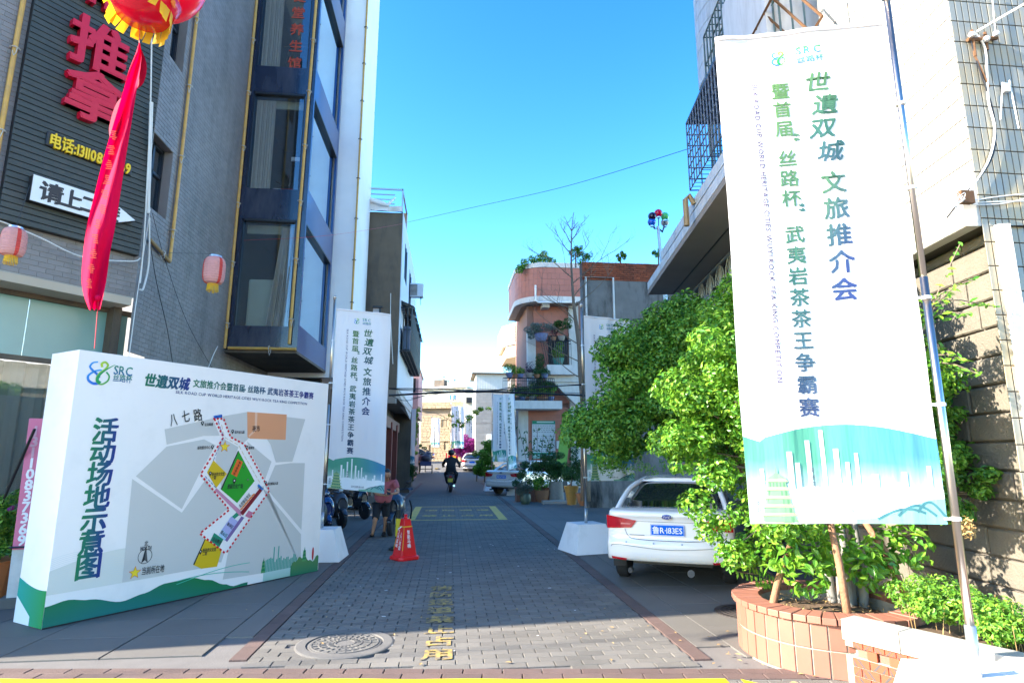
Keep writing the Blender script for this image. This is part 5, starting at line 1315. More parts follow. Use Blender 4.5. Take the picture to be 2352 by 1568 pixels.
for i in range(6):
    a = crop(1670 + i * 16, 1190 - i * 19); P.poly([mb(a[0], a[1]), mb(a[0] + 6, a[1] - 5), mb(a[0] + 8, a[1] - 3), mb(a[0] + 2, a[1] + 3)], (.75, .18, .01), 4)
def dashes(pts, w, dash, gapd, col, L=5):
    Q = [mb(*crop(*p)) for p in pts]; 
    for i in range(len(Q) - 1):
        a, c = Vector(Q[i]), Vector(Q[i + 1]); d = c - a; n_ = max(1, round(d.length / (dash + gapd))); 
        for k in range(n_):
            s0 = a + d * ((k + .1) / n_); s1_ = a + d * ((k + .1 + dash / (dash + gapd)) / n_); nn_ = Vector((-d.y, d.x)).normalized() * w
            P.poly([tuple(s0 - nn_), tuple(s1_ - nn_), tuple(s1_ + nn_), tuple(s0 + nn_)], col, L)
red = (.62, .0, .015)
dashes([(1490, 560), (1555, 690), (1395, 950), (1595, 1195), (1390, 1360), (1570, 1500)], .0115, .032, .024, red)
dashes([(1480, 562), (1555, 562), (1605, 690), (1700, 740), (1875, 1060), (1570, 1500)], .0115, .032, .024, red)
dashes([(1515, 570), (1555, 690), (1480, 860)], .004, .05, .02, (.03, .09, .35)); dashes([(1540, 600), (1560, 690), (1660, 745), (1700, 820), (1810, 1010)], .003, .05, .02, (.6, .38, .15)); dashes([(1425, 960), (1505, 1045)], .004, .04, .015, (.03, .09, .35))
def star(x, y, r):
    c = mb(*crop(x, y)); 
    for rr_, col, L in ((r * 1.18, (.6, .08, .02), 6), (r, (.85, .6, .02), 7)):
        pts = [(c[0] + (rr_ if i % 2 == 0 else rr_ * .42) * math.sin(i * math.pi / 5), c[1] + (rr_ if i % 2 == 0 else rr_ * .42) * math.cos(i * math.pi / 5)) for i in range(10)]
        P.poly([c] + pts, col, L, [(0, i + 1, (i + 1) % 10 + 1) for i in range(10)])
star(1563, 757, .065); star(937, 1633, .06)
def pin(x, y, s=.02):
    c = mb(*crop(x, y)); P.poly([(c[0] + s * math.cos(a), c[1] + s * math.sin(a)) for a in [i * math.pi / 5 for i in range(10)]], (.01, .01, .01), 7); P.poly([(c[0] - s * .7, c[1] - s * .6), (c[0] + s * .7, c[1] - s * .6), (c[0], c[1] - s * 2)], (.01, .01, .01), 7)
    P.poly([(c[0] + s * .4 * math.cos(a), c[1] + s * .4 * math.sin(a)) for a in [i * math.pi / 5 for i in range(10)]], (.6, .6, .6), 8)
for q in ((1408, 590), (1618, 648), (1477, 756), (1716, 757), (1462, 940), (1630, 992, .026), (1848, 1005), (1394, 1485), (1724, 985, .012), (1694, 895, .012)): pin(*q)
dk = (.015, .015, .02)
def mt(s, x, y, x2, y2, size, col=dk, bold=.01, L=8):
    a = mb(*crop(x, y)); c = mb(*crop(x2, y2)); d = Vector(c) - Vector(a); P.text(s, a[0], a[1], size, col, bold, rot=math.atan2(d.y, d.x), layer=L, width=d.length)
mt('宝岛眼镜', 1422, 603, 1482, 600, .042); mt('蓝天幼儿园', 1632, 655, 1700, 655, .042); mt('邮政服务中心', 1372, 765, 1463, 760, .045); mt('蔬菜馆', 1728, 764, 1768, 764, .04)
mt('杨孙西文化馆', 1472, 948, 1562, 945, .05); mt('一期', 1472, 971, 1502, 970, .05); mt('晋园文化广场', 1580, 1033, 1690, 1030, .065); mt('泉安麟福大厦', 1858, 1015, 1935, 1010, .042)
mt('杨孙西文化馆', 1408, 1478, 1503, 1468, .05); mt('二期', 1408, 1500, 1440, 1497, .05); mt('夜市', 1755, 632, 1808, 630, .09, (.08, .03, .02)); mt('八', 1180, 573, 1230, 563, .16, (.02, .02, .02), .01); mt('七', 1262, 550, 1320, 540, .155, (.02, .02, .02)); mt('路', 1345, 542, 1405, 530, .16, (.02, .02, .02))
mt('北', 1003, 1430, 1030, 1427, .06); mt('NORTH', 975, 1466, 1052, 1458, .062, dk, .015); mt('审评区', 1580, 1290, 1620, 1320, .05); mt('观众区', 1535, 1345, 1580, 1380, .05); mt('活动舞台', 1478, 1395, 1540, 1425, .05); mt('名优新品专区', 1665, 1175, 1740, 1085, .055)
mt('入口', 1490, 550, 1545, 545, .045, (.0, .02, .2)); mt('出入口', 1790, 1040, 1835, 1040, .035)
for i, c in enumerate('美食展销街'): q_ = mb(*crop(1667 - i * 9, 868 + i * 19)); P.ch(c, q_[0], q_[1], .034, (.1, .02, .0), .01, layer=8)
mt('当前所在地', 983, 1622 , 1143, 1600, .088, (.02, .02, .02), .008)
c = mb(*crop(1008, 1518)); rn = .075
ring = [(c[0] + rn * math.cos(a), c[1] + rn * math.sin(a)) for a in [i * math.pi / 12 for i in range(25)]]; P.stroke(ring, .003, (dk, dk), 6)
P.poly([(c[0], c[1] + .11), (c[0] - .035, c[1] - .07), (c[0], c[1] - .04)], dk, 7); P.poly([(c[0], c[1] + .11), (c[0] + .035, c[1] - .07), (c[0], c[1] - .04)], (.08, .08, .08), 7)
# heading
def crz(x, y): return crop(x, y)
logo_c = mb(*crop(690, 232)); logo(P, logo_c[0], logo_c[1], .155, 3)
gb = lambda u0, u1: (lambda u, v: lerp3((.0, .16, .07), (.01, .02, .20), (u - u0) / (u1 - u0)))
gv = lambda z0, z1: (lambda u, v: lerp3((.01, .10, .34), (.02, .26, .10), (v - z0) / (z1 - z0)))
a = mb(*crop(790, 220)); c2 = mb(*crop(925, 228)); P.text('SRC', a[0], a[1], .135, gv(a[1] - .06, a[1] + .06), .012, rot=0, layer=3, width=c2[0] - a[0])
a = mb(*crop(785, 275)); c2 = mb(*crop(920, 280)); P.text('丝路杯', a[0], a[1], .088, gv(a[1] - .05, a[1] + .05), .012, rot=0, layer=3, width=c2[0] - a[0])
t0 = mb(*crop(1005, 290)); t1 = mb(*crop(1322, 308)); P.text('世遺双城', t0[0], t0[1], .155, gb(t0[0], t1[0]), .04, layer=3, width=t1[0] - t0[0], shear=.12)
t0 = mb(*crop(1342, 318)); t1 = mb(*crop(1705, 350)); t2 = mb(*crop(2182, 408)); ms = (t2[1] - t0[1]) / (t2[0] - t0[0])
P.text('文旅推介会暨首届“丝路杯”武夷岩茶茶王争霸赛', t0[0], t0[1] + .008, .104, gb(t0[0], t2[0] * .9), .02, rot=math.atan(ms), layer=3, width=(t2[0] - t0[0]))
t0 = mb(*crop(1222, 368)); t2 = mb(*crop(2138, 453)); P.text('SILK ROAD CUP WORLD HERITAGE CITIES WUYI ROCK TEA KING COMPETITION', t0[0], t0[1] - .012, .050, (.01, .03, .16), .008, rot=math.atan((t2[1] - t0[1]) / (t2[0] - t0[0])), layer=3, width=t2[0] - t0[0])
ys_ = [635, 790, 945, 1100, 1262, 1420, 1800 - 205 + 30]
cx7 = [652, 632, 612, 592, 575, 553, 535]
zs_ = [mb(*crop(x, y)) for x, y in zip(cx7, ys_)]
z_top, z_bot = zs_[0][1], mb(*crop(535, 1600))[1]
ctr = .0
for i, ch_ in enumerate('活动场地示意图'):
    v = z_top + (mb(*crop(533, 1598))[1] - z_top) * i / 6; u = zs_[0][0]
    P.ch(ch_, .345, v, .262, lambda a, q: lerp3((.0, .19, .06), (.0, .015, .20), (a - .22) / .24), .028, layer=3)
# green hills at the foot of the board
def crb(x, y): return (x * .4464 * .7389, (1600 + y * .4464) * .7389)
def c4(x, y): return mb(x * .4464 * .7389, (1600 + y * .4464) * .7389)
ht = [(0, c4(320, 640)[1])] + [c4(x, y) for x, y in ((470, 590), (620, 588), (850, 600), (1000, 545), (1150, 475), (1330, 437), (1450, 450), (1560, 480), (1625, 494), (1700, 470))] + [(LBd, .05)]
def hfun(u):
    for (a, b_), (c, d) in zip(ht, ht[1:]):
        if u <= c: t = (u - a) / (c - a); t = t * t * (3 - 2 * t); return b_ + (d - b_) * t
    return ht[-1][1]
P.area([i * .05 for i in range(int(ht[-2][0] / .05) + 2)], hfun, .003, lambda u, v: lerp3((.0, .17, .035), (.0, .15, .17), (.30 - v) / .5 + .25 * math.sin(u * 2.3)), 2, 4)
for k in range(10):
    P.stroke([(u * .1, .40 + .018 * k + .12 * math.exp(-((u * .1 - .25) ** 2) / .1) - .05 * u * .1) for u in range(0, 12)], .0012, ((.62, .64, .64),) * 2, 1)
P.area([i * .06 for i in range(20)], lambda u: .52 + .13 * math.sin(u * 2.2), .3, (.68, .665, .60), 0)
random.seed(5)
P.area([2.48 + i * .05 for i in range(int((LBd - 2.48) / .05) + 1)], lambda u: .15 + .03 * math.sin(u * 4), .003, lambda u, v: lerp3((.30, .50, .42), (.62, .72, .72), (v) / .25), 2, 2)
for i in range(22):
    u = 2.50 + i * .024; h = .20 + random.uniform(.03, .10) + (.13 if i in (5, 8) else 0); P.poly([(u, .12), (u + .018, .12), (u + .018, h), (u, h)], (.08, .34, .26), 3)
P.area([2.92 + i * .026 for i in range(int((LBd - 2.92) / .026) + 1)], lambda u: .14 + .09 * abs(math.sin((u - 2.92) * 8.5)) + .02 * math.sin(u * 60), .003, lambda u, v: lerp3((.01, .16, .08), (.10, .24, .06), v / .25), 4, 2)
for cx_, sc in ((3.15, 1), (2.47, .9)):
    z = .17 if cx_ > 3 else .12
    for k in range(6): w = (.038 - .003 * k) * sc; P.poly([(cx_ - w, z), (cx_ + w, z), (cx_ + w * .8, z + .026), (cx_ - w * .8, z + .026)], (.01, .20, .07) if k % 2 else (.08, .30, .10), 6); z += .024
    P.poly([(cx_ - .01, z), (cx_ + .01, z), (cx_, z + .05)], (.01, .2, .07), 6)
q_ = mb(*crop(2177, 1500)); P.poly([(q_[0] + .018 * math.cos(a), q_[1] + .09 * math.sin(a)) for a in [i * math.pi / 8 for i in range(16)]], (.5, .01, .02), 3)
for k in range(2):
    P.stroke([(1.3 + i * .12, .18 + .10 * math.sin(i * .22 + k) - .05 * k) for i in range(9)], .004, ((.05, .42, .3), (.05, .42, .3)), 4)
P.build('printed_map', m_bprint, mp)
P = Print(lambda u, v, l: FM(-.0015 - .0007 * l, v, -.55 + u))
P.area([i * .05 for i in range(12)], lambda u: .42 - .10 * math.sin(u * 3.2) + .04 * u, .003, lambda u, v: lerp3((.0, .28, .24), (.0, .22, .05), (u) / .55), 1, 4)
P.area([i * .05 for i in range(7)], lambda u: .25 - .55 * u, .003, (.62, .68, .72), 2)
P.build('printed_side', m_bprint, mp)
MB().box(.003, LBd - .003, -.0, .012, -.54, .004, FM).build('dark_foot', m_black, mp)
t = thing('guy_strap', 'black strap stretched down behind the map board to the left', 'strap', (-5, 7, 0), world=True)
a_ = AY(80, 985, 7.35); MB().tube([a_, AY(0, 1165, 7.6), AY(-30, 1240, 7.7)], .016, 5).build('strap_band', m_black, t)
# ---------------------------------------------------------------- sedans, suv
def loft(secs, name, mat, parent, sub=2, smooth=True, caps=True):
    b = MB(); n = len(secs[0]); V = [p for s in secs for p in s]; Fc = []
    for i in range(len(secs) - 1):
        for j in range(n - 1): Fc.append((i * n + j, i * n + j + 1, (i + 1) * n + j + 1, (i + 1) * n + j))
        Fc.append((i * n + n - 1, i * n, (i + 1) * n, (i + 1) * n + n - 1))
    if caps: Fc += [tuple(range(n)), tuple(range((len(secs) - 1) * n, len(secs) * n))[::-1]]
    b.add(V, Fc); return b.build(name, mat, parent, smooth=smooth, sub=sub)
def wheel(t, x, y, r=.325, w=.2):
    s = 1 if x > 0 else -1; f = Fr((x, y, r), (0, 1, 0), (0, 0, 1), (s, 0, 0))
    q = MB(); q.lathe([(r * .62, -w / 2), (r * .92, -w / 2), (r, -w * .36), (r, w * .36), (r * .92, w / 2), (r * .62, w / 2)], n=28, fr=f); o = q.build('wheel', m_rub, t, smooth=False)
    q = MB(); q.lathe([(r * .64, w * .3), (r * .64, w * .46), (r * .58, w * .40)], n=24, fr=f)
    for k in range(5):
        a = k * 2 * math.pi / 5; q.prism([(math.cos(a - .16) * r * .12, math.sin(a - .16) * r * .12), (math.cos(a - .14) * r * .6, math.sin(a - .14) * r * .6), (math.cos(a + .14) * r * .6, math.sin(a + .14) * r * .6), (math.cos(a + .16) * r * .12, math.sin(a + .16) * r * .12)], w * .36, w * .44, f)
    q.lathe([(r * .15, w * .3), (r * .15, w * .46)], n=10, fr=f); q.build('rim', m_rim, o)
def sedan(label, loc, rz, paint, plate='鲁R·183ES', badge='Ford', detail=True, suv=False):
    t = thing('parked_car', label, 'car', loc, rz)
    L = 4.85; hw = .915
    H1 = .22 if suv else 0
    ZL = lambda zb, belt, top: [zb, zb + .07, .58, .645, .90 if belt > .95 else belt - .06, belt - .03, belt, top]
    XS = [.93, .985, 1, .995, .975, .955, .925, None]
    YO = [.05, .008, .0, .045, .05, .018, .028, .05]
    bow = lambda x: .13 * (abs(x) / .9) ** 3.4
    def sec(y, w, zb, zbelt, ztop, tw, rf=0, sh=1.0):
        zs = ZL(zb, zbelt, ztop); zs = [max(zs[0] + .01 * i, z) for i, z in enumerate(zs)]
        zc = (zs[0] + zs[-1]) / 2; zs = [zc + (z - zc) * sh for z in zs]
        pts = []
        for i, z in enumerate(zs):
            x = (w * XS[i] if XS[i] else tw) * sh; pts.append((x, y + (YO[i] + bow(x)) * rf, z))
        return pts + [(-x, yy, z) for x, yy, z in pts[::-1]]
    S_ = [sec(.03, hw * .985, .36, .985, 1.0, hw * .68, 1), sec(.06, hw * .99, .35, .995, 1.012, hw * .7, 1), sec(.12, hw, .34, 1.005, 1.03, hw * .72, .85), sec(.30, hw, .30, 1.01, 1.04, hw * .72, .35), sec(.62, hw, .26, 1.01, 1.04, hw * .72),
          sec(1.3, hw, .22, .99, 1.0, hw * .72), sec(2.6, hw, .22, .95, .97, hw * .74), sec(3.4, hw, .22, .93, 1.0, hw * .72), sec(4.2, hw * .98, .24, .80, .86, hw * .66), sec(4.65, hw * .90, .27, .70, .74, hw * .6), sec(4.8, hw * .75, .34, .66, .68, hw * .5)]
    if suv:
        S_ = [[(x, y, z if z < .5 else z * 1.12) for x, y, z in s] for s in S_]
    body = loft(S_, 'body', paint, t)
    k = 1.12 if suv else 1.0
    yr0, yr1 = (.18, .50) if suv else (.66, 1.62)
    GH = 1.66 if suv else 1.445
    def gs(y, w0, w1, z0, z1): return [(w0, y, z0), (w0 - (w0 - w1) * .6, y, z0 + (z1 - z0) * .62), (w1, y, z1 - .03), (w1 * .7, y, z1), (-w1 * .7, y, z1), (-w1, y, z1 - .03), (-(w0 - (w0 - w1) * .6), y, z0 + (z1 - z0) * .62), (-w0, y, z0)]
    # glass house: rear screen, side glass, windscreen
    z0 = .985 * k
    loft([gs(yr0, .72, .68, z0 - .02, z0 + .03), gs((yr0 + yr1) / 2, .78, .60, z0, (z0 + GH) / 2 + .05), gs(yr1, .80, .53, z0, GH - .03), gs(2.3, .82, .56, z0 - .03, GH), gs(3.0, .82, .58, z0 - .04, GH - .06), gs(3.85, .74, .66, z0 - .06, z0 + .02)], 'glass_house', m_carg, t, sub=1)
    loft([gs(yr1 - .10, .55, .49, GH - .085, GH - .03), gs(yr1 + .2, .58, .52, GH - .08, GH + .008), gs(2.3, .60, .54, GH - .07, GH + .018), gs(2.95, .62, .55, GH - .12, GH - .04)], 'roof', paint, t, sub=2)
    for s in (-1, 1):
        b = MB(); P = [(s * .84, yr0 - .10, z0 - .04), (s * .715, (yr0 + yr1) / 2, (z0 + GH) / 2 + .03), (s * .56, yr1 + .02, GH - .075), (s * .56, 2.3, GH - .05), (s * .63, 3.0, GH - .08), (s * .78, 3.85, z0 - .02)]
        b.tube(spline(P, 5), [.075] * 6 + [.055] * 6 + [.03] * 14 if False else .042, 8); b.build('pillar', paint, t, smooth=True)
        b = MB().tube([(s * .80, 2.25, z0 - .03), (s * .62, 2.2, GH - .04)], .03, 6); b.build('door_pillar', m_frame, t)
        MB().tube([(s * .92, 3.1, z0 + .02), (s * 1.0, 3.1, z0 + .06)], .03, 6).ball((s * 1.02, 3.08, z0 + .08), .11, 10, 8, (1, .5, .62)).build('door_mirror', paint, t, smooth=True)
    for x in (-.80, .80):
        for y in (.98, 3.85): wheel(t, x, y, .325 * (1.08 if suv else 1))
    b = MB(); b.box(-.58, .58, .5, 4.5, .26 + H1, .45 + H1); b.build('underbody', m_black, t)
    # rear: lamps, plate, seams, badge; a strip that follows the curved tail
    def rear(u, z, o=.004):
        zz = z / k; tab = [(.36, .05), (.43, .008), (.58, .0), (.645, .045), (.90, .05), (.955, .018), (.985, .028), (1.1, .05)]
        yo = tab[0][1]
        for (a_, b_), (c_, d_) in zip(tab, tab[1:]):
            if a_ <= zz: yo = b_ + (d_ - b_) * min(1, (zz - a_) / (c_ - a_))
        return Vector((u, yo + bow(u) - .002 - o, z))
    rows_ = []
    zz_ = [(.37, .13), (.352, .05), (.36, 0)] + [(z_, 0) for z_ in (.39, .43, .48, .53, .565, .585, .61, .635, .66, .69, .74, .80, .86, .895, .915, .935, .955, .97, .982)] + [(.995, .012), (1.008, .04), (1.02, .10), (1.03, .2)]
    for z_, dy in zz_:
        row = []
        for i in range(37):
            a_ = -1 + 2 * i / 36; e_ = 0
            if abs(a_) > .90: e_ = (abs(a_) - .90) / .10; u_ = (.885 + .032 * math.sin(e_ * 1.57)) * (1 if a_ > 0 else -1)
            else: u_ = a_ / .90 * .885
            u_ *= 1 - .05 * max(0, (z_ - .85)) / .15
            p_ = rear(u_, max(.36, min(z_, .985)) * k + (H1 if z_ < .62 else 0) * 0, 0); row.append(Vector((u_, p_.y + dy + e_ ** 2 * .16, z_ * k + (H1 * (1 - z_) if H1 else 0))))
        rows_.append(row)
    MB().add([p for r in rows_ for p in r], [(j * 37 + i, j * 37 + i + 1, (j + 1) * 37 + i + 1, (j + 1) * 37 + i) for j in range(len(rows_) - 1) for i in range(36)]).build('tail_panel', paint, t, smooth=True)
    def patch(name, pts, mat, o=.006, th=.02, par=t, n=7):
        b = MB(); top = pts[0]; bot = pts[1]; V = []
        for i in range(n + 1):
            tt = i / n; a = Vector(top[0]).lerp(Vector(top[1]), tt); c = Vector(bot[0]).lerp(Vector(bot[1]), tt)
            V += [rear(a.x, a.y, o), rear(c.x, c.y, o), rear(a.x, a.y, o - th), rear(c.x, c.y, o - th)]
        Fc = []
        for i in range(n):
            j = 4 * i; Fc += [(j, j + 1, j + 5, j + 4), (j, j + 4, j + 6, j + 2), (j + 1, j + 3, j + 7, j + 5)]
        Fc += [(0, 2, 3, 1), (4 * n, 4 * n + 1, 4 * n + 3, 4 * n + 2)]
        b.add(V, Fc); return b.build(name, mat, par, smooth=False)
    for s in (-1, 1):
        lp = patch('tail_lamp', (((s * .90, .945 * k), (s * .44, .885 * k)), ((s * .90, .765 * k), (s * .52, .79 * k))), m_tail, .022)
        patch('clear_band', (((s * .82, .855 * k), (s * .52, .845 * k)), ((s * .82, .83 * k), (s * .54, .83 * k))), m_tailw, .026, par=lp)
        patch('reflector', (((s * .84, .40 + H1), (s * .60, .385 + H1)), ((s * .83, .365 + H1), (s * .61, .36 + H1))), m_tail, .015)
    pl = patch('number_plate', (((-.24, .845 * k), (.24, .845 * k)), ((-.24, .70 * k), (.24, .70 * k))), m_plate, .02, .012, n=1)
    pr = Print(lambda u, v, l: rear(u, v, .022 + .001 * l)); pr.text(plate, -.215, .772 * k, .105, (.8, .8, .8), .012, width=.43)
    for a, c in (((-.232, .84), (.232, .84)), ((-.232, .706), (.232, .706)), ((-.232, .84), (-.232, .706)), ((.232, .84), (.232, .706))):
        pr.stroke([(a[0], a[1] * k), (c[0], c[1] * k)], .003, ((.7, .7, .7),) * 2)
    pr.build('plate_lettering', m_pwhite, pl)
    if badge:
        b = MB(); c = rear(0, .945, .012); b.lathe([(.075, -.006), (.075, .004), (.066, .008)], n=24, fr=Fr(c, (1, 0, 0), (0, 0, 1), (0, -1, 0))); bd = b.build('badge', m_chr, t)
        for v in bd.data.vertices: v.co.z = c.z + (v.co.z - c.z) * .46
        b = MB(); b.lathe([(.064, .0), (.064, .012)], n=24, fr=Fr(c, (1, 0, 0), (0, 0, 1), (0, -1, 0))); bi = b.build('badge_oval', M('badge_blue', (.01, .03, .22), .3), bd)
        for v in bi.data.vertices: v.co.z = c.z + (v.co.z - c.z) * .44
        pr = Print(lambda u, v, l: Vector((u, c.y - .0135, v))); pr.text(badge, -.045, c.z + .002, .042, (.8, .8, .8), .01, width=.09, shear=.3); pr.build('badge_script', m_pwhite, bd)
    pr = Print(lambda u, v, l: rear(u, v, .012 + .0006 * l)); sm = (.05, .05, .055)
    sp_ = spline([(-.66, .94 * k), (-.63, .80 * k), (-.57, .68 * k), (-.45, .645 * k), (0, .635 * k), (.45, .645 * k), (.57, .68 * k), (.63, .80 * k), (.66, .94 * k)], 5)
    pr.stroke([p for p in sp_ if p[1] < .795 * k or abs(p[0]) < .5], .0035, (sm, sm)); pr.stroke([(-.45 + .09 * i, .876 * k) for i in range(11)], .002, (sm, sm))
    sp_ = spline([(-.84, .53 + H1), (-.72, .565 + H1), (0, .525 + H1), (.72, .565 + H1), (.84, .53 + H1)], 6); pr.stroke(sp_, .004, ((.2, .2, .2),) * 2)
    for x in (-.6, -.2, .2, .6): pr.poly([(x + .013 * math.cos(a), .60 + H1 + .013 * math.sin(a)) for a in [i * math.pi / 4 for i in range(8)]], (.35, .35, .35))
    pr.poly([(-.55, .69 * k), (-.33, .69 * k), (-.33, .703 * k), (-.55, .703 * k)], (.3, .3, .3)); pr.poly([(.36, .672 * k), (.55, .672 * k), (.55, .686 * k), (.36, .686 * k)], (.3, .3, .3))
    pr.stroke([(.50 + .085 * math.cos(a), .735 * k + .05 * math.sin(a)) for a in [i * math.pi / 8 for i in range(9)]], .003, ((.25, .25, .25),) * 2)
    pr.build('seam_lines', m_bprint, t)
    MB().tube([(-.55, .12, .24 + H1), (-.55, -.0, .24 + H1)], .035, 10).build('exhaust', m_mc, t); MB().tube([(.30, .14, .23 + H1), (.30, .02, .24 + H1)], .05, 10).build('exhaust', m_mc, t)
    for s in (-1, 1): MB().box(s * .80 - .1, s * .80 + .1, .58, .60, .2, .42).build('mud_flap', m_rub, t)
    if detail:
        MB().tube([(0, 1.75, GH), (0, 1.55, GH + .12)], .012, 5).build('aerial', m_black, t)
        b = MB(); b.box(-.52, -.2, .98, 1.08, .98, 1.16); b.box(.2, .52, .98, 1.08, .98, 1.16); b.build('head_rest', m_conc, t)
    return t
car1 = sedan('white sedan with blue number plate parked beside the sunlit tree', (2.68, 7.47, 0), -R(26), m_carw); car1.scale = (.85, .85, .92)
car2 = sedan('second white sedan parked farther up behind the potted shrubs and banners', (AY(1150, 1090, 25.9).x, 25.9, 0), -R(40), m_carw, plate='闽DPF8S', detail=False)
suv = sedan('white hatchback suv far up the street by the bright green bush', (1.95, 52, zg(52) - .05), -R(14), m_carw, plate='', badge=None, detail=False, suv=True)
car3 = sedan('black car parked far off behind the pedestrian and tricycle', (-4.2, 66, 1.07), R(70), m_carb, plate='', badge=None, detail=False)
car3.location = (-1.6, 66.5, 1.07)
car4 = sedan('white car partly hidden behind the red signboard far up the street', (-3.0, 63.5, 1.07), R(80), m_carw, plate='', badge=None, detail=False)
# ---------------------------------------------------------------- scooters
def scooter(label, loc, rz, col, face=True, chrome=True, group=None, plate=None, box=False):
    """front wheel towards +y, origin on the ground between the wheels"""
    t = thing('motor_scooter', label, 'scooter', loc, rz, group)
    for y, w in ((.62, .10), (-.58, .12)):
        f = Fr((0, y, .25), (0, 1, 0), (0, 0, 1), (1, 0, 0)); q = MB(); q.lathe([(.14, -w / 2), (.225, -w / 2), (.25, -w * .25), (.25, w * .25), (.225, w / 2), (.14, w / 2)], n=22, fr=f); o = q.build('wheel', m_rub, t)
        q = MB(); q.lathe([(.145, -w * .3), (.145, w * .3)], n=16, fr=f); q.build('rim', m_rim if chrome else m_mc, o)
    def ring(y, w, z0, z1, r=.4): return [(w * .6, y, z0), (w, y, z0 + (z1 - z0) * .3), (w, y, z0 + (z1 - z0) * .7), (w * .5, y, z1), (-w * .5, y, z1), (-w, y, z0 + (z1 - z0) * .7), (-w, y, z0 + (z1 - z0) * .3), (-w * .6, y, z0)]
    loft([ring(.28, .21, .28, .97), ring(.40, .25, .30, .96), ring(.52, .22, .36, .90), ring(.60, .12, .44, .80)], 'front_shield', col, t, sub=2)
    loft([ring(-.80, .09, .50, .72), ring(-.65, .15, .42, .74), ring(-.30, .17, .34, .72), ring(-.08, .13, .32, .66)], 'rear_body', col, t, sub=2)
    loft([ring(-.72, .10, .73, .80), ring(-.5, .15, .72, .83), ring(-.2, .14, .70, .79), ring(-.02, .08, .69, .74)], 'seat', m_black, t, sub=2)
    MB().box(-.13, .13, -.12, .34, .26, .33).build('footboard', m_black, t, bevel=.01)
    loft([ring(.46, .07, .40, .50), ring(.62, .08, .49, .56), ring(.78, .07, .40, .47), ring(.86, .05, .32, .37)], 'front_mudguard', col, t, sub=1)
    b = MB()
    for s in (-1, 1): b.tube([(s * .07, .44, .62), (s * .075, .62, .25)], .02, 6)
    b.build('fork', m_chr if chrome else m_mc, t)
    b = MB().tube([(0, .40, .85), (0, .34, 1.0)], .03, 8); b.tube(spline([(-.36, .20, 1.02), (-.2, .30, 1.03), (0, .35, .99), (.2, .30, 1.03), (.36, .20, 1.02)], 4), .016, 6); b.build('handlebar', m_mc, t)
    for s in (-1, 1):
        MB().tube([(s * .37, .19, 1.02), (s * .24, .28, 1.03)], .021, 8).build('grip', m_black, t)
        MB().tube([(s * .30, .27, 1.02), (s * .38, .30, 1.01)], .008, 4).build('brake_lever', m_chr, t)
        b = MB().tube([(s * .20, .30, 1.03), (s * .27, .30, 1.14)], .008, 5); b.ball((s * .30, .30, 1.18), .062, 12, 8, (1, .22, .72)); b.build('mirror', m_black, t, smooth=True)
    MB().ball((0, .36, 1.0), .11, 14, 8, (1.1, .8, .62)).build('head_cowl', col, t, smooth=True)
    MB().box(-.075, .075, .455, .475, .50, .515).build('light_bar', m_white, t)
    MB().ball((0, .44, .99), .055, 12, 8, (1.2, .5, .8)).build('headlamp', M('lamp_lens', (.4, .42, .42), .1, coat=1), t, smooth=True)
    MB().box(-.05, .05, -.84, -.81, .60, .66).build('tail_lamp', m_tail, t)
    MB().tube([(.14, -.1, .20), (.15, -.75, .27)], .045, 8).build('exhaust', m_chr if chrome else m_mc, t)
    MB().tube([(-.08, 0, .3), (-.16, -.02, .02)], .014, 5).build('side_stand', m_mc, t)
    pm = M('yellow_plate', (.7, .45, .02), .5) if plate == 'yellow' else m_white
    pl = MB().add([(-.10, -.83, .56), (.10, -.83, .56), (.10, -.88, .42), (-.10, -.88, .42)], [(0, 1, 2, 3)]).build('number_plate', pm, t)
    MB().add([(-.07, -.84, .46), (.07, -.84, .46), (.06, -.92, .26), (-.06, -.92, .26)], [(0, 1, 2, 3)]).build('mud_flap', m_black, t)
    if box: MB().box(-.19, .19, -1.05, -.72, .80, 1.08).build('luggage_box', m_black, t, bevel=.03)
    return t
sc1 = scooter('matt dark blue electric scooter facing the camera with the man seated on it', (G(907, 1222).x, G(907, 1222).y, 0), R(176), m_scoot, chrome=False); sc1.scale = (1.0, .95, .90)
MB().box(-.07, .07, .37, .41, 1.035, 1.06).build('display', M('green_display', (.02, .25, .15), .3), sc1)
MB().tube(spline([(-.30, .05, .75), (-.33, -.1, .55), (-.30, -.2, .30)], 4), .018, 6).build('crash_bar', m_mc, sc1)
pb = ['nearest of the motorbikes parked under the left banner, with long grey mudguard', 'motorbike with blue fuel tank parked second under the left banner', 'motorbike with white tail and chrome rack parked third under the left banner', 'farthest parked motorbike with tilted number plate below the balusters']
cols = [m_mc, M('blue_tank', (.012, .035, .12), .2, coat=.8), M('grey_plastic', (.05, .05, .055), .3), m_carb]
for i, (x, y, rz) in enumerate(((-2.62, 12.5, R(205)), (-2.72, 13.7, R(208)), (-2.68, 15.0, R(214)), (-2.55, 17.0, R(228)))):
    s = scooter(pb[i], (x, y, 0), rz, cols[i], group='motorbikes parked in a row under the banner', box=(i == 2)); s.scale = (.84,) * 3
sc2 = scooter('dark scooter with yellow plate ridden away up the middle of the street', (.12, 29.3, 0), R(-2), m_black, plate='yellow'); sc2.scale = (1.12,) * 3
MB().add([(-.17, -.80, .72), (.17, -.80, .72), (.17, -.83, .62), (-.17, -.83, .62)], [(0, 1, 2, 3)]).build('tail_panel', M('maroon_plastic', (.05, .01, .015), .4), sc2)
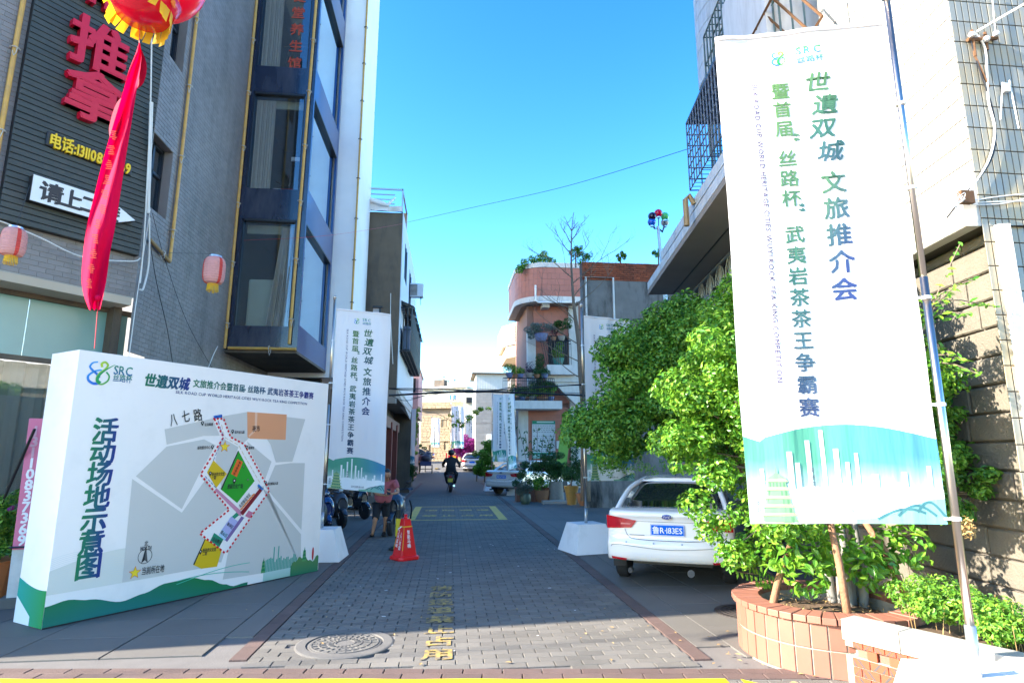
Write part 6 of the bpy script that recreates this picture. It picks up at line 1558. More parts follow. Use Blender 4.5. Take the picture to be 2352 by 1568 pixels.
# cargo tricycle
t = thing('cargo_tricycle', 'loaded blue cargo tricycle standing beside the walking person', 'tricycle', (-1.85, 50.8, zg(50.8)), R(4))
MB().box(-.48, .42, -.55, .75, .62, .98).build('cargo_box', M('blue_tray', (.015, .04, .14), .5), t)
for x in (-.52, .50):
    f = Fr((x, 0, .36), (0, 1, 0), (0, 0, 1), (1, 0, 0)); MB().lathe([(.30, -.03), (.36, -.03), (.36, .03), (.30, .03)], n=20, fr=f).build('wheel', m_rub, t)
MB().box(-.5, .5, -.03, .03, .33, .39).build('axle', m_mc, t)
b = MB(); b.ball((0, .0, 1.22), .46, 12, 8, (1, 1.2, .75)); b.ball((.15, .2, 1.45), .3, 10, 8); b.build('wrapped_load', M('dark_sheet', (.03, .035, .06), .6, bump=.6, bs=8), t, smooth=True)
b = MB(); b.tube([(-.48, -.5, 1), (-.48, -.5, 1.6), (.42, -.5, 1.65), (.42, -.5, 1)], .02, 5); b.tube([(-.48, .7, 1), (-.48, .7, 1.6), (.42, .7, 1.65), (.42, .7, 1)], .02, 5); b.build('frame', m_mc, t)
b = MB(); b.tube([(0, .7, .6), (0, 1.6, .7)], .03, 6); b.build('front_tube', m_mc, t)
MB().lathe([(.30, -.03), (.36, -.03), (.36, .03), (.30, .03)], n=18, fr=Fr((0, 1.6, .36), (0, 1, 0), (0, 0, 1), (1, 0, 0))).build('wheel', m_rub, t)
# ---------------------------------------------------------------- traffic cone, bollard
cx, cy = G(929, 1283)[:2]
t = thing('traffic_cone', 'bright red four-sided plastic cone with white lettering on the road', 'traffic cone', (cx, cy, 0), R(36))
def oct_(r, c, z):
    return [(r, r - c, z), (r - c, r, z), (-r + c, r, z), (-r, r - c, z), (-r, -r + c, z), (-r + c, -r, z), (r - c, -r, z), (r, -r + c, z)]
def olo(secs, name, mat, par, **k):
    b = MB(); n = 8; V = [p for s in secs for p in s]; Fc = [tuple(range(8))[::-1], tuple(range((len(secs) - 1) * 8, len(secs) * 8))]
    for i in range(len(secs) - 1):
        for j in range(n): Fc.append((i * n + j, i * n + (j + 1) % n, (i + 1) * n + (j + 1) % n, (i + 1) * n + j))
    b.add(V, Fc); return b.build(name, mat, par, **k)
olo([oct_(.185, .05, 0), oct_(.19, .05, .02), oct_(.185, .05, .05), oct_(.15, .04, .065)], 'base', m_cone, t, bevel=.006)
olo([oct_(.142, .012, .06), oct_(.062, .01, .60), oct_(.055, .01, .62), oct_(.03, .01, .625)], 'body', m_cone, t, bevel=.004)
b = MB(); b.lathe([(.03, .62), (.032, .64), (.018, .645), (.018, .66), (.035, .67), (.02, .69)], 0, 0, 0, 12); b.build('top_knob', m_cone, t)
for fi, (ang, cols_) in enumerate(((R(0), ('智能马桶',)), (R(-90), ('卫间返味', '上门改造')))):
    ca, sa = math.cos(ang), math.sin(ang)
    def fn(u, v, l, ca=ca, sa=sa):
        r = .142 - (.142 - .062) * (v - .06) / .54 + .0015 + .0008 * l; x, y = u * (r / .12), -r
        return Vector((x * ca - y * sa, x * sa + y * ca, v))
    P = Print(fn)
    P.poly([(-.11, .15), (.11, .15), (.11, .50), (-.11, .50)], (.72, .01, .01), 1)
    for q in ([(-.116, .15), (-.106, .15), (-.106, .5), (-.116, .5)], [(-.116, .495), (.116, .495), (.116, .51), (-.116, .51)]): P.poly(q, (.85, .5, .02), 2)
    if fi == 1: P.poly([(-.116, .47), (.03, .515), (.03, .495), (-.116, .44)], (.85, .8, .75), 3)
    for ci, s in enumerate(cols_):
        for i, c in enumerate(s): P.ch(c, (-.0 if len(cols_) == 1 else -.05 + .09 * ci), .42 - i * .068 - (.03 if ci else 0), .066, (.85, .8, .75), .02, layer=4)
    P.build('sticker', m_bprint, t)
bx_, by_ = G(912, 1262)[:2]
t = thing('warning_bollard', 'black and yellow post with rubber foot hidden behind the red cone', 'bollard', (bx_, by_, 0))
MB().lathe([(.15, 0), (.15, .03), (.06, .07), (.05, .08)], 0, 0, 0, 16).build('rubber_foot', m_bollb, t)
for k in range(4): MB().lathe([(.042, .08 + k * .15), (.042, .23 + k * .15)], 0, 0, 0, 14).build('band', m_bolly if k in (1, 2) else m_bollb, t)
# ---------------------------------------------------------------- people
def skin(name, J, E, mat, parent, root=0, sub=2):
    me = bpy.data.meshes.new(name); me.from_pydata([j[:3] for j in J], E, []); me.update()
    o = bpy.data.objects.new('tmp_' + name, me); COL.objects.link(o)
    m = o.modifiers.new('skin', 'SKIN'); m.use_smooth_shade = True
    for i, j in enumerate(J):
        r = j[3]; me.skin_vertices[0].data[i].radius = r if hasattr(r, '__len__') else (r, r)
    me.skin_vertices[0].data[root].use_root = True
    s = o.modifiers.new('sub', 'SUBSURF'); s.levels = s.render_levels = sub
    dg = bpy.context.evaluated_depsgraph_get(); nm = bpy.data.meshes.new_from_object(o.evaluated_get(dg)); bpy.data.objects.remove(o)
    nm.name = name; nm.materials.clear(); nm.materials.append(mat); nm.polygons.foreach_set('use_smooth', [True] * len(nm.polygons))
    p = bpy.data.objects.new(name, nm); COL.objects.link(p); adopt(p, parent); return p
def head(parent, c, r, yaw, pitch, hairmat, face=True):
    """head facing -y before turning; c centre"""
    rot = Matrix.Rotation(yaw, 3, 'Z') @ Matrix.Rotation(pitch, 3, 'X'); c = Vector(c)
    tr = lambda p: c + rot @ (Vector(p) * r)
    b = MB(); b.ball((0, 0, 0), 1, 20, 16)
    V = []
    for x, y, z in b.V:
        k = 1 - .22 * max(0, -z) ** 1.5; yy = y * 1.12 * (1 - .10 * max(0, -z)); xx = x * .82 * k
        if z < -.2 and y < 0: yy *= 1.02
        V.append(tuple(tr((xx, yy, z * 1.22))))
    b.V = V
    b2 = MB()
    b.add([tr(p) for p in ((-.10, -1.06, .12), (.10, -1.06, .12), (.17, -1.04, -.28), (-.17, -1.04, -.28), (0, -1.34, -.26), (0, -1.08, .2))], [(0, 5, 4), (5, 1, 4), (1, 2, 4), (2, 3, 4), (3, 0, 4)])
    for s in (-1, 1):
        q = MB(); q.ball((s * .84, .05, -.05), .2, 8, 6, (.4, .8, 1.35)); b.add([tr(p) for p in q.V], q.F)
    b.build('head', m_skin, parent, smooth=True)
    h = MB(); q = MB(); q.ball((0, 0, 0), 1, 20, 14)
    keep = {}
    V = [tr((x * .90, y * 1.19 + .05, z * 1.30 + .03)) for x, y, z in q.V]; Fc = [f for f in q.F if sum((q.V[i][2] + q.V[i][1] * .85) for i in f) / len(f) > .08]
    h.add(V, Fc); h.build('hair', hairmat, parent, smooth=True)
    if face:
        e = MB()
        for s in (-1, 1):
            q = MB(); q.ball((s * .33, -1.0, .0), .10, 8, 6, (1.3, .5, .5)); e.add([tr(p) for p in q.V], q.F)
            e.add([tr(p) for p in ((s * .18, -1.08, .22), (s * .52, -.98, .24), (s * .52, -.99, .30), (s * .18, -1.09, .28))], [(0, 1, 2, 3)])
        e.build('eyes', m_hair, parent)
        m = MB(); m.add([tr(p) for p in ((-.25, -1.0, -.56), (0, -1.06, -.53), (.25, -1.0, -.56), (0, -1.04, -.66))], [(0, 1, 2, 3)]); m.build('mouth', M('lips', (.3, .08, .06), .6), parent)
def hand(parent, w, d, n, s, r=.009):
    # sized for the figure it belongs to
    """w wrist, d direction of fingers, n palm normal, s side towards the thumb"""
    w, d, n, s = Vector(w), Vector(d).normalized(), Vector(n).normalized(), Vector(s).normalized()
    J = [(*(w - d * .02), .022), (*(w + d * .045), (.036, .018)), (*(w + d * .085), (.034, .016))]; E = [(0, 1), (1, 2)]
    for k, L in enumerate((.062, .07, .066, .052)):
        o = w + d * .08 + s * (.03 - .02 * k); i = len(J)
        J += [(*o, r * 1.1), (*(o + d * L * .5 + n * .012), r), (*(o + d * L * .75 + n * .035), r * .9), (*(o + d * L * .7 + n * .055), r * .8)]; E += [(2, i), (i, i + 1), (i + 1, i + 2), (i + 2, i + 3)]
    i = len(J); J += [(*(w + d * .03 + s * .035), .011), (*(w + d * .055 + s * .055 + n * .015), .010), (*(w + d * .085 + s * .05 + n * .03), .008)]; E += [(1, i), (i, i + 1), (i + 1, i + 2)]
    return J, E
# man on the scooter
man = thing('person', 'man in dusty pink t-shirt and black shorts leaning on scooter looking at phone', 'person', (-1.45, 12.8, 0), world=True)
AV = lambda x, y, Y: Vector(AY(x, y, Y))
pv = AV(877, 1152, 12.98); ft = G(852, 1232); kn = AV(862, 1192, 12.82); an = AV(855, 1226, 12.84)
ch = AV(887, 1119, 12.92); nk = AV(889, 1103, 12.84); hd = AV(889, 1091, 12.74)
shL, shR = AV(868, 1108, 12.88), AV(908, 1106, 12.84); elL, elR = AV(862, 1133, 12.74), AV(915, 1130, 12.72)
wrL, wrR = AV(884, 1137, 12.56), AV(900, 1134, 12.56); kn2 = AV(886, 1192, 13.0); an2 = AV(882, 1226, 13.1)
ZR = .80
v = lambda p, r: (p[0], p[1], p[2], tuple(e * ZR for e in r) if hasattr(r, '__len__') else r * ZR)
J = [v(pv, (.12, .10)), v(pv.lerp(ch, .5), (.12, .10)), v(ch, (.13, .09)), v(nk - Vector((0, -.02, .05)), (.07, .065)), v(nk + Vector((0, 0, .03)), .052), v(hd + Vector((0, 0, -.04)), .05),
     v(shL, .06), v(elL, .042), v(wrL, .028), v(shR, .06), v(elR, .042), v(wrR, .028),
     v(pv + Vector((-.08, -.02, -.05)), .10), v(kn, .062), v(kn.lerp(an, .35) + Vector((0, .02, 0)), .058), v(an, .034), v(Vector((ft.x, ft.y - .02, .05)), .035),
     v(pv + Vector((.08, -.02, -.05)), .10), v(kn2, .062), v(an2, .036), v(Vector((an2.x, an2.y - .06, .05)), .035)]
E_ = [(0, 1), (1, 2), (2, 3), (3, 4), (4, 5), (2, 6), (6, 7), (7, 8), (2, 9), (9, 10), (10, 11), (0, 12), (12, 13), (13, 14), (14, 15), (15, 16), (0, 17), (17, 18), (18, 19), (19, 20)]
for w_, sd, d_ in ((wrL, 1, (.75, -.5, .15)), (wrR, -1, (-.3, -.85, .2))):
    Jh, Eh = hand(None, w_, d_, (0, .3, 1) if sd > 0 else (-.4, .2, 1), (.3, .2, .9) if sd > 0 else (-.9, .1, .3)); k = len(J); J += Jh; E_ += [(a + k, c + k) for a, c in Eh] + [(8 if sd > 0 else 11, k)]
skin('body', J, E_, m_skin, man)
head(man, hd + Vector((0, -.02, .02)), .088, R(12), R(24), m_hair)
Js = [v(pv + Vector((0, -.01, -.02)), (.24, .22)), v(pv.lerp(ch, .35) + Vector((0, -.02, 0)), (.24, .235)), v(pv.lerp(ch, .7), (.235, .20)), v(ch + Vector((0, 0, .03)), (.22, .17)), v(nk + Vector((0, .02, -.05)), (.11, .10)), v(nk + Vector((0, .02, -.025)), (.08, .08)),
      v(shL, .082), v(shL.lerp(elL, .72), .072), v(shR, .082), v(shR.lerp(elR, .72), .072)]
skin('tshirt', Js, [(0, 1), (1, 2), (2, 3), (3, 4), (4, 5), (3, 6), (6, 7), (3, 8), (8, 9)], m_shirt, man)
Jt = [v(pv + Vector((0, .02, .02)), (.175, .16)), v(pv + Vector((-.08, -.03, -.06)), (.125, .125)), v(pv.lerp(kn, .85) + Vector((-.01, 0, -.03)), (.098, .098)), v(kn + Vector((-.0, 0, .0)), (.094, .094)), v(pv + Vector((.08, -.03, -.06)), (.125, .125)), v(kn2 + Vector((0, .03, 0)), (.09, .09))]
skin('shorts', Jt, [(0, 1), (1, 2), (2, 3), (0, 4), (4, 5)], m_short, man)
for f_, a_ in ((Vector((ft.x + .02, ft.y, 0)), 0), (Vector((an2.x, an2.y - .06, 0)), 0)):
    b = MB(); b.ball((0, 0, 0), 1, 12, 8); z0 = f_.z if a_ else 0
    b.V = [(f_.x + x * .045, f_.y - .02 + y * .12, z0 + .04 + z * (.04 + (.025 if y > 0 else 0))) for x, y, z in b.V]; b.build('shoe', m_shoe, man, smooth=True)
ph = thing('phone', 'black smartphone held in the seated man\'s hands', 'phone', AV(893, 1128, 12.48), world=True)
MB().box(-.036, .036, -.07, .07, -.004, .004, Fr(AV(893, 1129, 12.46), (1, .1, .0), (-.1, .6, .8))).build('phone_body', m_black, ph, bevel=.004)
# rider seen from behind
S2 = 1.12
rd = thing('person', 'rider in black jacket and dark helmet riding away on the scooter', 'person', (.12, 29.3, 0), R(-2))
def sk(p, r): return (p[0] * S2, p[1] * S2, p[2] * S2, tuple(q * S2 for q in r) if hasattr(r, '__len__') else r * S2)
J = [sk((0, -.30, .85), (.20, .15)), sk((0, -.28, 1.05), (.19, .13)), sk((0, -.24, 1.26), (.20, .12)), sk((0, -.22, 1.40), (.08, .08)), sk((0, -.21, 1.47), .055),
     sk((-.21, -.23, 1.33), .075), sk((-.35, -.12, 1.12), .058), sk((-.34, .14, 1.02), .045), sk((.21, -.23, 1.33), .075), sk((.35, -.12, 1.12), .058), sk((.34, .14, 1.02), .045),
     sk((-.13, -.24, .80), .11), sk((-.24, .10, .74), .085), sk((-.17, .12, .38), .06), sk((-.16, .22, .34), .045), sk((.13, -.24, .80), .11), sk((.24, .10, .74), .085), sk((.17, .12, .38), .06), sk((.16, .22, .34), .045)]
skin('body', J, [(0, 1), (1, 2), (2, 3), (3, 4), (2, 5), (5, 6), (6, 7), (2, 8), (8, 9), (9, 10), (0, 11), (11, 12), (12, 13), (13, 14), (0, 15), (15, 16), (16, 17), (17, 18)], m_cloths, rd)
head(rd, Vector((0, -.21, 1.56)) * S2, .098 * S2, R(180), 0, m_hair, face=True)
MB().ball((0, -.215 * S2, 1.60 * S2), .135 * S2, 16, 10, (1, 1.1, .95)).build('helmet', m_black, rd, smooth=True)
for s in (-1, 1):
    Jh, Eh = hand(None, Vector((s * .34, .14, 1.02)) * S2, (s * .1, .8, 0), (0, 0, -1), (-s, .1, 0), .011); skin('hand', Jh, Eh, m_skin, rd)
# pedestrian pushing the tricycle
S2 = 1.03
pd = thing('person', 'far pedestrian in plum shirt and dark trousers walking beside the tricycle', 'person', (-2.42, 50.6, zg(50.6)), 0)
J = [sk((0, 0, .92), (.15, .11)), sk((0, .0, 1.12), (.15, .11)), sk((0, .02, 1.36), (.17, .11)), sk((0, .03, 1.46), .055)]
skin('shirt', J + [sk((-.19, .02, 1.38), .065), sk((-.26, .06, 1.12), .05), sk((.19, .02, 1.38), .065), sk((.30, .14, 1.16), .05)], [(0, 1), (1, 2), (2, 3), (2, 4), (4, 5), (2, 6), (6, 7)], m_plum, pd)
J = [sk((0, 0, .93), (.12, .10)), sk((0, .0, 1.12), (.12, .10)), sk((0, .02, 1.34), (.13, .09)), sk((0, .03, 1.45), .05), sk((0, .03, 1.54), .05), sk((-.18, .02, 1.36), .05), sk((-.26, .06, 1.12), .038), sk((-.24, .20, .95), .03), sk((.18, .02, 1.36), .05), sk((.30, .14, 1.16), .038), sk((.38, .32, 1.05), .03),
     sk((-.08, 0, .88), .08), sk((-.09, .06, .50), .055), sk((-.09, -.02, .10), .035), sk((-.09, .08, .04), .03), sk((.08, 0, .88), .08), sk((.09, .02, .50), .055), sk((.09, -.10, .12), .035), sk((.09, .0, .04), .03)]
skin('body', J, [(0, 1), (1, 2), (2, 3), (3, 4), (2, 5), (5, 6), (6, 7), (2, 8), (8, 9), (9, 10), (0, 11), (11, 12), (12, 13), (13, 14), (0, 15), (15, 16), (16, 17), (17, 18)], m_skin, pd)
skin('trousers', [sk((0, 0, .95), (.16, .12)), sk((-.09, 0, .84), .105), sk((-.09, .05, .50), .08), sk((-.09, -.01, .12), .07), sk((.09, 0, .84), .105), sk((.09, .02, .50), .08), sk((.09, -.08, .14), .07)], [(0, 1), (1, 2), (2, 3), (0, 4), (4, 5), (5, 6)], m_short, pd)
head(pd, Vector((0, .03, 1.60)) * S2, .098 * S2, R(170), 0, m_hair, face=False)
# ---------------------------------------------------------------- foliage
def leafV(c, n, s, rnd, w=.5, fold=.18):
    n = Vector(n).normalized(); a = n.orthogonal().normalized(); t = rnd.uniform(0, 6.283); u = a * math.cos(t) + n.cross(a) * math.sin(t); q = n.cross(u)
    return [c - u * s, c + q * s * w * .9 - u * s * .1 + n * s * fold, c + u * s * .55 + q * s * w * .62 + n * s * fold * .7, c + u * s * 1.05, c + u * s * .55 - q * s * w * .62 + n * s * fold * .7, c - q * s * w * .9 - u * s * .1 + n * s * fold]
def foliage(clumps, n, size, seed=1, w=.5, up=.35, six=True, shell=.55):
    """leaves spread through lumpy clumps: (centre, radii)"""
    rnd = random.Random(seed); vol = [c[1][0] * c[1][1] + c[1][0] * c[1][2] for c in clumps]; tot = sum(vol); out = []
    for (c, r), vv in zip(clumps, vol):
        k = int(n * vv / tot) + 1; c = Vector(c)
        for _ in range(k):
            while True:
                d = Vector((rnd.gauss(0, 1), rnd.gauss(0, 1), rnd.gauss(0, 1)))
                if d.length > 1e-3: break
            d.normalize(); rr = shell + (1 - shell) * rnd.random() ** .6; rr *= 1 + .12 * math.sin(d.x * 7 + c.x * 9) * math.sin(d.z * 8 + c.y * 5)
            p = c + Vector((d.x * r[0], d.y * r[1], d.z * r[2])) * rr
            nn = d * .7 + Vector((rnd.uniform(-1, 1), rnd.uniform(-1, 1), rnd.uniform(-.4, 1) + up)) * .75
            out.append(leafV(p, nn, size * rnd.uniform(.65, 1.2), rnd, w))
    return out
LF = [(0, 1, 2), (0, 2, 3), (0, 3, 4), (0, 4, 5)]
def leaves(name, L, mat, parent, singles=0, label=None):
    if singles:
        cp_ = Vector((0, 0, CAMH)); L = sorted(L, key=lambda q: (q[0] - cp_).length)
        for q in L[:singles]:
            c = (q[0] + q[3]) / 2; b = MB().add([p - c for p in q], LF); o = b.build('leaf', mat, None); o.location = c; adopt(o, parent)
        L = L[singles:]
    b = MB()
    for q in L: b.add(q, LF)
    return b.build(name, mat, parent, kind='stuff', label=label)
def sub_clumps(main, n, r, seed, jit=1.0, flat=.8):
    """scatter small clumps through big ellipsoids, mostly near their surface"""
    rnd = random.Random(seed); out = []
    vol = [a[1][0] * a[1][1] * a[1][2] for a in main]; tot = sum(vol)
    for (c, rr), vv in zip(main, vol):
        for _ in range(max(2, int(n * vv / tot))):
            d = Vector((rnd.gauss(0, 1), rnd.gauss(0, 1), rnd.gauss(0, 1))).normalized(); k = rnd.uniform(.45, .98) * jit; q = r * rnd.uniform(.7, 1.35)
            out.append((Vector(c) + Vector((d.x * rr[0], d.y * rr[1], d.z * rr[2])) * k, (q, q, q * flat)))
    return out
def twigs(root, clumps, mat, parent, n, r=.02, name='branch', seed=2):
    rnd = random.Random(seed); b = MB(); root = Vector(root)
    for i in range(n):
        c = Vector(rnd.choice(clumps)[0]); m = root.lerp(c, .5) + Vector((rnd.uniform(-.1, .1), rnd.uniform(-.1, .1), .08)); b.tube(spline([tuple(root.lerp(c, .05)), tuple(m), tuple(c)], 4), [r * (1 - .8 * k / 8) for k in range(9)], 5)
    return b.build(name, mat, parent)
# sunlit ficus in the planter
PC = Vector((3.22, 5.15, 0))
tr = thing('sunlit_tree', 'bright yellow-green ficus bush growing from the terracotta planter in full sun', 'tree', (3.3, 5.3, .4), world=True)
Q5 = lambda x, y, r: (tuple(AY(x, y, 5.45)), (r, r * .9, r))
main = [Q5(1597, 900, .36), Q5(1590, 978, .36), Q5(1580, 1036, .20), Q5(1650, 800, .34), Q5(1690, 930, .48), Q5(1665, 1055, .34), Q5(1650, 1130, .26), Q5(1700, 1200, .34), Q5(1668, 1250, .14), Q5(1730, 1060, .45), ((2.75, 5.5, 2.35), (.72, .60, .75)), ((2.75, 5.2, 1.05), (.50, .42, .28)), ((3.15, 5.6, 3.05), (.70, .62, .62)), ((3.35, 5.5, 1.9), (.85, .65, .75)), ((3.95, 5.35, 2.4), (.62, .6, .75)), ((4.05, 5.3, 1.65), (.48, .45, .55)), ((3.9, 5.4, 3.2), (.55, .5, .5)), ((3.3, 4.75, 2.7), (.5, .34, .75)), ((3.55, 4.7, 1.75), (.42, .3, .55)), ((2.2, 5.6, 2.05), (.26, .26, .3))]  # the two nearest clumps, unseen behind the banner, are added to shade the wall
scl = sub_clumps(main, 270, .16, 4)
leaves('foliage', foliage(scl, 62000, .026, 5, .62), m_leafs, tr, 250)
lo = [((3.1 + .16 * i, 5.0 + .06 * math.sin(i * 2), .78 + .12 * math.sin(i * 1.7)), (.19, .17, .2)) for i in range(-2, 6)]
leaves('low_foliage', foliage(lo, 900, .045, 6, .55), m_leafs, tr, 50)
rt = (3.55, 5.32, .35)
MB().tube(spline([(3.5, 5.3, .3), (3.52, 5.34, .8), (3.42, 5.42, 1.4), (3.3, 5.5, 2.3)], 5), [.085 - .003 * k for k in range(16)], 10).build('trunk', m_barkg, tr, smooth=True)
for k, (x, y) in enumerate(((3.45, 5.2), (3.6, 5.22), (3.66, 5.38), (3.4, 5.34))): MB().tube(spline([(x, y, .3), (x + .04, y + .05, .7), (3.55 + .1 * k, 5.4, 1.6)], 4), [.045, .04, .04, .036, .033, .03, .026, .022, .02], 8).build('stem', m_barkg, tr, smooth=True)
twigs((3.4, 5.4, 1.3), scl, m_bark, tr, 40, .018)
sp = thing('tree_sprig', 'loose upright sprigs of the tree reaching over the stone wall at right', 'branches', (4.1, 5, 2), world=True)
spr = []; rnd = random.Random(8); tb = MB()
for (x0, y0, x1, y1) in ((2120, 760, 2205, 560), (2125, 700, 2240, 640), (2130, 690, 2290, 705), (2125, 740, 2190, 660), (2140, 830, 2250, 860), (2150, 815, 2225, 830), (2130, 730, 2230, 720)):
    a, c = AY(x0, y0, 4.55), AY(x1, y1, 4.35); tb.tube([a, a.lerp(c, .5) + Vector((0, 0, .03)), c], .005, 4)
    for k in range(16):
        t_ = k / 15; p = a.lerp(c, t_) + Vector((rnd.uniform(-.06, .06), rnd.uniform(-.06, .06), rnd.uniform(-.05, .06))) * (1.15 - t_); spr.append(leafV(p, (rnd.uniform(-.6, .2), rnd.uniform(-1, 0), rnd.uniform(.2, 1)), rnd.uniform(.028, .042), rnd, .5))
leaves('leaf_group', spr, m_leafs, sp, 112); tb.build('twig', m_bark, sp)
rgt = [((AY(2175, 900, 5.3)), (.22, .3, .28)), ((AY(2200, 1010, 5.2)), (.32, .3, .32)), ((AY(2225, 1110, 5.1)), (.28, .3, .22)), ((AY(2170, 1140, 5.0)), (.25, .3, .25)), ((AY(2150, 1000, 5.3)), (.25, .3, .5))]
leaves('side_foliage', foliage(sub_clumps(rgt, 26, .13, 9), 5200, .030, 9, .5), m_leafd, tr)
# dark tree behind
td = thing('dark_tree', 'large deep green round-headed tree in shade hiding the pole banner behind', 'tree', (4.6, 9.6, 0), world=True)
def A9(x, y, Y): return tuple(AY(x, y, Y))
main = [(A9(1395, 975, 9.4), (.62, .55, .50)), (A9(1350, 960, 9.5), (.30, .4, .30)), (A9(1470, 860, 9.6), (.75, .6, .55)), (A9(1450, 1000, 9.3), (.55, .5, .40)), (A9(1540, 790, 9.6), (.80, .7, .60)), (A9(1590, 740, 9.7), (.62, .6, .42)), (A9(1560, 900, 9.3), (.80, .7, .70)), (A9(1640, 760, 9.5), (.55, .6, .55)), (A9(1660, 900, 9.4), (.8, .7, .8)), (A9(1420, 800, 9.6), (.42, .5, .35)), (A9(1590, 1000, 9.5), (.6, .6, .4))]
scl = sub_clumps(main, 330, .24, 14)
leaves('foliage', foliage(scl, 110000, .034, 15, .62), m_leafd, td, 40)
MB().tube(spline([(5.3, 10.4, 0), (5.15, 10.25, 1.2), (4.6, 10.0, 2.0), (4.0, 9.7, 2.7), (3.6, 9.6, 3.3)], 5), [.16 - .004 * k for k in range(21)], 12).build('trunk', m_bark, td, smooth=True)
MB().tube([(4.95, 10.15, 1.6), (4.35, 9.8, 1.75), (4.1, 9.7, 2.3)], [.09, .06, .03], 8).build('limb', m_bark, td, smooth=True)
twigs((4.3, 9.8, 2.4), scl, m_bark, td, 50, .03)
hang = [((AY(1385 + i * 17, 1075 + 8 * math.sin(i * 2.1), 9.3)), (.06, .06, .10)) for i in range(9)]
leaves('hanging_leaves', foliage(hang, 500, .022, 3, .45), m_leafd, td)
# planter ring in terracotta tile
pl = thing('planter', 'round terracotta tiled planter wall around the sunlit tree', 'planter', PC, world=True)
RR, PH = .72, .42
b = MB(); b.lathe([(RR, -.02), (RR, PH - .045), (RR - .17, PH - .045), (RR - .17, 0)], PC.x, PC.y, 0, 60); b.build('planter_core', m_gout, pl)
nT = 38
for k in range(nT):
    a0 = R(95) + k * 2 * math.pi / nT; a1 = a0 + 2 * math.pi / nT
    if not (R(95) <= a0 < R(360 - 5)): continue
    p = PC + Vector((math.cos(a0), math.sin(a0), 0)) * RR; q = PC + Vector((math.cos(a1), math.sin(a1), 0)) * RR; L = (q - p).length; f = Fr(p, q - p)
    for z0, z1 in ((.0, .185), (.195, PH - .05)):
        o = MB().chip(.005, L - .005, z0, z1, -.004, .010, .003, f).build('tile', m_red_t, pl)
for k in range(46):
    a0 = k * 2 * math.pi / 46; a1 = a0 + 2 * math.pi / 46 - .012
    ri, ro = RR - .18, RR + .035 + random.uniform(-.004, .008); z = PH - .044; h = .048 + random.uniform(-.003, .006)
    P = [PC + Vector((math.cos(a) * r, math.sin(a) * r, zz)) for zz in (z, z + h) for a, r in ((a0, ri), (a1, ri), (a1, ro), (a0, ro))]
    MB().add(P, [(0, 1, 2, 3), (4, 7, 6, 5), (0, 4, 5, 1), (1, 5, 6, 2), (2, 6, 7, 3), (3, 7, 4, 0)]).build('coping_brick', m_red_t, pl, bevel=.004)
b = MB(); b.lathe([(RR - .16, PH - .14), (.3, PH - .08), (.02, PH - .07)], PC.x, PC.y, 0, 30); tag(b.build('planter_soil', m_soil, pl))
b = MB(); rnd = random.Random(4)
for k in range(420):
    a, r = rnd.uniform(0, 6.28), .5 * rnd.random() ** .5; c = PC + Vector((math.cos(a) * r, math.sin(a) * r, PH - .075 + rnd.uniform(0, .03))); s = rnd.uniform(.012, .03); d = Vector((rnd.uniform(-1, 1), rnd.uniform(-1, 1), rnd.uniform(-.2, .3))).normalized(); q = d.cross(Vector((0, 0, 1))).normalized() * s * .25
    b.quad(c - d * s, c + q, c + d * s, c - q)
b.build('dry_litter', m_litter, pl, kind='stuff')
# granite edging, patterned bricks, hedge bed
eb0 = Vector((2.93, 4.43, 0)); ed = Vector((.44, -.90, 0)).normalized(); FGr = Fr(eb0, ed)                # faces the street
if FGr.w.x > 0: FGr = Fr(eb0 , ed, (0, 0, 1), (-FGr.w.x, -FGr.w.y, 0))
bd = thing('hedge_bed', 'pale granite edging over diamond patterned orange tiles beside the planter', 'planter', eb0, world=True)
for u0, u1 in ((-.06, .34), (.345, 1.1), (1.105, 2.0)): MB().box(u0, u1, .29, .43, -.17, .012, FGr).build('granite_kerb', m_granite, bd, bevel=.004)
MB().box(-.05, 2.0, -.02, .188, -.15, -.004, FGr).box(-.05, 2.0, .248, .288, -.15, -.004, FGr).box(-.05, 2.0, .188, .248, -.15, -.06, FGr).build('bed_core', m_gout, bd)
MB().box(-.05, 2.0, .0, .36, -1.4, -.17, FGr).build('bed_soil', m_soil, bd)
def patt(u0, u1, v0, v1, k):
    t = MB().chip(u0, u1, v0, v1, -.004, .006, .0015, FGr).build('patterned_tile', m_patt, bd)
    q = MB(); w = (u1 - u0); h = v1 - v0; s_ = 1 if k % 2 else -1; e = .0068
    for a in (.12, .62):
        x = u0 + w * a
        P_ = [(x, v0 + .002), (x + w * .16, v0 + .002), (x + w * .16 + s_ * h * .8, v1 - .002), (x + s_ * h * .8, v1 - .002)]
        P_ = [(min(max(p[0], u0 + .002), u1 - .002), p[1]) for p in P_]; q.quad(*[FGr(p[0], p[1], e) for p in P_])
    q.build('chevron', m_pattd, t)
for row, (v0, v1) in enumerate(((.003, .058), (.064, .119), (.125, .180))):
    for i in range(15): u0 = .0 + i * .125 - (.06 if row % 2 else 0); patt(max(u0, 0), u0 + .118, v0, v1, row + i)
for i in range(26): u0 = .01 + i * .075; patt(u0, u0 + .07, .252, .286, i)
for i in range(12):
    u0 = .03 + i * .15; MB().box(u0, u0 + .075, .19, .246, -.035, -.02, FGr).build('recessed_brick', m_red_t, bd); MB().box(u0 + .078, u0 + .145, .188, .248, -.02, .004, FGr).build('brick_end', m_patt, bd)
hg = thing('low_hedge', 'low clipped sunlit hedge growing behind the granite edging', 'hedge', FGr(.9, .36, -.5), world=True)
hc = []
rnd = random.Random(12)
for i in range(64):
    u = rnd.uniform(.18, 1.9); w = -rnd.uniform(.26, .72) - .0; z = rnd.uniform(.46, .63) + .03 * math.sin(u * 5); hc.append((FGr(u, z, w), (.11, .11, .08)))
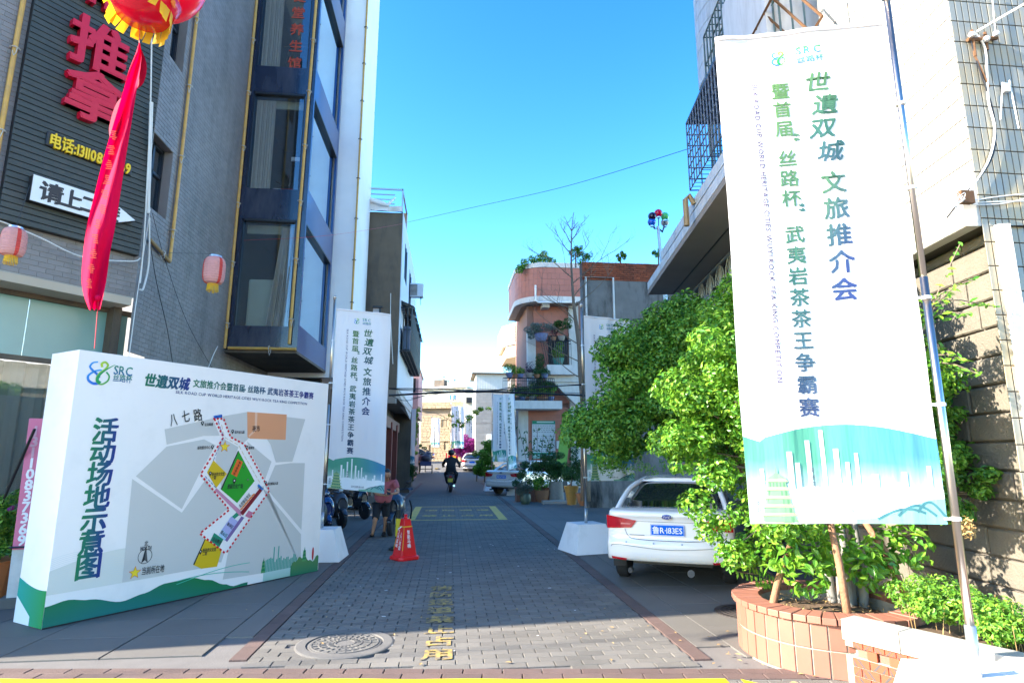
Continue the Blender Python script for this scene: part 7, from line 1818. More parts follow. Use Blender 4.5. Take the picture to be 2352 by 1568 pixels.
leaves('hedge_foliage', foliage(hc, 11500, .0165, 13, .6), m_leafh, hg, 90)
b = MB()
for i in range(60): u = rnd.uniform(.2, 1.9); w = -rnd.uniform(.25, .7); p = FGr(u, .36, w); b.tube([p, p + Vector((rnd.uniform(-.05, .05), rnd.uniform(-.05, .05), rnd.uniform(.15, .32)))], .003, 4)
for i in range(14): u = rnd.uniform(1.1, 1.9); w = -rnd.uniform(.3, .6); p = FGr(u, .62, w); b.tube([p, p + Vector((rnd.uniform(-.14, .14), rnd.uniform(-.1, .1), rnd.uniform(-.01, .07)))], .003, 4)
b.build('twigs', m_litter, hg, kind='stuff')
# stakes
for lab, a, c in (('left wooden prop leaning in the terracotta planter', AY(1763, 1395, 5.0), AY(1803, 1285, 5.15)), ('thick middle wooden prop rising past the tree roots', AY(1948, 1405, 4.62), AY(1905, 1195, 4.9)), ('right wooden prop leaning against the stone wall side', AY(2075, 1330, 4.9), AY(1990, 1205, 5.1))):
    t = thing('tree_prop', lab, 'wooden stake', a, world=True); MB().tube([a - Vector((0, 0, .12)), a.lerp(c, .5) + Vector((.008, 0, 0)), c + (c - a) * .35], [.032, .029, .026], 9).build('stake', m_stake, t, smooth=True)
# young shoot
yg = thing('young_shoot', 'fresh drooping pale green shoot over the dark paving left of the planter', 'plant', (2.7, 5.6, .4), world=True)
rnd = random.Random(6); L = []; tb = MB()
for (x0, y0, x1, y1) in ((1790, 1340, 1690, 1312), (1790, 1330, 1720, 1300), (1780, 1345, 1735, 1335)):
    a, c = AY(x0, y0, 5.7), AY(x1, y1, 5.45); tb.tube([a, a.lerp(c, .5) + Vector((0, 0, .03)), c], .004, 4)
    for k in range(20):
        p = a.lerp(c, k / 19) + Vector((0, 0, .01)); s = 1 if k % 2 else -1; d = Vector((s * .3, -.2, -1)).normalized(); n_ = Vector((0, -1, .3)); q = d.cross(n_).normalized(); z = rnd.uniform(.035, .06)
        L.append([p, p + d * z * .4 + q * z * .2, p + d * z * .8 + q * z * .16, p + d * z * 1.3, p + d * z * .8 - q * z * .16, p + d * z * .4 - q * z * .2])
leaves('shoot_leaves', L, m_leafs, yg, 60); tb.build('stem', m_bark, yg)
# bare tree against the house
bt = thing('bare_tree', 'leafless street tree with thin branches in front of the salmon house', 'tree', (AY(1338, 1140, 18.8).x, 18.8, 0), world=True)
P_ = [AY(1345, 1150, 18.8), AY(1343, 950, 18.8), AY(1335, 860, 18.8), AY(1330, 790, 18.8), AY(1318, 700, 18.8), AY(1312, 600, 18.8), AY(1314, 520, 18.8), AY(1318, 488, 18.8)]
MB().tube(spline([tuple(p) for p in P_], 4), [max(.010, .16 * (1 - k / 29) ** 1.4) for k in range(29)], 10).build('trunk', m_bark, bt, smooth=True)
rnd = random.Random(21); b = MB()
def br_(p, d, L, r, dep):
    n_ = 4; pts = [p]; q = Vector(p); d = Vector(d)
    for i in range(n_):
        d = (d + Vector((rnd.uniform(-.25, .25), rnd.uniform(-.15, .15), rnd.uniform(-.08, .25)))).normalized(); q = q + d * L / n_; pts.append(q.copy())
    b.tube(pts, [r * (1 - .65 * i / n_) for i in range(n_ + 1)], 4 if dep else 6, cap=False)
    if dep < 3:
        for i in range(3 if dep < 2 else 2):
            k = rnd.randint(1, n_); s = rnd.choice((-1, 1)); br_(pts[k], (d + Vector((s * rnd.uniform(.5, 1), rnd.uniform(-.5, .3), rnd.uniform(-.2, .5)))).normalized(), L * .55, r * .5, dep + 1)
for (x, y, dx, dz, L) in ((1314, 585, -1, .9, 1.0), (1313, 600, 1, .8, 1.2), (1313, 560, -.7, .8, .7), (1314, 550, .8, .8, .8), (1316, 640, -1, .5, 1.9), (1316, 650, 1, .6, 2.1), (1320, 700, 1, .7, 2.0), (1320, 710, -1, .25, 1.7), (1325, 760, 1, .5, 1.5), (1328, 790, -1, .4, 1.9), (1330, 830, -1, .15, 1.6), (1334, 868, -1, .25, 1.7), (1313, 530, .5, .8, .5), (1313, 530, -.5, .8, .5), (1325, 740, -1, .6, 1.3), (1318, 680, .6, 1, 1.5)):
    br_(AY(x, y, 18.8), Vector((dx, -.25, dz)).normalized(), L * .74, .02, 0)
b.build('branches', m_bark, bt)
# potted plants and shrubs in front of the house
def pot(kind, h, r, mat, par, z0=0):
    prof = {'barrel': [(r * .72, 0), (r * .95, h * .3), (r, h * .6), (r * .88, h), (r * .80, h), (r * .75, h * .85)], 'cone': [(r * .95, 0), (r, h * .1), (r * .82, h), (r * .74, h), (r * .7, h * .85)], 'bowl': [(r * .6, 0), (r * .85, h * .4), (r, h * .9), (r * 1.06, h), (r * .92, h), (r * .86, h * .85)], 'jar': [(r * .62, 0), (r * .68, h * .2), (r * .9, h * .75), (r * .98, h * .88), (r * 1.05, h), (r * .9, h), (r * .85, h * .9)]}[kind]
    return MB().lathe([(a, z + z0) for a, z in prof], 0, 0, 0, 20).build('pot', mat, par, smooth=False)
def potted(label, x, y, kind, h, r, pm, clumps, n, leaf, lm, seed, z=0, stem=True, cat='potted plant', group=None, w=.5):
    if y > 28:
        q = 1.42; h *= q; r *= q; leaf *= q; clumps = [(c[0] * q, c[1] * q, c[2] * q, tuple(e * q for e in c[3])) for c in clumps]
    t = thing('potted_plant', label, cat, (x, y, z), 0, group); pot(kind, h, r, pm, t)
    MB().lathe([(r * .8, h * .86), (.01, h * .9)], 0, 0, 0, 14).build('soil', m_soil, t)
    if clumps:
        cl_ = sub_clumps([((c[0], c[1], h + c[2]), c[3]) for c in clumps], max(9, n // 110), .13 * (1.42 if y > 28 else 1), seed)
        leaves('foliage', foliage(cl_, n, leaf, seed, w), lm, t)
    if stem: MB().tube([(0, 0, h * .8), (.02, 0, h + .3)], .02, 6).build('stem', m_bark, t)
    return t
YP = 21.0
def px_(x, y=1155): return G(x, y)
def pp(x, y): p = G(x, y); return p.x, p.y
x, y = pp(1277, 1151); potted('broad grey stone pot with dark bushy shrub, centre of the row by the house', x, y, 'cone', .70, .30, m_gpot, [(0, 0, .45, (.38, .35, .38)), (-.25, 0, .75, (.4, .35, .3))], 2600, .035, m_leafp, 31)
x, y = pp(1313, 1158); potted('ochre glazed jar beside the pole, holding a dark shrub', x, y, 'jar', .62, .25, m_ochre, [(0, 0, .5, (.3, .3, .45)), (.15, 0, 1.0, (.25, .25, .25))], 2200, .035, m_leafp, 32)
x, y = pp(1245, 1152); potted('low clay pot with yellowish drooping leaves', x, y, 'bowl', .42, .27, m_terra, [(0, 0, .25, (.3, .25, .25))], 900, .04, m_leafh, 33)
x, y = pp(1207, 1157); potted('small green pot with spiky grass-like leaves', x, y, 'barrel', .34, .19, M('dark_green_pot', (.06, .09, .06), .5), [(0, 0, .16, (.26, .22, .2))], 900, .06, m_leafg, 34, w=.12)
x, y = pp(1345, 1160); potted('wide clay bowl pot right of the banner pole', x, y, 'bowl', .40, .32, m_terra, [(0, 0, .6, (.3, .3, .5))], 1600, .03, m_leafp, 35)
x, y = pp(1378, 1162); potted('rightmost clay bowl pot in deep shade by the wall', x, y, 'bowl', .38, .3, m_terra, [(0, 0, .4, (.3, .3, .35))], 900, .03, m_leafp, 36)
bx0 = thing('planter_box', 'long brown tiled planter box with dark clipped bushes behind the white base', 'planter', (2.9, 22.3, 0), world=True)
x0, x1 = AY(1187, 1140, 22.3).x, AY(1262, 1140, 22.3).x
MB().box(x0, x1, 22.3, 22.95, 0, .50).build('box_core', m_hgrout, bx0)
for i in range(9): MB().chip(x0 + (x1 - x0) * i / 9, x0 + (x1 - x0) * (i + 1) / 9 - .012, .01, .49, -.002, .012, .003, Fr((0, 22.3, 0), (1, 0, 0))).build('tile', M('brown_tile', (.20, .075, .04), .6), bx0)
cl_ = [((x0 + .35, 22.5, .75), (.55, .35, .25)), ((x0 + .55, 22.6, 1.15), (.55, .4, .32)), ((x0 + 1.25, 22.6, 1.1), (.5, .4, .45)), ((x1 + .3, 22.7, 1.35), (.6, .4, .35)), ((x0 + 1.9, 22.7, .95), (.4, .4, .4))]
leaves('clipped_bushes', foliage(sub_clumps(cl_, 60, .15, 41), 9000, .034, 41, .5), m_leafp, bx0)
MB().box(x1 - .4, x1 + .9, 21.2, 21.6, 0, .10).build('stone_step', m_granite, bx0)
tg = thing('tall_shrub', 'tall thin-stemmed shrub with leafy top before the notice board', 'shrub', (AY(1225, 1060, 22.2).x, 22.5, .5), world=True)
rnd = random.Random(17); b = MB(); L = []
for i in range(7):
    a = AY(1215 + i * 5, 1090, 22.5); c = AY(1192 + i * 14, 985 + (i % 3) * 12, 22.5); b.tube([a, a.lerp(c, .5) + Vector((.03, 0, 0)), c], .010, 5)
    for k in range(14):
        t_ = rnd.uniform(.45, 1.02); p = a.lerp(c, t_) + Vector((rnd.uniform(-.12, .12), rnd.uniform(-.1, .1), rnd.uniform(-.08, .1))); L.append(leafV(p, (rnd.uniform(-1, 1), -1, rnd.uniform(0, 1)), rnd.uniform(.05, .09), rnd, .4))
leaves('leaf_group', L, m_leafp, tg); b.build('stem', m_bark, tg)
# green leaning banner strip, small meter box
t = thing('leaning_sign', 'long green sign strip leaning on the house corner column', 'sign', (6.2, 31.2, 0), world=True)
a, c = AY(1292, 1048, 31.2), AY(1303, 958, 31.2); f = Fr(a, (1, 0, 0), (c - a), None) if False else Fr(a, (1, 0, 0), (c - a).normalized()); MB().box(-.26, .26, -1.5, (c - a).length, -.02, .02, f).build('board', m_gbanner, t)
MB().box(AY(1278, 1020, 31.9).x, AY(1291, 1020, 31.9).x, 31.85, 32, AY(1280, 1030, 31.9).z, AY(1280, 1012, 31.9).z).build('meter_box', m_wirew, H)
# terrace pots on the rails
yq = HY - 1.25; zq = AY(1210, 868, yq).z
tp = [(1170, .14, .17, m_blupot, 'large white and blue bowl at the left end of the lower balcony rail', .28, m_leafh), (1195, .13, .13, m_blupot, 'small blue patterned pot on the lower balcony rail', .2, m_leafh), (1216, .15, .17, m_gpot, 'grey pot with dark purple leaves on the lower balcony rail', .32, M('purple_leaf', (.05, .02, .045), .5, isl=.3)), (1233, .13, .12, m_terra, 'brown pot with green rosette on the lower balcony rail', .18, m_leafp), (1251, .14, .16, m_blupot, 'rightmost round pot on the lower balcony rail', .1, m_leafp), (1184, .10, .12, m_terra, 'clay pot with pale yellow plant on the lower balcony rail', .25, m_leafh)]
for i, (x, r, h, pm, lab, ph_, lm) in enumerate(tp):
    X = AY(x, 860, yq).x; potted(lab, X, yq, 'bowl', h, r, pm, [(0, 0, ph_ * .5, (.14, .12, ph_ * .55))], 260, .045, lm, 50 + i, z=zq + .02, stem=False, w=.3)
for i in range(9):
    X = AY(1180 + i * 11, 900, yq).x; potted(['first', 'second', 'third', 'fourth', 'fifth', 'sixth', 'seventh', 'eighth', 'ninth'][i] + ' small potted plant from the left behind the lower balcony bars', X, HY - .9 + .2 * (i % 2), 'bowl', .16, .12, [m_terra, m_gpot, m_blupot][i % 3], [(0, 0, .2, (.16, .14, .2))], 240, .04, [m_leafh, m_leafp][i % 2], 70 + i, z=zs1b + .02, stem=False, group='pots behind the lower balcony bars')
zq2 = zR
X = AY(1243, 800, yb).x; t = potted('large blue patterned bowl with grey-green bonsai on the upper balcony rail', X, yb, 'bowl', .28, .26, m_blupot, [(0, 0, .28, (.42, .3, .2)), (-.35, 0, .1, (.25, .2, .22)), (.3, 0, .25, (.25, .2, .14))], 2400, .03, m_leafg, 61, z=zq2 - .05, stem=False)
X = AY(1272, 800, yb).x; potted('small dark red plant on the upper balcony rail', X, yb, 'bowl', .14, .10, m_terra, [(0, 0, .14, (.10, .08, .18))], 260, .03, M('dark_red_leaf', (.10, .01, .02), .5, isl=.3), 62, z=zq2, stem=False)
X = AY(1290, 800, yb).x; potted('spiky tall-leaved plant in a patterned pot on the upper balcony rail', X, yb, 'bowl', .18, .14, m_gpot, [(0, 0, .35, (.34, .2, .38))], 420, .10, m_leafp, 63, z=zq2, stem=False, w=.12)
X = AY(1281, 810, HY - .3).x; potted('bright yellow-green plant on the upper balcony floor', X, HY - .4, 'bowl', .30, .22, M('teal_pot', (.03, .22, .18), .4), [(0, 0, .35, (.22, .2, .4))], 500, .08, m_leafs, 64, z=zt2, stem=False, w=.2)
cy_ = thing('climbing_conifer', 'dark hanging conifer growing down beside the upper balcony', 'plant', (AY(1240, 880, HY - .5).x, HY - .5, 4), world=True)
leaves('foliage', foliage([(AY(1240, 820 + k * 13, HY - .55), (.23 + .04 * math.sin(k), .28, .22)) for k in range(7)], 3200, .042, 65, .3), m_leafp, cy_)
MB().tube([AY(1250, 920, HY - .6), AY(1246, 850, HY - .6), AY(1236, 810, HY - .7)], .03, 6).build('stem', m_bark, cy_)
bz = potted('spreading bonsai on the lower balcony floor', AY(1245, 905, HY - .9).x, HY - .9, 'bowl', .14, .22, m_terra, [(-.1, 0, .5, (.5, .25, .14)), (.3, 0, .4, (.3, .25, .12)), (-.4, 0, .3, (.3, .2, .12))], 2200, .028, m_leafp, 66, z=zs1b + .02)
# roof greenery
rg = thing('roof_shrubs', 'scraggly shrubs growing on top of the curved roof balcony', 'shrubs', (AY(1240, 600, YC).x, YC, ztp), world=True)
L = [(AY(x, y, YC + .3), (.23, .23, .19)) for x, y in ((1205, 602), (1222, 595), (1238, 592), (1250, 584), (1258, 596), (1268, 600), (1197, 612), (1245, 600), (1192, 620), (1228, 604))]
leaves('foliage', foliage(L, 1500, .07, 71, .4), m_leafd, rg)
for lab, x, y, r_ in (('bushy dark green plant hanging over the balcony end', 1343, 602, .34), ('small tree plant beside the bare trunk on the roof', 1322, 580, .25), ('tiny conifer standing on the old brick parapet', 1425, 590, .20), ('narrow conifer at the right end of the brick parapet', 1512, 585, .22)):
    c = AY(x, y, 20); t = thing('roof_plant', lab, 'plant', c, world=True); leaves('foliage', foliage([(c + Vector((r_ * random.uniform(-.9, .9), 0, r_ * random.uniform(-.5, .9))), (r_ * .28, r_ * .3, r_ * .35)) for _ in range(11)], 520, .05, int(x), .3), m_leafd, t)
    MB().tube([c - Vector((0, 0, r_ + .3)), c], .03, 5).build('stem', m_bark, t)
# street greenery farther on
def bush(name, label, cl, n, leaf, mat, seed, cat='bush', trunk=None, w=.5):
    c0 = Vector(cl[0][0]); t = thing(name, label, cat, (c0.x, c0.y, 0), world=True)
    leaves('foliage', foliage(sub_clumps(cl, max(12, n // 150), cl[0][1][0] * .35, seed), n, leaf, seed, w), mat, t)
    MB().tube([(c0.x, c0.y, zg(c0.y)), (c0.x + .05, c0.y, c0.z)], .05, 6).build('trunk', m_bark, t); return t
m_brightleaf = M('bright_leaf', (.13, .34, .03), .4, var=.2, isl=.3, trans=.4)
bush('street_bush', 'bright green bush behind the second white sedan', [(AY(1113, 1050, 40), (.75, .7, 1.0)), (AY(1122, 1028, 40), (.6, .6, .7)), (AY(1118, 1070, 40), (.6, .6, .7))], 5200, .07, m_brightleaf, 81)
bush('street_bush', 'darker low bush left of the bright green one', [(AY(1095, 1068, 41), (.55, .5, .55)), (AY(1102, 1080, 41), (.5, .5, .35))], 2600, .06, m_leafd, 82)
bush('street_bush', 'yellow-green shrub between the salmon house column and paired banners', [(AY(1207, 1045, 37), (.5, .4, 1.3)), (AY(1203, 1070, 37), (.5, .4, .7))], 3000, .06, m_leafh, 83)
bush('bougainvillea', 'purple bougainvillea bush before the grey building', [(AY(1068, 1022, 60), (1.15, .8, .95)), (AY(1060, 1034, 60), (.7, .6, .5)), (AY(1085, 1034, 60), (.8, .6, .6))], 6500, .09, m_purple, 84)
bush('street_bush', 'round clipped dark bush behind the black car', [(AY(961, 1030, 70), (.9, .8, .8))], 1500, .10, m_leafp, 85)
bush('street_bush', 'vine-covered green shrub at the corner of the pink house', [(AY(947, 1010, 43), (.35, .35, .9)), (AY(945, 1035, 43), (.4, .4, .5)), (AY(953, 985, 43), (.2, .2, .5))], 2200, .07, m_leafh, 86)
c = AY(928, 1085, 34.5); t = thing('street_planter', 'mossy concrete planter with ferny shrub on the left kerb', 'planter', (c.x, 34.5, 0), world=True)
MB().box(c.x - .5, c.x + .42, 34.3, 35.3, 0, .55).build('planter_box', m_conc, t, bevel=.02); MB().box(c.x - .45, c.x + .05, 34.25, 34.29, .55, .72).build('white_board', m_white, t)
leaves('foliage', foliage(sub_clumps([((c.x, 34.6, .95), (.55, .45, .45)), ((c.x + .25, 34.6, .6), (.35, .3, .35))], 24, .2, 87), 3200, .07, 87, .25), m_leafp, t)
vn = thing('vine', 'leafy vine strung along a cable across the far street', 'vine', AY(1080, 960, 46), world=True)
pts = [AY(1040, 955, 46), AY(1060, 975, 46), AY(1078, 962, 46), AY(1095, 950, 46), AY(1115, 938, 46)]
leaves('foliage', foliage([(Vector(p) + Vector((random.uniform(-.3, .3), 0, random.uniform(-.25, .25))), (.22, .2, .16)) for p in spline([tuple(q) for q in pts], 3)], 420, .10, 88, .6), m_leafh, vn)
MB().tube(spline([tuple(AY(960, 945, 46)), tuple(AY(1000, 948, 46)), tuple(AY(1050, 970, 46)), tuple(AY(1130, 972, 46))], 5), .02, 5).build('vine_stem', m_bark, vn)
v2 = thing('vine', 'climbing vine on the pink brick corner', 'vine', AY(955, 960, 43.5), world=True)
leaves('foliage', foliage([(Vector(p), (.14, .12, .2)) for p in spline([tuple(AY(962, 940, 43.5)), tuple(AY(955, 960, 43.5)), tuple(AY(957, 990, 43.5)), tuple(AY(950, 1020, 43.5))], 3)], 420, .08, 89, .5), m_leafh, v2)
# bush and orange pot at far left
bl = thing('potted_shrub', 'leafy shrub with a few magenta flowers in an orange pot at the far left', 'potted plant', (-5.5, 8.0, 0), world=True)
cc = AY(8, 1195, 7.7)
leaves('foliage', foliage(sub_clumps([(cc, (.28, .25, .36)), (cc + Vector((.05, 0, -.2)), (.2, .2, .2))], 30, .1, 90), 3200, .03, 90, .45), m_leafd, bl)
leaves('flowers', foliage([(AY(25, 1165, 7.5), (.03, .03, .03))], 14, .018, 91, .7), m_purple, bl)
MB().lathe([(.20, 0), (.26, .42), (.28, .46), (.24, .46)], cc.x - .06, cc.y, 0, 18).build('pot', M('orange_pot', (.42, .12, .03), .6), bl)
MB().tube([(cc.x, cc.y, .4), (cc.x, cc.y, .8)], .03, 6).build('stem', m_bark, bl)
fl = thing('yellow_leaf_cluster', 'withered yellow leaf bunch hanging behind the steel pole', 'leaves', AY(2225, 1215, 4.1), world=True)
leaves('dry_leaves', foliage([(AY(2218, 1205, 4.0), (.05, .04, .06)), (AY(2226, 1222, 4.0), (.045, .04, .05))], 90, .022, 92, .35), m_litter, fl)
# ---------------------------------------------------------------- pink number post
pA = Vector((-5.04, 7.98, 0)); pt = thing('number_post', 'leaning pink post with white digits above a weathered white foot', 'post', (-4.85, 7.6, 0), world=True)
a, c = AY(14, 1372, 7.45), AY(54, 960, 7.45); zf_ = AY(40, 1262, 7.45).z
axis = (c - a).normalized(); fP = Fr(Vector((a.x, 7.45, 0)), (math.cos(.35), math.sin(.35), 0), (axis.x * .35, 0, 1))
Lh = c.z
wP = .155
MB().box(0, wP, .0, zf_, -.14, 0, fP).build('white_foot', m_oldw, pt, bevel=.003)
MB().box(0, wP, zf_, Lh, -.14, .004, fP).build('pink_face', m_pinksg, pt, bevel=.002)
MB().box(wP, wP + .02, zf_, Lh + .01, -.16, .01, fP).build('crimson_side', m_crims, pt)
MB().box(-.06, wP + .05, -.02, .1, -.2, .05, fP).build('base_block', m_conc, pt, bevel=.01)
pr = Print(lambda u, v, l: fP(u, v, .0055 + .001 * l))
for i, ch_ in enumerate('13110837369'):
    pr.ch(ch_, wP * .48, Lh - .14 - i * (Lh - zf_ - .24) / 10, .155, (.85, .8, .8) if i > 2 else (.62, .35, .42), .03)
pr.build('digits', m_bprint, pt)
MB().tube([fP(-.02, zf_ + .03, .02), fP(.0, zf_ + .03, .05), fP(.11, zf_ + .03, .05), fP(.12, zf_ + .03, .02)], .012, 6).build('handle', m_mc, pt)
# ---------------------------------------------------------------- paper lanterns
def lantern(label, c, r=.135, rot=0):
    t = thing('paper_lantern', label, 'lantern', c, rot, 'faded paper lanterns on the cable')
    n = 22; prof = []
    for i in range(n + 1):
        z = -1 + 2 * i / n; q = (1 - abs(z) ** 3.6) ** .5; rr_ = r * (.52 + .48 * q) * (1.0 + (.02 if i % 2 else -.012)); prof.append((rr_, z * r * 1.35))
    MB().lathe(prof, n=24).build('paper', m_lant, t, smooth=False)
    for a in (R(215), R(325)):
        b = MB()
        for i in range(n):
            (r0, z0), (r1, z1) = prof[i], prof[i + 1]; b.quad(*[((rr_ + .002) * math.cos(aa), (rr_ + .002) * math.sin(aa), zz) for rr_, zz, aa in ((r0, z0, a - .16), (r0, z0, a + .16), (r1, z1, a + .16), (r1, z1, a - .16))])
        b.build('red_stripe', m_lantr, t)
    MB().lathe([(r * .56, r * 1.33), (r * .60, r * 1.36), (r * .58, r * 1.52), (r * .5, r * 1.52)], n=16).build('cap', m_foil, t)
    b = MB()
    for i in range(26):
        a = i * 2 * math.pi / 26; rr_ = r * .5; L = r * random.uniform(.62, .8); b.quad(*[(rr_ * k * math.cos(aa), rr_ * k * math.sin(aa), z) for aa, z, k in ((a - .1, -r * 1.34, 1), (a + .1, -r * 1.34, 1), (a + .08, -r * 1.34 - L, 1.12), (a - .08, -r * 1.34 - L, 1.12))])
    b.build('fringe', m_fy, t); return t
c1_ = AY(31, 557, 6.7); lantern('small faded red lantern with yellow fringe at the far left edge', c1_, .115)
c2_ = AY(492, 622, 9.2); lantern('small faded red lantern with yellow fringe in front of the grey tiled wall', c2_, .155)
cable('lantern_cord', 'white cord looping from the left edge to the sign panel corner', [FA(*onA(-10, 505, .1), .1), FA(*onA(20, 515, .1), .1), FA(*onA(90, 548, .15), .2), FA(*onA(190, 590, .2), .2), FA(*onA(300, 600, .1), .1), FA(*onA(325, 592, .1), .06)], .010, m_wirew)
cable('lantern_cord', 'thin dark cord carrying the lantern before the grey wall', [c2_ + Vector((0, 0, .24)), AX(480, 583, -4.8), AX(360, 580, -4.9)], .003, m_wire)
cable('lantern_cord', 'short cord above the left lantern', [c1_ + Vector((0, 0, .17)), c1_ + Vector((.0, .1, .7))], .003, m_wire)
def wb(pts, r, lab, mat=m_wirew, X=-4.93): cable('hanging_cable', lab, [AX(x, y, X) for x, y in pts], r, mat, 6)
wb([(349, 30), (346, 230), (338, 420), (330, 560), (322, 650)], .012, 'pale cable hanging beside the right edge of the sign panel')
wb([(348, 235), (346, 300), (340, 490)], .030, 'thick cream conduit beside the slatted panel')
wb([(345, 480), (330, 580), (312, 700), (300, 790), (290, 860)], .007, 'white wire falling to the map board')
wb([(343, 500), (342, 600), (330, 660), (322, 665)], .016, 'drooping white cable end below the panel corner')
wb([(345, 560), (360, 650), (385, 760), (400, 860)], .006, 'dark wire slanting down the grey wall', m_wire)
wb([(350, 490), (380, 600), (430, 740), (490, 850)], .004, 'thin wire running diagonally to the bay corner', m_wire)
wb([(500, 795), (490, 815), (478, 845)], .009, 'white wire drooping from the lower bay corner')
# ---------------------------------------------------------------- large balloon lantern with ribbon
def at_r(x, y, Y): return AY(x, y, Y)
Yb = 5.2
bc = at_r(350, -60, Yb); k = Yb / F * 1.07
t = thing('balloon_lantern', 'big glossy red balloon lantern with yellow and orange fringe at the top', 'balloon', bc, world=True)
br_ = 112 * k
b = MB(); b.ball((bc.x + 20 * k * .2, bc.y, bc.z + .02), br_, 28, 20, (1.0, 1.0, .95)); b.build('balloon', m_balloon, t, smooth=True)
axc = at_r(330, 8, Yb - .25)
def fringe(c, r, tilt, n, L, mat, name, spread=1.15, seed=1):
    rnd = random.Random(seed); M_ = Matrix.Rotation(tilt[0], 3, 'X') @ Matrix.Rotation(tilt[1], 3, 'Y'); c = Vector(c); b = MB()
    for i in range(n):
        a0 = i * 2 * math.pi / n; a1 = a0 + 2 * math.pi / n * .92; l = L * rnd.uniform(.75, 1.15); tw = rnd.uniform(-.12, .12); j = rnd.uniform(-.02, .02)
        q = []
        for s in range(5):
            f = s / 4; rr_ = r * (1 + (spread - 1) * f) + j * f; z = -l * f
            q.append([c + M_ @ Vector((rr_ * math.cos(a0 + tw * f), rr_ * math.sin(a0 + tw * f), z + .01 * math.sin(i * 3 + s))), c + M_ @ Vector((rr_ * 1.0 * math.cos(a1 + tw * f), rr_ * math.sin(a1 + tw * f), z + .012 * math.sin(i * 5 + s)))])
        for s in range(4): b.quad(q[s][0], q[s][1], q[s + 1][1], q[s + 1][0])
    b.build(name, mat, t)
b = MB(); b.lathe([(.02, -.20), (.20, -.16), (.27, -.02), (.29, .02)], axc.x, axc.y, axc.z + .02, 24); b.build('lower_bowl', m_balloon, t, smooth=True)
fringe(axc + Vector((0, 0, -.02)), .235, (R(-14), R(4)), 24, .17, m_fy, 'yellow_fringe', 1.12, 3)
fringe(axc + Vector((0, 0, .13)), .275, (R(-16), R(6)), 26, .15, m_fo, 'orange_fringe', 1.0, 4)
# ribbon
rb_ = thing('hanging_ribbon', 'long crimson cloth ribbon streaming down from the balloon lantern', 'ribbon', AY(200, 600, 5.15), world=True)
L_ = [(320, 100, 2), (318, 125, 14), (308, 165, 26), (296, 220, 32), (280, 290, 42), (262, 370, 52), (246, 450, 60), (232, 520, 66), (222, 580, 62), (216, 640, 58), (215, 680, 44), (217, 710, 26)]
Ls = spline([(x, y, w) for x, y, w in L_], 5); b = MB(); nw = 8; rows = []
for i, (x, y, w) in enumerate(Ls):
    row = []
    for j in range(nw + 1):
        f = j / nw - .5; row.append(AY(x + f * w * 1.0, y + 3 * math.sin(j * 2), 5.0 + .055 * math.sin(f * 7 + i * .13) + .03 * math.sin(i * .31)))
    rows.append(row)
b.add([p for r in rows for p in r], [(i * (nw + 1) + j, i * (nw + 1) + j + 1, (i + 1) * (nw + 1) + j + 1, (i + 1) * (nw + 1) + j) for i in range(len(rows) - 1) for j in range(nw)])
b.build('ribbon_cloth', m_rib, rb_, smooth=True)
b = MB()
rows = []
for i, (x, y, w) in enumerate(spline([(322, 112, 4), (330, 150, 14), (322, 190, 16), (305, 210, 8), (280, 235, 22), (262, 290, 22), (255, 320, 4)], 5)): rows.append([AY(x - w / 2, y, 5.06), AY(x + w / 2, y, 5.03)])
b.add([p for r in rows for p in r], [(2 * i, 2 * i + 1, 2 * i + 3, 2 * i + 2) for i in range(len(rows) - 1)]); b.build('folded_edge', M('dark_crimson', (.42, .0, .04), .8, trans=.2), rb_, smooth=True)
pr = Print(lambda u, v, l: AY(u, v, 4.925))
rnd = random.Random(9)
for k_ in range(11):
    y = 300 + k_ * 34; x = 262 - k_ * 5.0 + (-6 if y > 500 else 0)
    for q in range(5): yy = y + q * 4.5; w_ = rnd.uniform(6, 13); pr.poly([(x - w_ + 2, yy), (x + w_ * .5, yy + 1.5), (x + w_ * .5, yy + 3.3), (x - w_ + 2, yy + 1.8)], (.80, .13, .05))
pr.build('faded_lettering', M('faded_orange_print', None, .8, trans=.4, attr=True), rb_)
MB().ball(AY(226, 685, 5.0), .03, 10, 8).build('knot', m_rib, rb_)
MB().tube([AY(226, 688, 5.0), AY(222, 740, 5.0), AY(217, 800, 5.0)], .003, 5).build('red_string', m_redsign, rb_)
MB().tube([AY(322, 40, 5.0), AY(320, 100, 5.0)], .003, 5).build('upper_string', m_redsign, rb_)
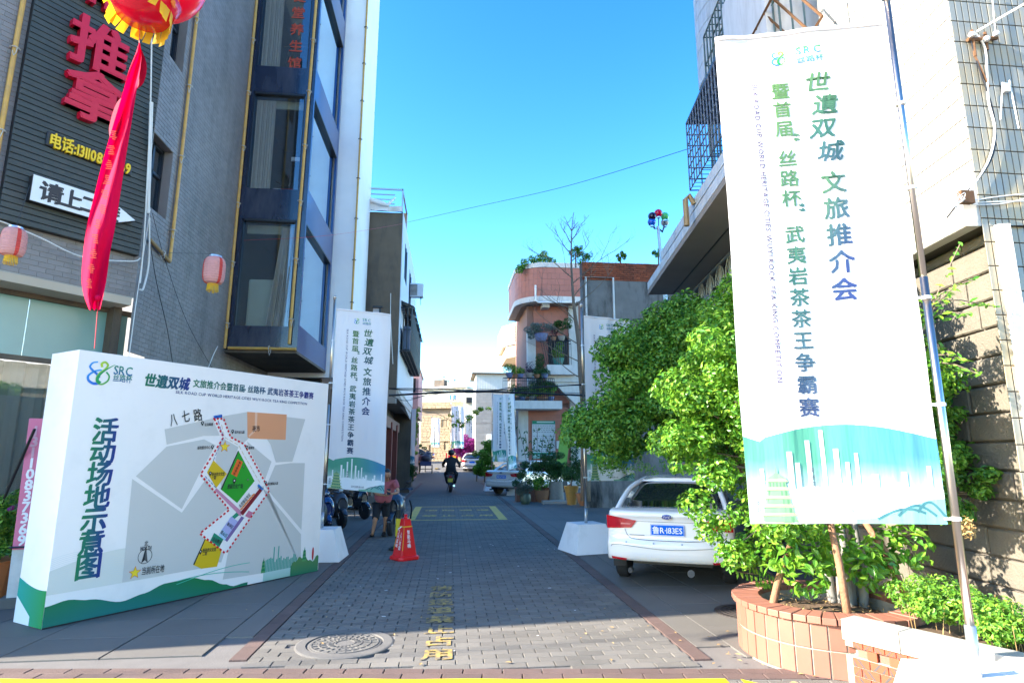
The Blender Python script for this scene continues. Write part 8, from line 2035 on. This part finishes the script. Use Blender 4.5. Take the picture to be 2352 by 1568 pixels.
# ---------------------------------------------------------------- brackets and cables on the tiled strip
bk = thing('cable_bracket', 'rusty cable bracket with insulators high on the tiled strip', 'bracket', AY(2255, 85, 4.45), world=True)
def T(x, y, w=.03): return AY(x, y, 4.5 - w)
b = MB(); b.tube([T(2222, 92), T(2290, 88)], .018, 6); b.tube([T(2232, 70), T(2240, 130)], .014, 6); b.tube([T(2262, 75), T(2268, 115)], .014, 6); b.tube([T(2240, 130), T(2272, 200)], .010, 5); b.build('rusty_bar', m_rust, bk)
b = MB()
for x, y in ((2232, 80), (2266, 90), (2288, 78)): b.lathe([(.02, -.02), (.03, 0), (.02, .02)], *T(x, y, .06), 10)
b.build('insulator', m_wirew, bk)
cable('strip_cable', 'white cable snaking down the tiled strip from the rusty bracket', [T(2235, 72), T(2262, 110), T(2268, 200), T(2272, 240), T(2285, 300), T(2270, 370), T(2225, 440), T(2195, 475)], .010, m_wirew)
cable('strip_cable', 'black cable following the white one down the tiled strip', [T(2230, 95), T(2250, 160), T(2280, 250), T(2287, 320), T(2270, 380), T(2210, 455), T(2175, 500)], .007, m_wire)
cable('strip_cable', 'white cable sloping up to the right from the bracket', [T(2245, 72), AY(2300, 40, 4.2), AY(2370, 0, 4)], .009, m_wirew)
cable('strip_cable', 'thin vertical wire above the right insulator', [T(2288, 80), T(2283, 40), T(2278, -20)], .005, m_wirew)
for i, (p, q, r_) in enumerate((((2228, 462), (2290, 452), (2360, 445)), ((2228, 466), (2300, 463), (2360, 462)), ((2228, 470), (2300, 468), (2360, 455)))):
    cable('strip_cable', ['topmost', 'middle', 'lowest'][i] + ' of three white cables running right from the junction', [T(*p), T(*q), T(*r_)], .005, m_wirew)
jb = thing('junction_box', 'open rusty junction box with loose wires at the corner', 'junction box', T(2215, 465), world=True)
MB().box(-.08, .04, -.05, .06, 0, .05, Fr(T(2218, 458, .02), (1, 0, 0))).build('box_body', m_rust, jb)
b = MB(); rnd = random.Random(2)
for i in range(9): p = T(2212, 462, .07); b.tube(spline([tuple(p), tuple(p + Vector((rnd.uniform(-.15, 0), -.03, rnd.uniform(-.06, .07)))), tuple(p + Vector((rnd.uniform(-.22, -.02), -.02, rnd.uniform(-.1, .06))))], 4), .003, 4)
b.build('loose_wire', m_wirew, jb)
t = thing('wall_clip', 'small white plastic box hanging on the tiled strip', 'box', T(2310, 215), world=True)
MB().box(-.02, .03, -.08, .0, 0, .03, Fr(T(2305, 195, .02), (1, 0, 0))).build('clip_body', m_wirew, t); b = MB(); b.tube([T(2303, 190, .04), T(2298, 275, .04)], .006, 5); b.tube([T(2318, 185, .04), T(2340, 295, .04)], .006, 5); b.build('legs', m_wirew, t)
